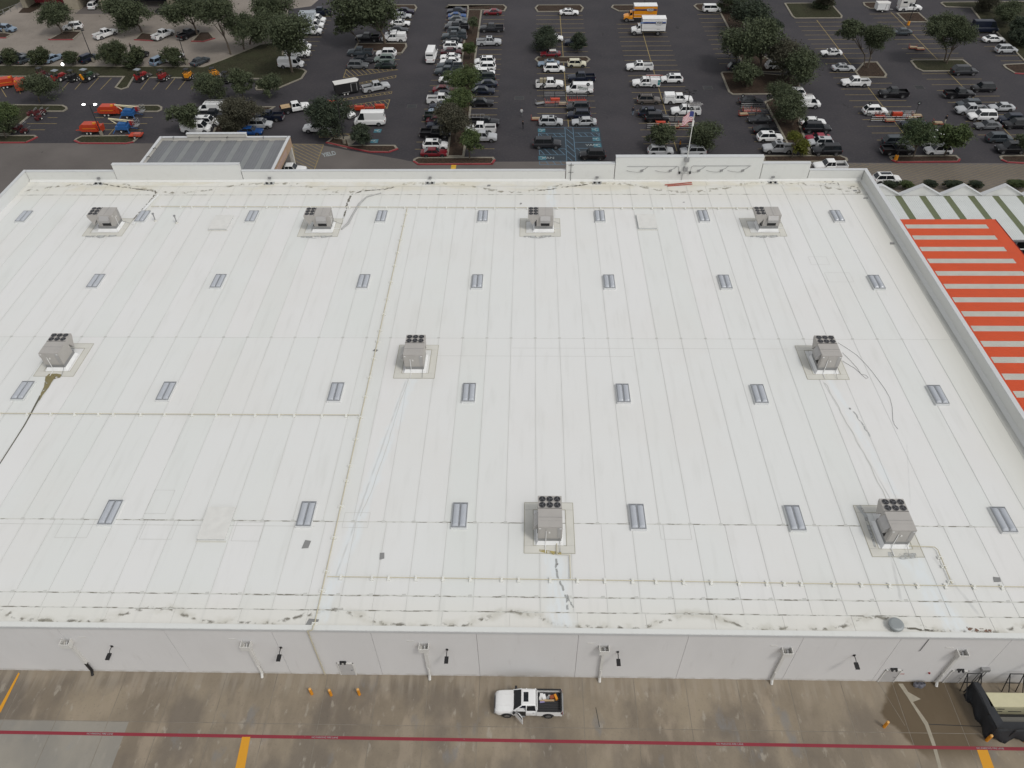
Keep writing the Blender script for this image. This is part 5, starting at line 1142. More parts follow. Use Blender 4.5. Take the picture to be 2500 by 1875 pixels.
# ------------------------------------------------------------------ rooftop units
M_UNIT = plain('unit_taupe', (0.39,0.37,0.345), 0.5, 0.1, .1, .8); M_UNITL = plain('unit_light', (0.36,0.35,0.34), 0.5, 0.2); M_FAN = plain('fan_black', (0.018,0.018,0.02), 0.6)
M_PADM = plain('flashing_beige', (0.565,0.555,0.505), 0.8, 0, .12, .6); M_PADL = plain('flashing_edge', (0.33,0.31,0.23), 0.9, 0, .4, .8)
def unit(lab):
    t = empty('rooftop_unit', lab, 'rooftop air unit', (0,0,ZR), 0, 'rooftop air units')
    p = MB()
    for bb in ((-2.35,2.3,1.9,2.75),(-2.35,2.3,-2.95,-2.1),(-2.35,-1.5,-2.08,1.88),(1.55,2.3,-2.08,1.88)): p.box(bb[0],bb[1],bb[2],bb[3],.014,.03)
    pad = p.build('flashing_pad', M_PADM, t)
    e = MB()
    for z_, (x0,x1,y0,y1) in ((.034,(-2.33,2.28,-2.93,2.73)),(.036,(-1.5,1.55,-2.1,1.9))): frame_rect(e, x0,x1,y0,y1,.05,z_)
    e.build('pad_edge', M_PADL, pad)
    c = MB(); c.add([(-1.25,-2.1,.02),(1.25,-2.1,.02),(1.25,.9,.02),(-1.25,.9,.02),(-1.07,-1.9,.42),(1.07,-1.9,.42),(1.07,.7,.42),(-1.07,.7,.42)], [(0,1,5,4),(1,2,6,5),(2,3,7,6),(3,0,4,7),(4,5,6,7)])
    c.build('roof_curb', M_WHITE, t); MB().box(-1.05,1.05,-1.86,.66,.42,.83).build('base_rail', M_STEEL, t)
    b_ = MB().xprism([(-1.9,.85),(.4,.85),(.4,1.95),(1.0,1.05),(1.6,2.25),(1.6,2.6),(-1.9,2.6)], -1.1, 1.1).build('cabinet', M_UNIT, t, bevel=.02)
    for z_, w in ((2.606,.0),): MB().box(-1.1,1.1,.16,.19,2.6,2.625).build('panel_seam', M_DARK, b_)
    MB().box(-1.08,1.08,-.82,-.80,2.6,2.62).build('panel_seam', M_STEEL, b_)
    for (x0,x1) in ((-.98,-.42),(-.38,.62),(.66,1.0)): MB().box(x0,x1,-1.925,-1.903,1.0,2.5).build('access_panel', M_UNITL if x0 > .6 else M_UNIT, t)
    for s in (-.92,.93): MB().box(s-.1,s+.1,-1.94,-1.926,2.36,2.44).build('label_plate', M_WHITE, t)
    MB().tube([(-.36,-1.96,2.0),(-.36,-1.98,.5),(-.40,-2.1,.1),(-.4,-2.9,.09)], .035, 6).build('drain_pipe', M_WHITE, t)
    MB().tube([(.9,-1.96,1.0),(.92,-1.98,.4),(.93,-2.9,.09)], .025, 6).build('gas_hose', M_STEEL, t)
    MB().box(-.14,.02,-1.99,-1.93,1.75,1.95).build('switch_box', M_OFFW, t)
    # intake hood on the side
    MB().yprism([(-1.105,2.5),(-1.105,1.75),(-1.5,1.6),(-1.5,2.0)], -1.5, -.1).build('intake_hood', M_UNITL, t)
    MB().box(-1.14,-1.102,-1.4,-.2,.95,1.7).build('louvre', M_DARK, t)
    for k in range(6):
        x, y = -.68 + .68*(k % 3), .52 + .66*(k//3)
        f = MB().cyl((x,y),.325,2.604,2.66,18).build('fan_ring', M_UNITL, t); MB().cyl((x,y),.305,2.66,2.668,18).build('fan_throat', M_FAN, f)
        bl = MB(); a0 = rnd.uniform(0, 6)
        for j in range(3):
            a = a0+j*2*PI/3; bl.add([(x+.06*math.cos(a),y+.06*math.sin(a),2.672),(x+.27*math.cos(a-.35),y+.27*math.sin(a-.35),2.671),(x+.27*math.cos(a+.35),y+.27*math.sin(a+.35),2.69)], [(0,1,2)])
        bl.cyl((x,y),.08,2.67,2.70,8); bl.build('fan_blades', MT('fan_grey', (0.10,0.10,0.105), .4, .3), f)
    for k in range(3): MB().box(-.9+.65*k, -.35+.65*k, -1.2, -1.19, 2.602, 2.612).build('lid_rib', M_UNITL, t)
    return t
u0 = None
for (x, y, ty, lab) in UNITS:
    rz = PI/2 if ty == 'B' else 0
    if ty == 'B': x += 0
    if u0 is None: u0 = unit(lab); u0.location = (x, y, ZR); u0.rotation_euler.z = rz
    else: copy_thing(u0, (x, y, ZR), rz, lab)
# grime round the dirtiest pads
streak([(31.3,44.2),(31.6,43.0),(31.5,41.5),(31.4,39.5)], [.5,.35,.3,.2], M_SHEEN, 'pad_grime', 8.292)
streak([(1.0,38.9),(2.2,38.6),(3.0,38.6)], [.25,.4,.25], blot('yellow_grime', (0.40,0.33,0.12), .35,.6), 'pad_grime', 8.292)
streak([(32.3,38.8),(33.4,38.6),(34.8,38.7)], [.5,.7,.5], M_SHEEN, 'pad_grime', 8.292)
streak([(-54.8,61.6),(-53.9,61.4),(-53.2,61.5)], [.5,1.0,.5], M_DIRT2, 'pad_grime', 8.292)
for (x, y, ty, lab) in UNITS[5:]: streak([(x-2.2,y-2.4),(x,y-2.5),(x+2.2,y-2.2)], [.3,.7,.3], M_SHEEN, 'pad_grime', 8.292)

# ------------------------------------------------------------------ skylights
M_DOME = plain('skylight_dome', (0.40,0.42,0.45), 0.3, 0, .06, 2); M_FRAME = plain('skylight_frame', (0.30,0.31,0.32), 0.45, 0.3)
M_HALO = blot('skylight_halo', (0.50,0.50,0.47), .35, .7, .7)
def skylight(lab):
    t = empty('skylight', lab, 'skylight', (0,0,ZR), 0, 'twin-dome skylights')
    MB().box(-.74,.74,-1.47,1.47,.0,.26).build('curb', M_PARA, t)
    f = MB()
    for bb in ((-.70,.70,-1.42,-1.33),(-.70,.70,1.33,1.42),(-.70,-.63,-1.329,1.329),(.63,.70,-1.329,1.329),(-.045,.045,-1.329,1.329)): f.box(*bb, .262, .33)
    f.build('frame', M_FRAME, t)
    for sx in (-.338,.338):
        V = []; F = []; n, nr = 7, 26
        for i in range(nr+1):
            y = -1.325+2.65*i/nr; e = min(1.0, min(i, nr-i)/2.0); rr_ = 1.0 + (.05 if i % 2 else 0)
            for k in range(n+1):
                a = PI*k/n; V.append((sx-.29*math.cos(a), y, .27+.19*math.sin(a)*e*rr_))
        for i in range(nr):
            for k in range(n): F.append((i*(n+1)+k, i*(n+1)+k+1, (i+1)*(n+1)+k+1, (i+1)*(n+1)+k))
        MB().add(V, F).build('dome', M_DOME, t)
    return t
s0 = skylight('x')
for i, (x, y, lab) in enumerate(SKYLIGHTS):
    if i == 0: s0.location = (x, y, ZR); s0['label'] = lab
    else: copy_thing(s0, (x, y, ZR), 0, lab)
for (x, y, lab) in HATCHES:
    t = empty('roof_hatch', lab, 'roof hatch', (x, y, ZR), 0, 'low white roof hatches')
    MB().box(-1.25,1.25,-1.75,1.75,0,.22).build('curb', M_PARA, t); MB().box(-1.32,1.32,-1.82,1.82,.225,.30).build('lid', MT('hatch_lid',(.615,.61,.58),.8), t); MB().box(-1.4,1.4,-2.0,-1.84,.0,.03).build('skirt', M_PADM, t)
M_SCRAP = plain('grey_scrap', (0.22,0.22,0.215), 0.85)
for (x, y, w, l, lab) in PATCH_SCRAPS:
    a = rnd.uniform(-.5,.5) if w < .7 else 0; q = [(-w/2,-l/2),(w*.35,-l/2*.9),(w/2,l*.4),(-w*.3,l/2)]
    tag(MB().prism([(p[0],p[1]) for p in q], .012, .04).build('membrane_scrap', M_SCRAP, None, (x,y,ZR), a), lab, 'scrap', 'grey scraps lying on the roof')
for i, (x, y, lab) in enumerate(VENTS):
    t = empty('vent_pipe', lab, 'vent pipe', (x,y,ZR), 0, 'small vent pipes'); MB().cyl((0,0),.22,0,.25,10,.13).build('flashing_boot', M_PADM, t); MB().cyl((0,0),.08,.25,1.15,8).build('stack', M_STEEL, t); MB().cyl((0,0),.17,1.15,1.3,8).build('cap', M_STEEL, t)
t = empty('exhaust_vent', 'round grey lidded vent on the near roof edge at right', 'roof vent', (DOMEVENT[0], DOMEVENT[1]+.35, ZR))
MB().cyl((0,0),.42,0,.3,16).build('stack', M_STEEL, t); MB().tube([(0,0,.3),(0,0,.34),(0,0,.52),(0,0,.58)],[.42,.62,.60,.45],20).build('lid', plain('vent_grey',(.26,.28,.28),.5,.2), t)
for i, x in enumerate(DRAINS_FAR):
    t = empty('roof_drain', f'twin-dome roof drain at the far parapet, {["first","second","third","fourth","fifth"][i]} from left', 'roof drain', (x,105.0,ZR), 0, 'roof drains along the far parapet')
    MB().box(-.75,.75,-.7,.2,.004,.03).build('sump', M_SHEEN, t); 
    for s in (-.35,.35): MB().tube([(s,-.3,.03),(s,-.3,.18),(s,-.3,.26)],[.2,.16,.05],8).build('strainer', M_DARK, t)
    MB().box(-.2,.25,.25,.42,.5,.75).build('scupper_box', M_STEEL, t)
for i, (lab, dx) in enumerate((('upper of two red bars by the far parapet',0),('lower of two red bars by the far parapet',.35))):
    a, b_ = REDBARS; tag(MB().tube([(a[0]-1+dx,a[1]-dx*.9-.2,8.33),(b_[0]+.8,b_[1]-dx*1.4-.3,8.33)], .09, 6).build('red_bar', plain('red_bar_paint',(.34,.09,.06),.7)), lab, 'bar', 'red bars on the roof')
tag(MB().tube([(p[0],p[1],8.29) for p in CABLE], .014, 5).build('loose_cable', MT('cable_grey',(.06,.06,.06),.7)), 'long loose cable curving from the middle right unit', 'cable')
tag(MB().tube([(p[0],p[1],8.29) for p in CABLE2], .014, 5).build('loose_cable', MT('cable_grey',(.06,.06,.06),.7)), 'looped loose cable beside the middle right unit', 'cable')
t = empty('duct_hose', 'flat pale duct lying beside the leftmost far unit', 'hose', (0,0,0)); MB().tube([(-56.9,93.0,8.33),(-57.0,95.5,8.33),(-56.6,99.0,8.33),(-56.2,101.3,8.31)], [.14,.18,.16,.12], 8).build('hose_body', M_PARA, t)
t = empty('duct_hose', 'crumpled grey duct hose beside the second far unit', 'hose', (0,0,0)); MB().tube([(-26.6,91.8,8.33),(-25.9,93.3,8.36),(-25.6,96.0,8.36),(-25.2,98.6,8.34),(-24.4,100.6,8.34),(-22.4,101.8,8.31)], [.12,.18,.14,.16,.10,.07], 8).build('hose_body', MT('hose_grey',(.36,.36,.35),.8), t)
# sign wiring on the raised parapet
t = empty('sign_wiring', 'grey conduit and junction boxes wired along the raised parapet', 'wiring', (0,0,0)); yc = 105.33
MB().tube([(14.7,yc,10.7),(22.3,yc,10.7),(22.5,yc,10.6),(22.6,yc,9.55),(23.2,yc,9.55)], .028, 5).build('conduit', M_STEEL, t)
MB().tube([(33.3,yc,10.75),(24.6,yc,10.75),(24.4,yc,10.6),(24.3,yc,9.6),(23.3,yc,9.55)], .028, 5).build('conduit', M_STEEL, t)
for x in (17.0,21.3,25.6,29.0,32.2):
    MB().box(x-.2,x+.2,yc-.08,yc+.04,9.85,10.12).build('junction_box', M_STEEL, t)
    MB().tube([(x-2.3,yc,10.0),(x-1.7,yc-.05,9.85),(x-.8,yc-.06,9.75),(x,yc-.04,9.8)], .018, 4).build('loose_wire', M_DARK, t); MB().tube([(x,yc,10.1),(x+.5,yc,10.3),(x+.9,yc,10.7)], .02, 4).build('loose_wire', M_DARK, t)
for x in (22.7,24.3): MB().box(x-.12,x+.12,yc-.16,yc,9.5,9.85).build('flood_head', M_BLACK, t)
MB().tube([(23.2,yc,9.5),(23.2,yc-.02,8.4)], .03, 5).build('conduit', M_STEEL, t)
t = empty('wall_ladder_pipe', 'thin vertical pipe with two cross bars on the parapet step', 'pipe', (0,0,0)); MB().tube([(6.25,105.33,11.3),(6.25,105.33,8.3)], .035, 5).build('pipe', M_DARK, t)
for z in (10.9, 9.75): MB().tube([(5.85,105.31,z),(6.65,105.31,z)], .03, 5).build('cross_bar', M_DARK, t)
# flagpole
t = empty('flagpole', 'white flagpole with a small flag rising from the raised parapet', 'flagpole', (0,0,0))
px, py = 23.5, 105.15
MB().tube([(px,py,9.9),(px,py,19.6)], [.085,.05], 8).build('pole', plain('pole_paint',(.55,.55,.52),.4), t); MB().tube([(px,py,19.6),(px,py,19.72)], [.05,.09], 8).build('finial', M_OFFW, t)
for z in (10.3, 11.85): MB().box(px-.32,px+.32,py-.2,105.37,z-.3,z+.3).build('mount_bracket', M_STEEL, t)
MB().box(px-.13,px+.13,py-.2,py-.06,17.2,18.0).build('flood_head', M_OFFW, t)
fo = None
FR, FW, FB = plain('flag_red',(.33,.02,.04),.8), plain('flag_white',(.62,.60,.60),.8), plain('flag_blue',(.03,.04,.16),.8)
fx = lambda u: px - .08 - u*1.55; fy = lambda u, v: py + .22*math.sin(u*5.2+v)*u - .25*u; fz = lambda u, v: 19.3 - v*1.5 - .55*u*u + .12*math.sin(u*6)
for k in range(13):
    mb = MB()
    for i in range(8):
        u0_, u1_ = i/8, (i+1)/8
        if k < 7 and u1_ <= .38: continue
        v0, v1 = k/13, (k+1)/13; mb.add([(fx(u0_),fy(u0_,v0),fz(u0_,v0)),(fx(u0_),fy(u0_,v1),fz(u0_,v1)),(fx(u1_),fy(u1_,v1),fz(u1_,v1)),(fx(u1_),fy(u1_,v0),fz(u1_,v0))], [(0,1,2,3)])
    mb.build('flag_stripe', FR if k % 2 == 0 else FW, t)
mb = MB()
for i in range(3):
    u0_, u1_ = i/8, (i+1)/8; mb.add([(fx(u0_),fy(u0_,0),fz(u0_,0)),(fx(u0_),fy(u0_,.54),fz(u0_,.54)),(fx(u1_),fy(u1_,.54),fz(u1_,.54)),(fx(u1_),fy(u1_,0),fz(u1_,0))], [(0,1,2,3)])
mb.build('flag_canton', FB, t)

# ------------------------------------------------------------------ ribbed canopies
def ribs(x0, x1, y0, y1, z, pitch_, h, w, mat, name, parent, along='y', sl=0.0):
    """one ribbed metal sheet: a flat pan with upstanding ribs, sloping by sl over its run"""
    mb = MB(); n_ = max(1, int(round(((x1-x0) if along == 'y' else (y1-y0))/pitch_)))
    for i in range(n_):
        if along == 'y':
            a = x0+(x1-x0)*i/n_; b_ = x0+(x1-x0)*(i+1)/n_; c_ = b_-w
            P = [(a,z),(c_,z),(c_+w*.25,z+h),(b_-w*.25,z+h),(b_,z)]
            for p, q in zip(P[:-1], P[1:]): mb.add([(p[0],y0,p[1]),(q[0],y0,q[1]),(q[0],y1,q[1]+sl),(p[0],y1,p[1]+sl)], [(0,1,2,3)])
        else:
            a = y0+(y1-y0)*i/n_; b_ = y0+(y1-y0)*(i+1)/n_; c_ = b_-w
            P = [(a,z),(c_,z),(c_+w*.25,z+h),(b_-w*.25,z+h),(b_,z)]
            for p, q in zip(P[:-1], P[1:]): mb.add([(x0,p[0],p[1]),(x1,p[0],p[1]),(x1,q[0],q[1]),(x0,q[0],q[1])], [(0,1,2,3)])
    return mb.build(name, mat, parent)
M_ORS = plain('orange_sheet', (0.52,0.060,0.007), 0.5, 0, .10, .5); M_TRL = plain('translucent_grey', (0.44,0.43,0.385), 0.55, 0, .15, .7); M_OLV = plain('translucent_olive', (0.13,0.15,0.075), 0.55, 0, .15, .7); M_WSH = plain('white_sheet', (0.56,0.58,0.565), 0.5, 0, .08, .6)
oc = empty('orange_canopy', 'orange ribbed canopy roof with pale light strips beside the store', 'canopy', (0,0,0))
ox0, ox1, sx0, sx1, oy1 = 51.05, 68.35, 54.75, 66.45, 98.05
k = 0; y = oy1
MB().box(ox0, ox1, 24, oy1, 5.80, 5.94).build('frame', M_ORANGE, oc)
ribs(ox0, sx0-.01, 24, oy1, 6.0, .3, .03, .07, M_ORS, 'side_sheet', oc, 'x'); ribs(sx1+.01, ox1, 24, oy1, 6.0, .3, .03, .07, M_ORS, 'side_sheet', oc, 'x')
ys1 = 96.62
ribs(sx0, sx1, ys1+.01, oy1, 6.0, .3, .03, .07, M_ORS, 'orange_sheet', oc, 'x')
while ys1 > 27:
    ribs(sx0, sx1, ys1-1.02, ys1, 6.004, .25, .035, .07, M_TRL, 'light_strip', oc, 'x'); ribs(sx0, sx1, ys1-2.87, ys1-1.03, 6.0, .3, .03, .07, M_ORS, 'orange_sheet', oc, 'x'); ys1 -= 2.88
for yy in range(30, 98, 8):
    for xx in (51.6, 68.0): MB().box(xx-.12, xx+.12, yy-.12, yy+.12, 0, 5.8).build('post', M_STEEL, oc)
MB().box(ox1+.01, ox1+.07, 24, oy1, 5.85, 6.06).build('edge_trim', M_REDK, oc)
gc = empty('garden_canopy', 'white ribbed garden canopy with olive light strips and zigzag wall', 'canopy', (0,0,0))
gx = 51.05; k = 0
edges = [(gx, 56.85)]
xk = 56.85
while xk < 92:
    ribs(xk, xk+1.0, 94.2, 106.2, 5.0, .25, .03, .06, M_OLV, 'olive_strip', gc, 'y', .12); ribs(xk+1.01, xk+3.72, 94.2, 106.2, 5.0, .30, .03, .07, M_WSH, 'white_sheet', gc, 'y', .12); xk += 3.73
ribs(gx, 56.84, 94.2, 106.2, 5.0, .3, .03, .07, M_WSH, 'white_sheet', gc, 'y', .12)
MB().box(gx, xk, 94.05, 94.19, 4.7, 5.0).build('gutter', M_STEEL, gc)
for xx in [52 + i*6.2 for i in range(7)]:
    for yy in (94.5, 105.8): MB().box(xx-.12, xx+.12, yy-.12, yy+.12, 0, 4.9).build('post', M_STEEL, gc)
pk, x = [], 57.6-6.3
prof = [(51.3,3.9)]; pts = [(51.3,6.0),(54.45,6.85)]; xv = 57.6
while xv < 92: pts += [(xv,5.2),(xv+3.15,6.85)]; xv += 6.3
prof = [(51.3,3.5)] + pts + [(pts[-1][0],3.5)]
MB().yprism(prof[::-1], 106.3, 106.55).build('zigzag_wall', M_PARA, gc)
for a, b_ in zip(pts[:-1], pts[1:]):
    MB().yprism([(a[0],a[1]+.004),(b_[0],b_[1]+.004),(b_[0],b_[1]+.09),(a[0],a[1]+.09)][::-1], 106.15, 106.9).build('coping', M_COPING, gc)
MB().box(51.3, pts[-1][0], 106.3, 106.6, 0, 3.49).build('lower_wall', M_BEIGE, gc)
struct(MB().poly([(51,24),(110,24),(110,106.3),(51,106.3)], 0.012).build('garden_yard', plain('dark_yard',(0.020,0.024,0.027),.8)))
t = empty('yard_fence', 'pale horizontal rail over the dark garden yard at the right edge', 'fence', (0,0,0))
for z_, yy in ((4.4,92.6),): MB().box(69.0, 92, yy-.06, yy+.06, z_, z_+.12).build('rail', M_OFFW, t)
for xx in range(70, 92, 4): MB().box(xx-.05,xx+.05,92.55,92.65,0,4.4).build('post', M_STEEL, t)

# grey-roofed loading canopy in front of the store, left
lc = empty('loading_canopy', 'grey ribbed flat canopy with white rim in front of the store', 'canopy', (0,0,0))
cx0, cx1, cy0, cy1 = -65.2, -42.1, 106.2, 125.1
M_GRS = plain('grey_sheet', (0.165,0.17,0.178), 0.7, 0, .1, .5); M_GRL = plain('pale_ribbed', (0.25,0.26,0.26), 0.5, 0, .12, .6)
MB().box(cx0+.4, cx1-.4, cy0, cy1-.4, 5.2, 5.4).build('frame', M_STEEL, lc)
xk = cx0+.42
i = 0
while xk < cx1-.5:
    w = min(1.9, cx1-.42-xk); ribs(xk, xk+w-.01, cy0, cy1-.45, 5.5, .45, .05, .06, M_GRS, 'grey_sheet', lc); xk += w
    w = min(.95, cx1-.42-xk)
    if w > .2: ribs(xk, xk+w-.01, cy0+.3, cy1-1.2, 5.506, .19, .07, .07, M_GRL, 'pale_strip', lc); xk += w
for bb, nm in (((cx0,cx0+.4,cy0,cy1,4.2,6.0),'rim_wall'),((cx1-.4,cx1,cy0,cy1,4.2,6.0),'rim_wall'),((cx0+.41,cx1-.41,cy1-.4,cy1,4.2,6.0),'rim_wall'),((-60.2,-49.7,cy1-.45,cy1+.05,4.0,6.7),'raised_rim')):
    MB().box(*bb).build(nm, M_BEIGE if bb[0] > -43 else M_TRIM, lc); MB().box(bb[0]-.05,bb[1]+.05,bb[2]-.05,bb[3]+.05,bb[5]+.003,bb[5]+.08).build('coping', M_COPING, lc)
for xx in (cx0+.3, cx1-.35):
    for yy in (cy1-.45, cy0+1.2): MB().box(xx-.3, xx+.3, yy-.3, yy+.3, 0, 4.19).build('column', M_TRIM, lc)
for xx in (-62.5,-57.9,-53.0,-46.6): MB().tube([(xx,cy1-.45,6.2),(xx,cy1-.9,6.35),(xx,cy1-1.0,6.0)], .05, 5).build('gooseneck_lamp', M_BLACK, lc)
for yy in (120.5, 117.5): MB().tube([(cx0+.41,yy,6.1),(cx0+.9,yy,6.25),(cx0+1.0,yy,5.95)], .06, 5).build('gooseneck_lamp', M_BLACK, lc)
MB().box(-42.05,-41.98,113,121,4.7,5.5).build('side_sign', plain('pink_sign',(.42,.30,.25),.7), lc)

# tan service building at the top left
sb = empty('service_building', 'tan stone service building with green glass front and open bays', 'building', (0,0,0)); yb = 213
MB().box(-134,-122.6,216.2,217,0,.9).build('window_base', M_REDK, sb)
for i in range(8):
    x = -133.6 + i*1.35
    MB().box(x, x+1.2, 216.3, 216.4, .9, 4.5).build('window_pane', plain('green_glass',(.10,.19,.15),.2), sb); MB().box(x+1.2, x+1.35, 216.25, 216.45, .9, 4.5).build('mullion', M_BLACK, sb)
for (a, b_, y0) in ((-122.5,-118.9,210.4),(-112.6,-110.4,209.6),(-96,-91,212.3),(-135,-133.7,212)): MB().box(a, b_, y0, y0+9, 0, 5).build('stone_pier', plain('pale_stone',(.30,.265,.20),.85,0,.25,1.2), sb)
MB().box(-118.9,-112.6,217,218,0,5).build('bay_back', M_BLACK, sb); MB().box(-110.4,-96,217,218,0,5).build('bay_back', M_BLACK, sb); MB().box(-135,-91,210.2,222,5.0,6.2).build('roof', M_TAN, sb)
struct(MB().poly([(-118.9,207),(-96,207),(-96,217),(-118.9,217)], .016).build('bay_apron', M_LANE))
t = empty('side_fence', 'low pale fence along the diagonal path at top left', 'fence', (0,0,0))
fa, fb = Vector((-139,203)), Vector((-133,219))
for i in range(9):
    p = fa.lerp(fb, i/8); MB().box(p.x-.06,p.x+.06,p.y-.06,p.y+.06,0,1.3).build('post', M_STEEL, t)
for z in (.5, 1.2): MB().tube([(fa.x,fa.y,z),(fb.x,fb.y,z)], .04, 4).build('rail', M_STEEL, t)
# ------------------------------------------------------------------ vehicles
# kind: L, W, H, nose/hood height, belt height, cabin: front base, front top, rear top, rear base (fractions of L from nose), rear deck height
VK = {
 'sedan':    (4.85,1.84,1.46,.84,.90,(.27,.42,.72,.90),.96), 'coupe': (4.65,1.86,1.36,.80,.86,(.29,.44,.70,.92),.92),
 'hatch':    (4.20,1.78,1.60,.92,.96,(.24,.37,.88,.97),1.02), 'suv':  (4.70,1.88,1.70,.96,1.03,(.24,.37,.86,.97),1.03),
 'bigsuv':   (5.25,2.02,1.90,1.06,1.13,(.25,.36,.90,.98),1.13), 'pickup':(5.85,2.00,1.92,1.16,1.24,(.27,.37,.60,.625),1.24),
 'van':      (5.70,2.02,2.12,1.16,1.24,(.12,.25,.975,.99),1.24), 'highvan':(6.10,2.05,2.75,1.20,1.34,(.09,.24,.975,.99),1.34),
 'smallvan': (4.60,1.82,1.86,1.05,1.16,(.18,.30,.965,.985),1.16), 'cutaway':(6.3,2.05,2.1,1.2,1.28,(.14,.24,.36,.37),1.28),
 'boxtruck': (7.9,2.2,2.35,1.55,1.65,(.15,.19,.275,.28),1.65)}
def wheel_mesh(r, w):
    t = MB(); n = 14; V = []; prof = [(-w/2,r*.62),(-w/2,r*.93),(-w*.35,r),(w*.35,r),(w/2,r*.93),(w/2,r*.62)]
    for i in range(n):
        a = 2*PI*i/n
        for (yy, rr_) in prof: V.append((rr_*math.cos(a), yy, rr_*math.sin(a)))
    m_ = len(prof); F = [(i*m_+k, i*m_+k+1, ((i+1)%n)*m_+k+1, ((i+1)%n)*m_+k) for i in range(n) for k in range(m_-1)]
    t.add(V, F); tm = fix(t.mesh('tyre', M_TYRE, angle=40))
    d = MB(); 
    for s in (-1, 1): d.add([(r*.62*math.cos(2*PI*i/n), s*w*.42, r*.62*math.sin(2*PI*i/n)) for i in range(n)], [tuple(range(n))])
    for k in range(5):
        a = 2*PI*k/5
        for s in (-1, 1): d.add([(0,s*w*.49,0),(r*.6*math.cos(a-.22),s*w*.47,r*.6*math.sin(a-.22)),(r*.6*math.cos(a+.22),s*w*.47,r*.6*math.sin(a+.22))], [(0,1,2)])
    return tm, fix(d.mesh('rim', M_RIM))
WH = {k: wheel_mesh(*v) for k, v in {'s':(.33,.22),'l':(.40,.27),'t':(.50,.30)}.items()}
def lerp(a, b_, t): return tuple(a[i]+(b_[i]-a[i])*t for i in range(3))
def window(q, m0, m1, mt, mb_, off=.012):
    """pane inset in the quad q (bottom-a, bottom-b, top-b, top-a), pushed out a little, slightly thick"""
    A, B, C_, D = [Vector(p) for p in q]
    def P(u, v): return (A.lerp(B, u)).lerp(D.lerp(C_, u), v)
    p = [P(m0, mb_), P(1-m1, mb_), P(1-m1, 1-mt), P(m0, 1-mt)]; n = (B-A).cross(D-A).normalized()
    o = [x + n*off for x in p]; i_ = [x - n*.02 for x in p]
    return MB().add([x[:] for x in o+i_], [(0,1,2,3),(4,5,1,0),(5,6,2,1),(6,7,3,2),(7,4,0,3)])
def body_loft(st, W):
    """stations (x, bottom z, top z, half-width factor, crown)"""
    V = []; F = []; ring = 12
    for (x, zb, zt, wf, cr) in st:
        w = W/2*wf; zm = zb+(zt-zb)*.55
        half = [(w*.86,zb),(w*.98,zb+.10),(w,zm),(w*.985,zt-.14),(w*.90,zt-.02),(w*.5,zt+cr*.8)]
        V += [(x, -a, b_) for a, b_ in half] + [(x, a, b_) for a, b_ in reversed(half)]
    for i in range(len(st)-1):
        for k in range(ring): F.append((i*ring+k, i*ring+(k+1)%ring, (i+1)*ring+(k+1)%ring, (i+1)*ring+k))
    F += [tuple(range(ring))[::-1], tuple(range((len(st)-1)*ring, len(st)*ring))]
    return MB().add(V, F)
PARTS = {}
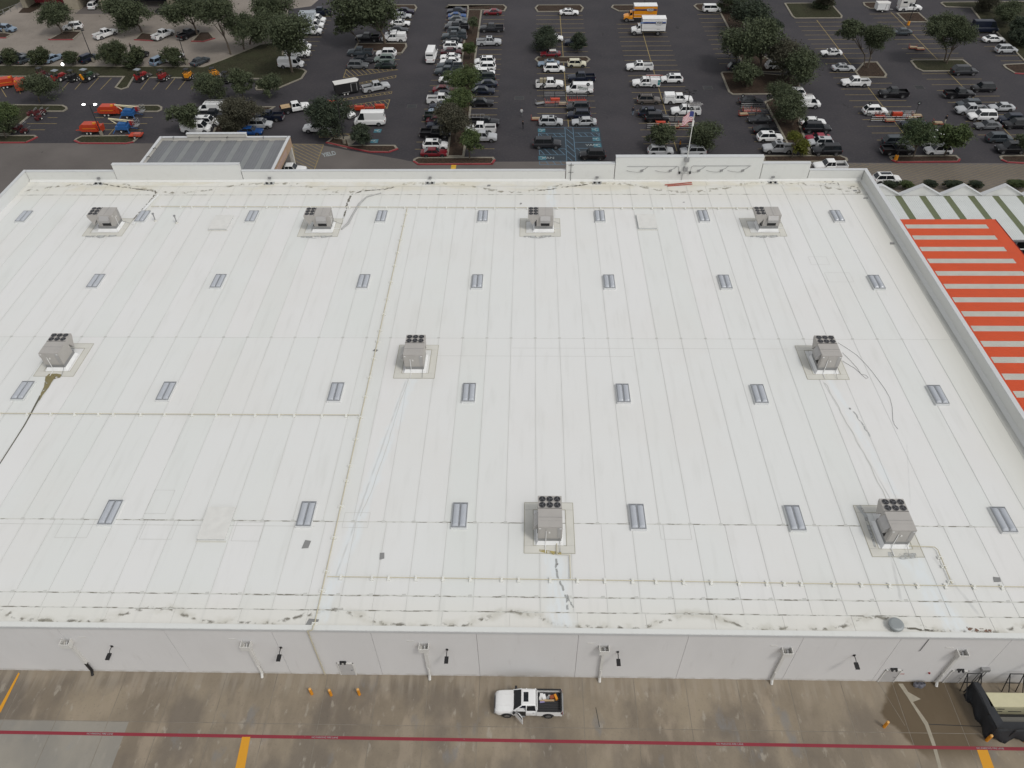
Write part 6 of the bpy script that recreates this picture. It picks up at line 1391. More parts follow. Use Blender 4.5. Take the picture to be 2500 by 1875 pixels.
def car_parts(kind):
    """list of (name, mesh, location, painted, subparts) for a vehicle whose nose points to +x"""
    if kind in PARTS: return PARTS[kind]
    L, Wd, Hh, hz, bz, cab, dz = VK[kind]; X_ = lambda f: L/2 - f*L; out = []; zb = .24 if L < 5.2 else .34
    if kind == 'boxtruck': zb = .55
    pick = kind == 'pickup'; boxy = kind in ('van','highvan','smallvan'); cut = kind in ('cutaway','boxtruck')
    r = {'boxtruck':.50}.get(kind, .33 if L < 5.0 else .38); wk = 't' if kind == 'boxtruck' else ('l' if L >= 5.0 else 's')
    fw, rw = X_(.185 if kind not in ('boxtruck','cutaway') else (.09 if kind == 'boxtruck' else .13)), X_(.79 if not cut else .80)
    f0, f1, r1, r0 = cab; end = .625 if pick else (r0 if cut else 1.0)
    st = [(X_(0.0), zb+.16, hz*.70, .80, 0), (X_(.012), zb+.06, hz*.86, .91, .0), (X_(.05), zb, hz*.95, .97, .02), (X_(.12), zb, hz, 1.0, .03), (X_(f0), zb, bz, 1.0, .02)]
    if end == 1.0: st += [(X_(.55), zb, bz+.01, 1.0, 0), (X_(r0 if not boxy else .9), zb, dz, 1.0, 0), (X_(.97), zb+.04, dz*.97, .95, 0), (X_(1.0), zb+.16, dz*.86, .84, 0)]
    else: st += [(X_(end), zb, bz, 1.0, 0)]
    out.append(('body', fix(body_loft(st, Wd).mesh('body', M_PAINT, angle=38)), True))
    # cabin shell with panes set into it
    wb, wt = Wd/2*.94, Wd/2*(.72 if not boxy else .84); zb_, zt = bz-.06, Hh
    if cut: wt = Wd/2*.80
    bl = [(X_(f0), wb*.95, zb_), (X_(f1), wt, zt-.05), (X_(r1), wt, zt-.05), (X_(r0), wb*.95, zb_)]
    c = MB(); V = []
    for s in (-1, 1): V += [(x, s*w, z) for x, w, z in bl]
    V += [(X_(f1)-.10, -wt*.82, zt), (X_(r1)+.12, -wt*.82, zt), (X_(r1)+.12, wt*.82, zt), (X_(f1)-.10, wt*.82, zt)]
    c.add(V, [(0,1,2,3),(7,6,5,4),(0,4,5,1),(3,2,6,7),(1,5,11,8),(2,9,10,6),(1,8,9,2),(5,6,10,11),(8,11,10,9)])
    out.append(('roof', fix(c.mesh('roof', M_PAINT, angle=20)), True))
    A = lambda i, s: (bl[i][0], s*bl[i][1], bl[i][2])
    out.append(('windscreen', window((A(0,-1), A(0,1), A(1,1), A(1,-1)), .03, .03, .02, .10).mesh('windscreen', M_GLASS), False))
    if not (kind == 'cutaway' or kind == 'boxtruck'): out.append(('rear_window', window((A(3,1), A(3,-1), A(2,-1), A(2,1)), .06, .06, .05 if not boxy else .30, .10 if not boxy else .45).mesh('rear_window', M_GLASS), False))
    # side glass between pillars: front and rear pane each side, cut along the roof line
    zlo, zhi = bz-.02, zt-.085
    def side_pt(x, z, s):
        t = (z-zb_)/(zt-.05-zb_); w = wb*.95+(wt-wb*.95)*t; return Vector((x, s*(w+.012), z))
    def xe(i0, i1, z):   # x on the slanted pillar line
        t = (z-zb_)/(zt-.05-zb_); return bl[i0][0]+(bl[i1][0]-bl[i0][0])*t
    fm = xe(0,1,zlo)-.13, xe(0,1,zhi)-.07; rm = xe(3,2,zlo)+.14, xe(3,2,zhi)+.10
    if kind in ('van','highvan','boxtruck','cutaway'): cuts = [(fm[0], fm[1], fm[1]-.62 if kind not in ('boxtruck',) else rm[1]+.05)]
    else:
        mid = (fm[1]+rm[1])/2 + (.05 if not pick else .0); cuts = [(fm[0], fm[1], mid+.04), 'rear']
    for s in (-1, 1):
        for cdef in cuts:
            if cdef == 'rear': q = [side_pt(mid-.04, zlo, s), side_pt(rm[0], zlo, s), side_pt(rm[1], zhi, s), side_pt(mid-.04, zhi, s)]
            else: q = [side_pt(cdef[0], zlo, s), side_pt(cdef[2], zlo, s), side_pt(cdef[2], zhi, s), side_pt(cdef[1], zhi, s)]
            n = Vector((0, s*.03, 0)); o = [p[:] for p in q] + [(p-n)[:] for p in q]
            out.append(('side_window', fix(MB().add(o, [(0,1,2,3),(4,5,1,0),(5,6,2,1),(6,7,3,2),(7,4,0,3)]).mesh('side_window', M_GLASS)), False))
    # arches, lamps, bumpers, mirrors
    ar = MB()
    for xw in (fw, rw):
        if pick and xw == rw: pass
        for s in (-1, 1):
            n = 12; P = [(xw+(r+.09)*math.cos(PI*k/n-.12*0), s*(Wd/2+.006), r+(r+.09)*math.sin(PI*k/n)) for k in range(n+1)] + [(xw-(r+.09), s*(Wd/2+.006), zb), (xw+(r+.09), s*(Wd/2+.006), zb)]
            Q = [(p[0], p[1]-s*.10, p[2]) for p in P]; m_ = len(P); ar.add(P+Q, [tuple(range(m_))] + [(k, (k+1)%m_, m_+(k+1)%m_, m_+k) for k in range(m_)])
    out.append(('wheel_arch', fix(ar.mesh('wheel_arch', M_DARK)), False))
    for s in (-1, 1):
        out.append(('headlight', MB().box(X_(.03), X_(.0)-.03, s*Wd*.34-.16, s*Wd*.34+.16, hz*.72, hz*.84).mesh('headlight', M_LAMP), False))
        if not cut: out.append(('tail_light', MB().box(X_(1)-.012, X_(.985), s*Wd*.40-.09, s*Wd*.40+.09, dz*.68, dz*.9).mesh('tail_light', M_TAIL), False))
        out.append(('mirror', MB().box(X_(f0)-.34, X_(f0)-.18, min(s*(Wd/2-.02), s*(Wd/2+.2)), max(s*(Wd/2-.02), s*(Wd/2+.2)), bz+.02, bz+.20).mesh('mirror', M_DARK if pick or cut else M_PAINT), not (pick or cut)))
    out.append(('grille', MB().box(X_(0)-.02, X_(0)+.015, -Wd*.26, Wd*.26, zb+.2, hz*.70).mesh('grille', M_DARK), False))
    for xw in (fw, rw):
        for s in (-1, 1):
            out.append(('wheel', (wk, (xw, s*(Wd/2-.10), r if wk != 's' else .33)), 'wheel'))
    if pick:
        bx0, bx1 = X_(.99), X_(.632); b_ = MB()
        for s in (-1, 1): b_.box(bx0, bx1, min(s*Wd/2*.90, s*Wd/2*.985), max(s*Wd/2*.90, s*Wd/2*.985), zb, 1.26)
        b_.box(bx0-.03, bx0+.06, -Wd/2*.90, Wd/2*.90, zb+.1, 1.25); b_.box(bx1-.07, bx1, -Wd/2*.90, Wd/2*.90, zb, 1.25)
        out.append(('bed', b_.mesh('bed', M_PAINT), True)); out.append(('bed_floor', MB().box(bx0+.061, bx1-.071, -Wd/2*.898, Wd/2*.898, .55, .80).mesh('bed_floor', M_DARK), False))
        out.append(('rear_bumper', MB().box(bx0-.16, bx0-.035, -Wd*.44, Wd*.44, zb+.08, zb+.26).mesh('rear_bumper', M_STEEL), False))
    if kind == 'boxtruck':
        x0, x1, bw = -L/2-.1, X_(.30), 1.25
        bxm = MB().box(x0, x1, -bw, bw, 1.15, 3.85)
        out.append(('cargo_box', bxm.mesh('cargo_box', M_PAINT), True))
        out.append(('box_roof', MB().box(x0-.02, x1+.02, -bw-.02, bw+.02, 3.853, 3.90).mesh('box_roof', M_WHITE), False))
        rb = MB()
        for z in (1.16, 1.85, 3.76): 
            for s in (-1, 1): rb.box(x0, x1, min(s*bw, s*(bw+.03)), max(s*bw, s*(bw+.03)), z, z+.07)
        out.append(('rub_rail', rb.mesh('rub_rail', M_OFFW), False)); out.append(('chassis', MB().box(x0+.1, X_(.05), -.5, .5, .62, 1.1).mesh('chassis', M_BLACK), False))
        out.append(('fuel_tank', MB().box(X_(.32), X_(.16), -1.12, 1.12, .45, .80).mesh('fuel_tank', M_STEEL), False)); out.append(('nose_cone', MB().box(x1-.2, x1+.04, -bw+.1, bw-.1, 3.0, 3.84).mesh('nose_cone', MT('box_front_grey',(.25,.26,.27),.5)), False))
    if kind == 'cutaway':
        x0, x1 = -L/2, X_(.375); out.append(('cargo_box', MB().box(x0, x1, -1.05, 1.05, .55, 2.75).mesh('cargo_box', MT('pale_box',(.50,.53,.55),.4)), False))
        out.append(('box_roof', MB().box(x0-.02, x1+.02, -1.07, 1.07, 2.752, 2.79).mesh('box_roof', MT('pale_box_roof',(.30,.33,.36),.4)), False))
    PARTS[kind] = out; return out
def extra(t, kind, ex, col):
    L, Wd, Hh = VK[kind][:3]; X_ = lambda f: L/2 - f*L; cab = VK[kind][5]
    if ex in ('sunroof', 'glassroof'):
        a, b_ = (X_(cab[1])-.25, X_(cab[1])-.95) if ex == 'sunroof' else (X_(cab[1])-.15, X_(cab[2])+.35)
        MB().box(b_, a, -.40, .40, Hh+.002, Hh+.018).build('sunroof', M_GLASS, t)
    if ex == 'crates':
        for i, x in enumerate((-.95, -1.75)): MB().box(x-.32, x+.32, -.05, .75, .81, 1.75).build('beige_crate', MT('beige_crate',(.30,.26,.18),.8), t)
        MB().tube([(-2.8,.4,1.5),(-.8,.4,1.55)], .06, 5).build('pipe_rack', M_STEEL, t)
    if ex == 'cap' or ex == 'camper': MB().yprism([(X_(.99),1.27),(X_(.635),1.27),(X_(.635),1.98),(X_(.985),1.98)][::-1], -.93, .93).build('bed_cap', M_WHITE, t, bevel=.03); MB().box(X_(.95), X_(.68), -.95, .95, 1.45, 1.52).build('cap_trim', M_STEEL, t)
    if ex in ('ladder', 'rack', 'tealtail', 'rackbars'):
        z = Hh+.22; x0, x1 = (X_(.95), X_(.35)) if kind != 'pickup' else (X_(.99), X_(.50))
        if ex == 'rackbars': z = Hh+.1; x0, x1 = X_(.82), X_(.45)
        rk = MB()
        for yy in (-.7, .7): rk.tube([(x0,yy,z),(x1,yy,z)], .03, 4)
        for i in range(5): xx = x0+(x1-x0)*i/4; rk.tube([(xx,-.72,z),(xx,.72,z)], .025, 4)
        for xx in (x0, x1):
            for yy in (-.7,.7): rk.tube([(xx,yy,1.27 if kind == 'pickup' else Hh-.05),(xx,yy,z)], .03, 4)
        rk.build('roof_rack', M_STEEL if ex != 'rackbars' else M_DARK, t)
        if ex == 'ladder':
            ld = MB()
            for yy in (.15,.5): ld.tube([(x0-.3,yy,z+.08),(x1+.2,yy,z+.08)], .03, 4)
            for i in range(11): xx = x0+(x1-x0)*i/10; ld.tube([(xx,.15,z+.08),(xx,.5,z+.08)], .02, 4)
            ld.build('ladder', MT('ladder_grey',(.35,.34,.33),.5,.4), t)
        if ex == 'tealtail':
            ld = MB()
            for yy in (-.3,.0): ld.tube([(x0-.5,yy,z+.08),(x1+.1,yy,z+.08)], .04, 4)
            ld.build('ladder', MT('ladder_red',(.34,.10,.07),.5), t)
            teal = MT('teal_panel',(.03,.20,.21),.4)
            for s in (-1, 1):
                MB().box(X_(.985), X_(.90), min(s*.992,s*1.0), max(s*.992,s*1.0), .62, 1.24).build('teal_panel', teal, t)
            MB().box(X_(.985),X_(.64),-.99,.99,1.27,1.72).build('tool_box', M_WHITE, t); MB().box(X_(.99),X_(.90),-.995,.995,1.30,1.70).build('teal_panel', teal, t)
            g = MT('grey_logo',(.10,.13,.13),.6); yy = 1.012
            MB().box(X_(.46),X_(.37),yy-.01,yy,.62,1.02).build('logo_block', g, t)
            text('Seresit', .52, g, t, (X_(.565), yy+.004, .82), (R(90), 0, R(180)), shear=.25)
    if ex == 'flatbed':
        fb = MB().box(X_(1.0),X_(.625),-1.05,1.05,.86,1.0); 
        for s in (-1,1): fb.box(X_(1.0),X_(.63),min(s*1.0,s*1.06),max(s*1.0,s*1.06),1.0,1.35)
        fb.build('flatbed', M_BLACK, t); MB().box(X_(.97),X_(.66),-.9,.9,1.29,1.40).build('plywood_load', M_WOOD, t)
        MB().prism([(X_(.95),-.5),(X_(.7),-.2),(X_(.68),.5),(X_(.9),.6)], 1.41, 1.5).build('plywood_sheet', M_WOOD, t)
    if ex == 'whitetop': MB().box(X_(cab[2])-.3, X_(cab[1])-.1, -.60,.60,Hh+.003,Hh+.02).build('soft_top', M_OFFW, t)
    if ex == 'camperbox':
        MB().yprism([(X_(1.0),1.28),(X_(.635),1.28),(X_(.62),2.15),(X_(.40),2.2),(X_(.38),3.0),(X_(1.0),3.0)][::-1], -1.1, 1.1).build('camper_shell', M_OFFW, t, bevel=.04)
        MB().box(X_(.9),X_(.72),1.105,1.12,2.1,2.5).build('side_window', M_GLASS, t); MB().box(X_(.9),X_(.72),-1.12,-1.105,2.1,2.5).build('side_window', M_GLASS, t)
    if ex == 'lettered':
        g = MT('van_letter_green',(.03,.07,.05),.6); yy = 1.018
        text('Silas', .62, g, t, (-.05, yy, 1.58), (R(90),0,R(180)), shear=.3, bold=.01); text('Home', .36, g, t, (-1.15, yy, 1.42), (R(90),0,R(180)), bold=.01); text('512 736 8179', .32, g, t, (-.75, yy, 1.12), (R(90),0,R(180)), bold=.008)
    if kind == 'boxtruck':
        yy = 1.285; bl_ = MT('stripe_blue',(.035,.09,.30),.5) if col == 'white' else MT('stripe_grey_purple',(.10,.08,.13),.5); dk = MT('stripe_navy',(.012,.02,.08),.5)
        lt = MT('stripe_pale',(.25,.35,.55),.5)
        # on the camera-facing side the truck nose is left
        MB().box(-3.95,1.95,yy-.004,yy,3.02,3.22).build('blue_stripe', bl_, t); MB().box(-3.95,1.95,yy-.004,yy+.001,2.82,3.01).build('dark_stripe', dk, t); MB().box(1.35,2.05,yy-.003,yy+.004,2.88,3.14).build('stripe_tip', lt, t)
        MB().box(-3.15,-1.55,yy+.002,yy+.010,2.70,3.32).build('name_board_edge', dk, t); MB().box(-3.08,-1.62,yy+.009,yy+.014,2.76,3.26).build('name_board', M_WHITE, t)
        text('PENSKE', .36, M_BLACK, t, (-2.35, yy+.022, 3.0), (R(90),0,R(180)), shear=.35, bold=.02)
        text('Truck Rental', .20, MT('small_print',(.12,.12,.13),.6), t, (-2.35, yy+.006, 2.45), (R(90),0,R(180))); text('PENSKE', .22, MT('small_print',(.12,.12,.13),.6), t, (-2.35, yy+.006, 1.55), (R(90),0,R(180)), shear=.3)
CARPROTO = {}
def make_car(kind, x, y, h, col, ex, lab):
    cat = {'pickup':'pickup truck','sedan':'car','coupe':'car','hatch':'car','suv':'SUV','bigsuv':'SUV','boxtruck':'box truck','cutaway':'box van'}.get(kind, 'van')
    t = empty({'pickup':'pickup_truck','boxtruck':'box_truck','sedan':'parked_car','coupe':'parked_car','hatch':'parked_car','suv':'parked_suv','bigsuv':'parked_suv'}.get(kind, 'parked_van'), lab, cat, (x, y, .012), R(h), 'vehicles parked round the store')
    c = PAINT[col]; lowkey = y > 185
    for p in car_parts(kind):
        if ex == 'flatbed' and p[0] in ('bed','bed_floor','rear_bumper'): continue
        if p[2] == 'wheel':
            wk, loc = p[1]; w = link('wheel', WH[wk][0], t, loc); link('rim', WH[wk][1], w)
            continue
        o = link(p[0], p[1], t)
        if p[2]: o.color = (*c, 1)
    extra(t, kind, ex, col); return t
for (kind, x, y, h, col, ex, lab) in CARS:
    hj = h + (rnd.uniform(-1.5, 1.5)); make_car(kind, x, y, hj, col, ex, lab)

# the open-door pickup on the service drive, built in more detail
tx, ty = TRUCKPOS
t = empty('pickup_truck', 'white pickup with driver door open on the service drive', 'pickup truck', (tx, ty, .016), PI)
L_, W_ = 5.85, 2.02
st = [(2.92,.50,.80,.74,0),(2.90,.42,.92,.84,0),(2.80,.36,1.04,.93,.01),(2.55,.34,1.12,.985,.03),(2.1,.34,1.17,1.0,.04),(1.38,.34,1.22,1.0,.04),(1.2,.34,1.25,1.0,.02),(-.73,.34,1.26,1.0,0)]
pb = link('body', fix(body_loft(st, W_).mesh('body', M_PAINT, angle=35)), t); pb.color = (*PAINT['white'], 1)
def seg(name, pts_, mat=M_PAINT, par=t, col='white', **k):
    o = pts_.build(name, mat, par, **k)
    if mat is M_PAINT: o.color = (*PAINT[col], 1)
    return o
# roof shell with pillars left open so that the cabin shows
rf = MB(); zt_ = 1.93
rf.add([(.62,-.74,zt_-.05),(.62,.74,zt_-.05),(-.62,.74,zt_-.05),(-.62,-.74,zt_-.05),(.50,-.62,zt_),(.50,.62,zt_),(-.52,.62,zt_),(-.52,-.62,zt_)], [(4,5,6,7),(0,1,5,4),(1,2,6,5),(2,3,7,6),(3,0,4,7),(3,2,1,0)])
seg('roof', rf, smooth=False)
for y_ in (-.45,-.22,0,.22,.45): seg('roof_rib', MB().box(-.50,.22,y_-.01,y_+.01,zt_+.002,zt_+.010))
def pillar(a, b_, w=.06): return MB().tube([a, b_], w, 4)
for s in (-1, 1):
    for nm, a, b_ in (('front_pillar',(1.32,s*.93,1.2),(.60,s*.74,zt_-.06)),('middle_pillar',(.22,s*.95,1.2),(.16,s*.75,zt_-.06)),('rear_pillar',(-.70,s*.95,1.2),(-.60,s*.74,zt_-.06))): seg(nm, pillar(a, b_, .055))
MB().add([(1.30,-.90,1.24),(1.30,.90,1.24),(.63,.72,zt_-.08),(.63,-.72,zt_-.08)], [(0,1,2,3)]).build('windscreen', M_GLASS, t)
MB().add([(-.70,.88,1.27),(-.70,-.88,1.27),(-.62,-.70,zt_-.08),(-.62,.70,zt_-.08)], [(0,1,2,3)]).build('rear_window', M_GLASS, t)
for s in (-1, 1):
    MB().add([(.16,s*.94,1.28),(-.62,s*.94,1.28),(-.56,s*.77,zt_-.12),(.12,s*.77,zt_-.12)], [(0,1,2,3)]).build('side_window', M_GLASS, t)
    if s == -1: MB().add([(1.18,s*.92,1.26),(.28,s*.94,1.26),(.24,s*.77,zt_-.12),(.62,s*.76,zt_-.12)], [(0,1,2,3)]).build('side_window', M_GLASS, t)
MB().box(.46,-.0+.86-.86,-.30,.30,zt_+.004,zt_+.02).build('sunroof', M_GLASS, t) if False else MB().box(.0,.42,-.42,.42,zt_+.004,zt_+.022).build('sunroof', M_GLASS, t)
sg = MB()
for y_ in (-.42,.42): sg.box(.15,.75,y_-.27,y_+.27,1.20,1.30); sg.box(.05,.18,y_-.27,y_+.27,1.25,1.75)
sg.build('seat', plain('seat_navy',(.02,.025,.05),.8), t); MB().box(1.0,1.22,-.85,.85,1.22,1.36).build('dashboard', M_DARK, t)
# driver side of the real truck faces the camera: after the half turn that is local +y
dr_ = MB().box(-1.0,0,-.05,.0,.45,1.22); d = seg('open_door', dr_, par=t, loc=(1.18,1.02,0), rz=R(-48))
fr_ = MB().tube([(-.02,-.02,1.22),(-.50,-.02,1.80),(-.92,-.02,1.80),(-1.0,-.02,1.22)], .035, 4); seg('window_frame', fr_, par=d)
MB().add([(-.08,-.02,1.24),(-.98,-.02,1.24),(-.90,-.02,1.77),(-.50,-.02,1.77)], [(0,1,2,3)]).build('window_pane', M_GLASS, d)
MB().box(-.12,.05,.02,.24,1.2,1.38).build('mirror', M_DARK, d)
MB().box(.24,1.16,.995,1.016,.42,1.24).build('door_opening', M_BLACK, t); MB().box(.3,1.1,1.0,1.12,.36,.44).build('door_sill', M_STEEL, t)
MB().box(1.0,1.2,-1.22,-1.0,1.2,1.4).build('mirror', M_DARK, t)
for x_ in (.22,-.66,): MB().box(x_-.006,x_+.006,1.002,1.014,.4,1.24).build('door_gap', M_DARK, t)
MB().box(-.52,-.36,1.012,1.03,1.02,1.07).build('handle', M_STEEL, t)
bd = MB()
for s in (-1, 1): bd.box(-2.90,-.74,min(s*.90,s*1.0),max(s*.90,s*1.0),.42,1.27)
bd.box(-2.93,-2.82,-.90,.90,.5,1.26); bd.box(-.80,-.735,-.90,.90,.5,1.27); seg('bed', bd)
MB().box(-2.819,-.801,-.899,.899,.60,.84).build('bed_floor', M_DARK, t)
for s in (-1, 1): MB().box(-2.88,-.76,s*.945-.075,s*.945+.075,1.272,1.30).build('rail_cap', M_DARK, t)
MB().box(-2.92,-2.80,-.9,.9,1.265,1.295).build('rail_cap', M_DARK, t)
for k in range(9): MB().box(-2.75,-.85,-.82+.2*k,-.74+.2*k,.841,.86).build('bed_rib', MT('bed_liner',(.03,.03,.032),.7), t)
for (x_, y_, w, l, z, m_) in ((-1.35,-.42,.16,.20,.25,M_WHITE),(-1.15,-.55,.14,.16,.22,M_WHITE),(-1.05,-.30,.12,.14,.18,M_OFFW),(-1.7,-.35,.12,.12,.2,M_STEEL),(-2.05,-.42,.18,.14,.22,MT('rust_tool',(.25,.06,.02),.7)),(-1.85,-.5,.1,.1,.15,M_OFFW),(-2.4,-.40,.10,.24,.3,M_YEL),(-1.2,.0,.2,.06,.1,MT('lilac_bit',(.25,.22,.4),.7))):
    tag(MB().box(-w,w,-l,l,0,z).build('cargo_item', m_, None, (tx-x_, ty-y_, .88), rnd.uniform(-.4,.4)), {M_WHITE:'white tub' ,M_OFFW:'pale jar',M_STEEL:'grey metal tool',M_YEL:'yellow tool case'}.get(m_, 'reddish tool' if w > .19 or x_ < -2 else 'small lilac packet') + f' lying in the pickup bed {"near the cab" if x_>-1.5 else "near the tailgate"}, {"larger" if w*l>.03 else "smaller"} one', 'tool', 'load in the pickup bed')
tag(MB().box(-.62,.62,-.08,.08,0,.06).build('lumber_board', M_WOOD, None, (tx+1.65, ty+.16, .875), .02), 'short yellow board lying across the pickup bed', 'board')
for xw in (1.86, -1.72):
    for s in (-1, 1):
        n = 12; P = [(xw+.50*math.cos(PI*k/n), s*1.014, .41+.48*math.sin(PI*k/n)) for k in range(n+1)]; Q = [(p[0], p[1]-s*.1, p[2]) for p in P]; m_ = len(P)
        fixm = fix(MB().add(P+Q, [tuple(range(m_))]+[(k,(k+1)%m_,m_+(k+1)%m_,m_+k) for k in range(m_)]).mesh('wheel_arch', M_DARK)); link('wheel_arch', fixm, t)
        w = link('wheel', WH['l'][0], t, (xw, s*.93, .40)); link('rim', WH['l'][1], w)
for s in (-1, 1):
    MB().add([(2.93,s*.55,.86),(2.80,s*.93,.86),(2.70,s*.95,1.02),(2.86,s*.55,1.03)], [(0,1,2,3)]).build('headlight', M_LAMP, t)
    MB().box(-2.95,-2.80,s*.95-.05,s*.95+.05,.78,1.18).build('tail_light', M_TAIL, t)
MB().box(2.88,2.99,-.85,.85,.42,.62).build('front_bumper', M_STEEL, t); MB().box(2.90,2.95,-.52,.52,.64,.98).build('grille', M_DARK, t); MB().box(-3.06,-2.94,-.92,.92,.45,.66).build('rear_bumper', M_STEEL, t)
for y_ in (-.5,.5): seg('hood_crease', MB().tube([(2.6,y_*.9,1.155),(1.5,y_,1.262)], .018, 4))

# ------------------------------------------------------------------ trees
def leaf_mat(name, a, bb):
    m, b = new_mat(name, 0.75, spec=0.25); oi = X.nt.nodes.new('ShaderNodeObjectInfo')
    n = noise(0.9, 4); c = mixc(sstep(n, .35, .65), a, bb); c = mixc(sstep(noise(5, 3), .5, .75) * .5, c, tuple(v*1.7 for v in bb)); setc(b, c); return m
LEAF = {'oak': leaf_mat('oak_leaves', (.044,.056,.030), (.074,.088,.046)), 'dark': leaf_mat('dark_leaves', (.028,.040,.026), (.048,.060,.036)), 'lime': leaf_mat('green_leaves', (.045,.066,.026), (.078,.102,.036)),
        'green': leaf_mat('mid_leaves', (.036,.056,.026), (.062,.082,.036)), 'brown': leaf_mat('brown_leaves', (.045,.045,.030), (.072,.068,.045)), 'yellow': leaf_mat('yellow_leaves', (.065,.075,.012), (.12,.125,.02)), 'bush': leaf_mat('verge_leaves', (.036,.048,.024), (.062,.072,.034))}
def crown_mesh(seed, n_clump, n_leaf, flat=.72, ls=.20):
    r_ = random.Random(seed); V = []; F = []
    lobes = [(Vector((r_.uniform(-.5,.5), r_.uniform(-.5,.5), r_.uniform(-.35,.5))), r_.uniform(.28,.56)) for _ in range(8)]
    cl = []
    while len(cl) < n_clump:
        L0, rr_ = r_.choice(lobes); d = Vector((r_.gauss(0,1), r_.gauss(0,1), r_.gauss(0,1))).normalized()
        if d.z < -.5 and r_.random() < .7: continue
        cl.append(L0 + d*rr_*r_.uniform(.55,1.12))
    per = n_leaf//n_clump
    for c in cl:
        s = r_.uniform(.08,.17)
        for _ in range(per):
            p = c + Vector((r_.gauss(0,s), r_.gauss(0,s), r_.gauss(0,s*.7)))
            n = Vector((r_.gauss(0,1), r_.gauss(0,1), r_.gauss(.5,1))).normalized(); a = n.orthogonal().normalized(); a = Matrix.Rotation(r_.uniform(0,6.28), 3, n) @ a; b_ = n.cross(a); k = ls*r_.uniform(.16,.34); o = len(V)
            for q in (a*k, b_*k*.6, -a*k, -b_*k*.6): V.append(((p+q).x, (p+q).y, (p+q).z*flat))
            F.append((o, o+1, o+2, o+3))
    me = bpy.data.meshes.new('crown'); me.from_pydata(V, [], F); me.update(); return me
CROWN = [crown_mesh(s, 190, 15000, ls=.155) for s in range(5)]
SMALL = [crown_mesh(s+20, 90, 7000, ls=.26) for s in range(3)]
def crown_for(kind, i, small):
    base = (SMALL if small else CROWN)[i % (3 if small else 5)]; key = (base.name, kind)
    if key not in crown_for.d:
        m = base.copy(); m.materials.clear(); m.materials.append(LEAF[kind]); crown_for.d[key] = m
    return crown_for.d[key]
crown_for.d = {}
for i, (kd, x, y, X2, z, r, lab) in enumerate(TREES):
    bush = kd == 'bush'; small = r < 2.6
    t = empty('oak_tree' if not ('shrub' in lab) else 'shrub', lab, 'tree' if 'shrub' not in lab else 'shrub', (x, y, .1), 0, 'oaks planted round the parking lot')
    dx = X2-x; hz = z-.1; tr = max(.10, r*.045)
    MB().tube([(0,0,0),(dx*.1,.02,hz*.30),(dx*.55,.1,hz*.62),(dx,.1,hz)], [tr*1.25, tr, tr*.8, tr*.4], 7).build('trunk', M_BARK, t)
    lm = MB(); r_ = random.Random(i)
    for k in range(5):
        a = k*1.3+i; lm.tube([(dx*.3,.05,hz*.42),(dx*.7+math.cos(a)*r*.3, math.sin(a)*r*.3, hz*.75),(dx+math.cos(a)*r*.65, math.sin(a)*r*.65, hz+r*.15)], [tr*.6,tr*.4,tr*.12], 5)
    lm.build('limb', M_BARK, t)
    c = link('crown', crown_for(kd, i, small), t, (dx, 0, hz), r_.uniform(0, 6.28)); vr = r*1.02; c.scale = (r*1.2, r*1.12, vr*1.4)
for (x, y, k, lab) in SHRUBS:
    t = empty('shrub', lab, 'shrub', (x, y+.8, 0), 0, 'shrubs behind the zigzag wall'); c = link('crown', crown_for('dark' if k == 'dark' else 'lime', 1, True), t, (0,0,.9)); c.scale = (1.5,.9,1.1)
    MB().tube([(0,0,0),(0,0,.8)], .06, 5).build('stem', M_BARK, t)

# ------------------------------------------------------------------ street lamps
def lamp_emit():
    m, b = new_mat('lit_lens', .3); b.inputs['Emission Color'].default_value = (1,.97,.92,1); b.inputs['Emission Strength'].default_value = 6.0; setc(b, (.9,.9,.9)); return m
M_LIT = lamp_emit()
for (x, y, z, arms, lit, lab) in LAMPS:
    t = empty('street_lamp', lab, 'street lamp', (x, y, .1), 0, 'street lamps of the parking lot'); z -= .1
    yel = 'yellow' in lab
    MB().cyl((0,0),.33,0,.85,12,.30).build('pedestal', M_YEL if yel else M_KERB, t); MB().tube([(0,0,.85),(0,0,z)], [.10,.07], 8).build('pole', M_DARK, t)
    for k in range(max(arms, 1)):
        a = {1:[PI/2],2:[.1,PI-.1],4:[.3,2.0,3.5,5.2]}[arms][k]; ex_, ey = math.cos(a)*(1.1 if arms > 1 else .5), math.sin(a)*(1.1 if arms > 1 else .5)
        MB().tube([(0,0,z-.1),(ex_*.8,ey*.8,z)], .04, 5).build('arm', M_DARK, t); h = MB().box(ex_-.28,ex_+.28,ey-.22,ey+.22,z-.05,z+.10).build('lamp_head', M_DARK, t)
        if lit: MB().tube([(ex_,ey-.1,z+.10),(ex_,ey-.1,z+.2),(ex_,ey-.1,z+.3)], [.30,.28,.1], 10).build('lit_lens', M_LIT, h)
t = empty('bright_spot_stand', 'bright white spot on an added stand between the machines on the verge', 'bright spot', (-103.6,168.0,0)); MB().tube([(0,0,0),(0,0,2.0)], .05, 5).build('stand', M_DARK, t); MB().tube([(0,-.1,1.95),(0,-.1,2.2),(0,-.1,2.45)], [.22,.30,.12], 10).build('lit_lens', M_LIT, t)  # glowing spot of unknown source; the stand is added to carry it

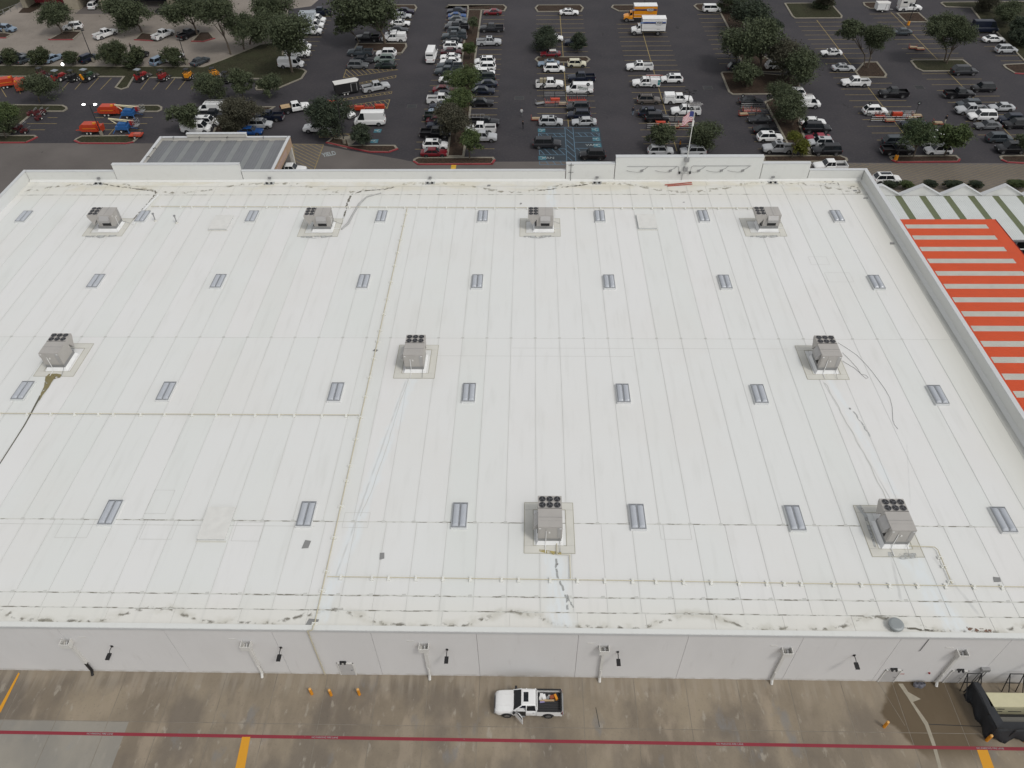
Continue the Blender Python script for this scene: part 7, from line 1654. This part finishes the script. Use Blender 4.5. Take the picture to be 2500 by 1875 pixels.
# ------------------------------------------------------------------ people
def person(x, y, top, leg, h, lab):
    t = empty('person', lab, 'person', (x, y, .01), R(h), 'people in the parking lot')
    V = [(0,0,.95),(0,0,1.15),(0,0,1.38),(0,0,1.50),(0,0,1.62),(0,.11,.90),(.10,.12,.50),(.02,.12,.06),(.14,.12,.03),(0,-.11,.90),(-.06,-.12,.50),(-.22,-.12,.08),(-.10,-.12,.03),
         (0,.20,1.40),(-.06,.26,1.12),(.06,.27,.90),(0,-.20,1.40),(.05,-.26,1.12),(.16,-.25,.92),(0,0,1.74)]
    E_ = [(0,1),(1,2),(2,3),(3,4),(4,19),(0,5),(5,6),(6,7),(7,8),(0,9),(9,10),(10,11),(11,12),(2,13),(13,14),(14,15),(2,16),(16,17),(17,18)]
    rad = [.13,.12,.14,.055,.09,.095,.065,.045,.04,.095,.065,.045,.04,.06,.045,.032,.06,.045,.032,.075]
    me = bpy.data.meshes.new('body'); me.from_pydata(V, E_, []); me.update(); o = link('body', me, t)
    md = o.modifiers.new('skin', 'SKIN'); sv = me.skin_vertices[0].data
    for i, r_ in enumerate(rad): sv[i].radius = (r_, r_)
    sv[0].use_root = True
    sb_ = o.modifiers.new('sub', 'SUBSURF'); sb_.levels = 1; sb_.render_levels = 1
    m, b = new_mat('person_'+top+'_'+leg, .8); n_ = X.nt.nodes.new('ShaderNodeTexCoord'); s_ = X.nt.nodes.new('ShaderNodeSeparateXYZ'); X.nt.links.new(n_.outputs['Object'], s_.inputs[0]); zz = X(s_.outputs[2])
    CC = lambda k: tuple(v*.8 for v in PAINT[k]); c = mixc(sstep(zz, .90, .94), CC(leg), CC(top)); c = mixc(sstep(zz, 1.48, 1.5), c, (.35,.20,.14)); c = mixc(1.0 - sstep(zz, .07, .09), c, (.02,.02,.02)); setc(b, c)
    me.materials.append(m); sk = m
    hair = MB().tube([(-.02,0,1.70),(-.025,0,1.78),(-.02,0,1.835),(-.02,0,1.85)], [.098,.095,.06,.01], 8); hair.build('hair', MT('dark_hair',(.02,.014,.01),.8), t)
    return t
for p in PEOPLE: person(*p)

# ------------------------------------------------------------------ cart corrals and carts
for (x0, x1, ya, yb, lab) in CORRALS:
    t = empty('cart_corral', lab, 'cart corral', ((x0+x1)/2, (ya+yb)/2, 0), 0, 'cart corrals'); hx, hy = (x1-x0)/2, abs(ya-yb)/2
    for s in (-1, 1):
        n_ = max(2, int(hx*2/2.2))
        for i in range(n_+1): xx = -hx+2*hx*i/n_; MB().box(xx-.05,xx+.05,s*hy-.05,s*hy+.05,0,1.15).build('post', M_DARK, t)
        for z in (.35,.75,1.1): MB().tube([(-hx,s*hy,z),(hx,s*hy,z)], .035, 4).build('rail', M_STEEL, t)
    for s in (-1, 1):
        MB().tube([(s*hx,hy,0),(s*hx,hy,3.0)], .04, 5).build('sign_post', M_DARK, t)
        p_ = MB().cyl((0,0),.36,-.03,.03,14); p_.xform(Matrix.Translation((s*hx, hy-.06, 2.7)) @ Matrix.Rotation(PI/2, 4, 'X')); p_.build('sign_disc', M_BLACK, t)
        q_ = MB().cyl((0,0),.16,-.035,.035,10); q_.xform(Matrix.Translation((s*hx, hy-.075, 2.7)) @ Matrix.Rotation(PI/2, 4, 'X')); q_.build('sign_symbol', M_SIGNW, t)
for i, (x, y, h, load, lab) in enumerate(CARTS):
    t = empty('flat_cart', lab, 'cart', (x, y, .012), R(h), 'store carts left in the parking lot')
    m_ = M_STEEL if load == 0 else plain('cart_red_orange', (.30,.035,.018), .6) if load != 2 else M_ORANGE
    MB().box(-.95,.95,-.42,.42,.28,.36).build('deck', m_, t); MB().tube([(-.93,-.38,.36),(-.98,-.38,1.1),(-.98,.38,1.1),(-.93,.38,.36)], .03, 5).build('handle', m_, t)
    for a in (-.7,.7):
        for b_ in (-.33,.33): MB().box(a-.10,a+.10,b_-.04,b_+.04,.05,.25).build('wheel', M_DARK, t)
    if load == 2: MB().box(-.9,.9,-.40,.40,.36,.95).build('basket', m_, t)
    if load == 1:
        for q in range(4): MB().tube([(-.85+q*.45,-.4,.36),(-.85+q*.45,-.4,.85),(-.85+q*.45,.4,.85),(-.85+q*.45,.4,.36)], .03, 4).build('hoop', m_, t)
    if load == 3: tag(MB().box(-.8,.8,-.36,.36,0,.22).build('lumber_load', plain('pale_load',(.33,.25,.16),.8), None, (x, y, .38), R(h)), lab.replace('flat cart with','stack of').replace('lone ','').replace('loaded with ','of ').replace('flat cart of','stack of')+' on its cart', 'load', 'loads on the carts')

# ------------------------------------------------------------------ machines of the rental yard
def wheels(t, pos, r=.32, w=.2):
    for (x, y) in pos:
        o = MB().cyl((0,0), r, -w/2, w/2, 12); o.xform(Matrix.Translation((x,y,r)) @ Matrix.Rotation(PI/2,4,'X')); wh = o.build('wheel', M_TYRE, t)
        p = MB().cyl((0,0), r*.5, -w/2-.01, w/2+.01, 8); p.xform(Matrix.Translation((x,y,r)) @ Matrix.Rotation(PI/2,4,'X')); p.build('hub', M_OFFW, wh)
def machine(kind, x, y, h, col, lab):
    CM = {'orange':M_ORANGE,'blue':M_BLUE,'red':MT('red_enamel',(.24,.015,.015),.5),'dred':MT('dark_red_enamel',(.075,.010,.012),.6),'green':MT('green_enamel',(.02,.05,.02),.5),'yellow':M_YEL,'black':M_BLACK,'white':M_WHITE}[col]
    cat = {'chipper':'wood chipper','boomlift':'boom lift','trailerflat':'trailer','tiller':'tiller','skid':'loader','tractor':'tractor','enclosed':'trailer','enclosedw':'trailer'}[kind]
    t = empty({'chipper':'wood_chipper','boomlift':'boom_lift','trailerflat':'flat_trailer','tiller':'garden_tiller','skid':'skid_loader','tractor':'compact_tractor','enclosed':'enclosed_trailer','enclosedw':'enclosed_trailer'}[kind], lab, cat, (x, y, .012), R(h), 'rental machines in the yard')
    if kind == 'chipper':
        MB().yprism([(-1.9,.55),(1.2,.55),(1.75,.85),(1.5,1.65),(1.0,2.0),(-1.7,2.0)][::-1], -.85, .85).build('body', CM, t, bevel=.04); MB().box(-1.6,1.0,-.9,.9,1.2,1.27).build('trim', M_YEL, t)
        MB().yprism([(-1.9,.6),(-2.6,.5),(-2.7,1.7),(-1.9,1.5)][::-1], -.7, .7).build('feed_hopper', CM, t); MB().tube([(1.6,0,.6),(2.9,0,.5)], .08, 6).build('tongue', CM, t); wheels(t, [(-.4,-.95),(-.4,.95),(.35,-.95),(.35,.95)])
        MB().box(-1.7,-1.2,.2,.6,2.0,2.25).build('control_panel', M_YEL, t); MB().box(-.9,.8,-.93,-.90,.62,.9).build('fender', M_BLACK, t)
    if kind == 'boomlift':
        MB().box(-1.2,1.2,-.9,.9,.55,1.25).build('base', CM, t, bevel=.04); MB().box(-.7,.9,-.75,.75,1.25,1.75).build('engine_cover', CM, t, bevel=.05); wheels(t, [(-.1,-1.05),(-.1,1.05)], .36)
        for s in (-1,1):
            for e in (-1,1): MB().tube([(e*1.1,s*.8,.9),(e*1.6,s*1.5,.15)], .07, 5).build('outrigger', CM, t)
        MB().tube([(1.5,0,.7),(2.7,0,.5)], .08, 6).build('tongue', CM, t)
        MB().tube([(1.0,.2,1.8),(-2.4,.2,2.35)], .14, 4).build('lower_boom', plain('boom_cream',(.50,.46,.30),.5), t); MB().tube([(-2.4,.2,2.45),(2.4,.1,2.0)], .12, 4).build('upper_boom', MT('boom_cream2',(.55,.50,.34),.5), t); MB().tube([(-2.4,.2,2.4),(-1.2,.2,1.4)], .10, 4).build('strut', MT('boom_cream2',(.55,.50,.34),.5), t)
        k = MB()
        for z in (1.2,1.75,2.3): k.tube([(2.4,-.6,z),(3.2,-.6,z),(3.2,.7,z),(2.4,.7,z),(2.4,-.6,z)], .035, 4)
        for (a, b_) in ((2.4,-.6),(3.2,-.6),(3.2,.7),(2.4,.7)): k.tube([(a,b_,1.15),(a,b_,2.3)], .035, 4)
        k.box(2.4,3.2,-.6,.7,1.1,1.16); k.build('basket', M_STEEL, t); MB().box(1.7,2.3,-.35,.35,1.3,2.1).build('hydraulic_joint', MT('red_enamel',(.24,.015,.015),.5), t)
    if kind == 'trailerflat': MB().box(-1.2,1.2,-.8,.8,.45,.62).build('deck', CM, t); MB().box(-.2,1.1,-.7,.2,.62,.95).build('load_box', MT('pink_red',(.40,.10,.07),.6), t); wheels(t, [(0,-.9),(0,.9)]); MB().tube([(-1.2,0,.5),(-2.1,0,.4)], .06, 5).build('tongue', CM, t)
    if kind == 'tiller':
        MB().box(-.5,.4,-.32,.32,.45,.95).build('engine', CM, t, bevel=.03); MB().cyl((-.1,0),.2,.95,1.15,8).build('air_filter', M_DARK, t); MB().box(-.9,-.45,-.45,.45,.2,.65).build('tine_shield', CM, t)
        for s in (-1,1): MB().tube([(.3,s*.22,.8),(.9,s*.3,1.2),(1.25,s*.32,1.25)], .03, 5).build('handlebar', M_STEEL, t)
        wheels(t, [(.1,-.42),(.1,.42)], .27)
    if kind == 'skid':
        MB().box(-.8,.8,-.55,.55,.45,1.25).build('body', CM, t, bevel=.05); cg = MB()
        for a in (-.5,.4):
            for b_ in (-.5,.5): cg.box(a-.04,a+.04,b_-.04,b_+.04,1.25,2.15)
        cg.box(-.55,.45,-.55,.55,2.15,2.22); cg.build('cab_frame', M_BLACK, t)
        for s in (-1,1): MB().tube([(-.8,s*.62,1.4),(.6,s*.62,1.5),(1.2,s*.62,.7)], .08, 4).build('lift_arm', CM, t)
        MB().yprism([(1.15,.2),(1.7,.2),(1.25,.75)], -.75, .75).build('bucket', MT('bucket_grey',(.16,.15,.14),.6), t); wheels(t, [(-.5,-.68),(.5,-.68),(-.5,.68),(.5,.68)], .38, .24)
        MB().box(-1.3,1.9,-1.0,1.0,.30,.38).build('trailer_deck', M_BLACK, t); wheels(t, [(-.2,-1.1),(.5,-1.1),(-.2,1.1),(.5,1.1)], .3)
    if kind == 'tractor':
        MB().box(-.2,1.3,-.38,.38,.75,1.35).build('hood', CM, t, bevel=.05); MB().box(-1.0,-.2,-.45,.45,.7,1.1).build('fender', CM, t); MB().box(-.85,-.45,-.25,.25,1.1,1.55).build('seat', M_BLACK, t)
        for a in (-1.0,-.2):
            for b_ in (-.5,.5): MB().box(a-.03,a+.03,b_-.03,b_+.03,1.1,2.35).build('canopy_post', M_BLACK, t)
        MB().box(-1.15,-.05,-.65,.65,2.35,2.43).build('canopy_roof', MT('tractor_canopy',(.20,.22,.24),.5), t); wheels(t, [(-.7,-.75),(-.7,.75)], .55, .3); wheels(t, [(.95,-.6),(.95,.6)], .36, .2)
        for s in (-1,1): MB().tube([(.3,s*.5,1.2),(1.4,s*.5,1.1),(1.9,s*.5,.5)], .06, 4).build('loader_arm', CM, t)
        MB().yprism([(1.8,.3),(2.4,.3),(1.9,.8)], -.8, .8).build('bucket', MT('bucket_grey',(.16,.15,.14),.6), t); MB().yprism([(-1.3,.6),(-1.8,.5),(-2.1,1.7),(-1.7,1.8)][::-1], -.12, .12).build('backhoe_arm', M_YEL if col == 'green' else CM, t)
        MB().box(-2.0,2.3,-1.0,1.0,.24,.30).build('trailer_deck', M_BLACK, t)
    if kind.startswith('enclosed'):
        l = 2.4 if kind == 'enclosed' else 1.45; hgt = 2.55 if kind == 'enclosed' else 2.1
        MB().add([(-l,-1.05,.55),(l,-1.05,.55),(l+.5,0,.55),(l,1.05,.55),(-l,1.05,.55),(-l,-1.05,hgt),(l,-1.05,hgt),(l+.5,0,hgt),(l,1.05,hgt),(-l,1.05,hgt)], [(4,3,2,1,0),(5,6,7,8,9),(0,1,6,5),(1,2,7,6),(2,3,8,7),(3,4,9,8),(4,0,5,9)]).build('box_body', CM, t)
        MB().prism([(-l-.03,-1.08),(l+.03,-1.08),(l+.53,0),(l+.03,1.08),(-l-.03,1.08)], hgt+.004, hgt+.06).build('roof', M_OFFW, t)
        fr = MB()
        for (a, b_, c_, d_) in ((l*.35,l*.42,.7,2.35 if hgt > 2.3 else 1.9),(l*.85,l*.92,.7,2.35 if hgt > 2.3 else 1.9)): fr.box(a,b_,-1.075,-1.052,c_,d_)
        fr.box(l*.35,l*.92,-1.075,-1.052,(2.3 if hgt > 2.3 else 1.85),(2.36 if hgt > 2.3 else 1.9)); fr.build('side_door', M_STEEL, t)
        wheels(t, [(-.7,-1.0),(.0,-1.0),(-.7,1.0),(.0,1.0)] if l > 2 else [(0,-1.0),(0,1.0)], .32); MB().box(-1.15,.5,-1.2,-1.06,.66,.72).build('mudguard', M_STEEL, t); MB().tube([(l+.4,0,.5),(l+1.5,0,.45)], .06, 5).build('tongue', M_STEEL, t)
for mm in MACHINES: machine(*mm)

# ------------------------------------------------------------------ tarped fence, generator and frames at the rear right
M_TARP = plain('black_tarp', (0.016,0.018,0.022), 0.7, 0, .3, 1.5)
t = empty('tarped_fence', 'black tarp hung on a low fence round the generator', 'fence', (0,0,0))
tp = [(38.75,30.0),(38.95,28.7),(39.0,27.3),(39.15,26.1),(40.6,25.95),(42.2,26.1),(44.5,26.0),(47,26.1)]
mb = MB(); V = []; F = []; nz = 5; sub = subdiv(tp, 4, .05)
for i, p in enumerate(sub):
    for k in range(nz+1):
        z = 1.95*k/nz; w = .14*math.sin(i*1.3+k)*(1-k/nz) + .10*(1-k/nz); V.append((p[0]-w, p[1]-w*1.6, max(.02, z + (.05*math.sin(i*.9) if k == nz else 0))))
for i in range(len(sub)-1):
    for k in range(nz): F.append((i*(nz+1)+k, (i+1)*(nz+1)+k, (i+1)*(nz+1)+k+1, i*(nz+1)+k+1))
mb.add(V, F); tm = mb.build('tarp', M_TARP, t, smooth=True); sol = tm.modifiers.new('thick', 'SOLIDIFY'); sol.thickness = .02
MB().add([(38.7,30.0,2.0),(39.3,30.0,2.0),(39.85,26.6,2.0),(39.1,26.1,2.0)], [(0,1,2,3)]).build('tarp_flap', M_TARP, t)
MB().prism([(39.2,26.2),(39.9,26.8),(47,26.8),(47,26.1)], 1.55, 1.60).build('tarp_flap', M_TARP, t)
for p in tp: MB().box(p[0]-.04,p[0]+.04,p[1]-.04,p[1]+.04,0,2.05).build('post', M_DARK, t)
MB().tube([(p[0],p[1],2.02) for p in tp], .035, 5).build('top_rail', M_DARK, t)
t = empty('generator', 'cream boxy generator behind the tarped fence', 'generator', (41.4, 28.5, 0))
MB().box(-2.0,1.75,-.62,.62,.5,2.0).build('housing', plain('generator_cream',(.50,.47,.31),.55,0,.08,2), t, bevel=.03); MB().box(1.76,3.2,-.62,.62,.5,1.95).build('radiator', MT('gen_grey',(.20,.21,.20),.5), t)
MB().box(-2.1,3.3,-.66,.66,.15,.5).build('skid', M_BLACK, t); MB().box(-1.3,-.7,-.64,-.622,1.5,1.62).build('vent_slot', M_DARK, t); MB().box(-.2,.9,-.64,-.622,1.05,1.15).build('vent_slot', M_DARK, t); MB().box(-1.6,-.7,-.64,-.622,1.05,1.15).build('vent_slot', M_DARK, t)
t = empty('steel_table', 'low steel table with torn grey cover in front of the generator', 'table', (41.6,27.15,0)); MB().box(-1.6,1.7,-.35,.4,.7,.78).build('top', MT('torn_cover',(.15,.145,.13),.9), t); MB().box(-1.75,1.85,.42,.52,.66,.84).build('edge_beam', M_BLACK, t); MB().box(1.75,1.85,-.6,.41,.66,.84).build('edge_beam', M_BLACK, t)
for a in (-1.6,1.7):
    for b_ in (-.3,.4): MB().box(a-.04,a+.04,b_-.04,b_+.04,0,.66).build('leg', M_BLACK, t)
for i, (x0, lab) in enumerate(((38.45,'dark steel frame leaning left of the generator'),(42.1,'dark steel frame leaning at the right edge behind the generator'))):
    t = empty('leaning_rack', lab, 'rack', (x0,30.1,0), 0, 'leaning steel frames'); k = .55
    for a, b_ in (((0,0,0),(0,.55,2.3)),((1.2,0,0),(1.2,.55,2.3)),((0,.55,2.3),(1.2,.55,2.3)),((0,.27,1.15),(1.2,.27,1.15)),((0,-1.0,.3),(0,.55,2.3)),((1.2,-1.0,.3),(1.2,.55,2.3))): MB().tube([a, b_], .05, 4).build('bar', M_BLACK, t)
t = empty('rubbish_bag', 'grey bags heaped against the wall by the wet stain', 'bag', (35.0,30.55,0))
for (x, y, r_) in ((-.3,0,.26),(.05,-.05,.3),(.35,.05,.22)): MB().tube([(x,y,0),(x,y,r_*.8),(x,y,r_*1.5),(x+.05,y,r_*1.9)], [r_*.8,r_,r_*.7,.04], 9).build('bag', MT('bag_grey',(.13,.13,.15),.6), t, smooth=True)
t = empty('motorbike', 'dark motorbike parked by the stone pier of the service building', 'motorbike', (-122.0,208.2,0), .3); wheels(t, [(-.65,0),(.65,0)], .32, .12); MB().box(-.5,.5,-.14,.14,.4,.85).build('frame', M_BLACK, t, bevel=.04); MB().tube([(.55,-.3,1.0),(.5,0,.95),(.55,.3,1.0)], .03, 4).build('handlebar', M_STEEL, t)
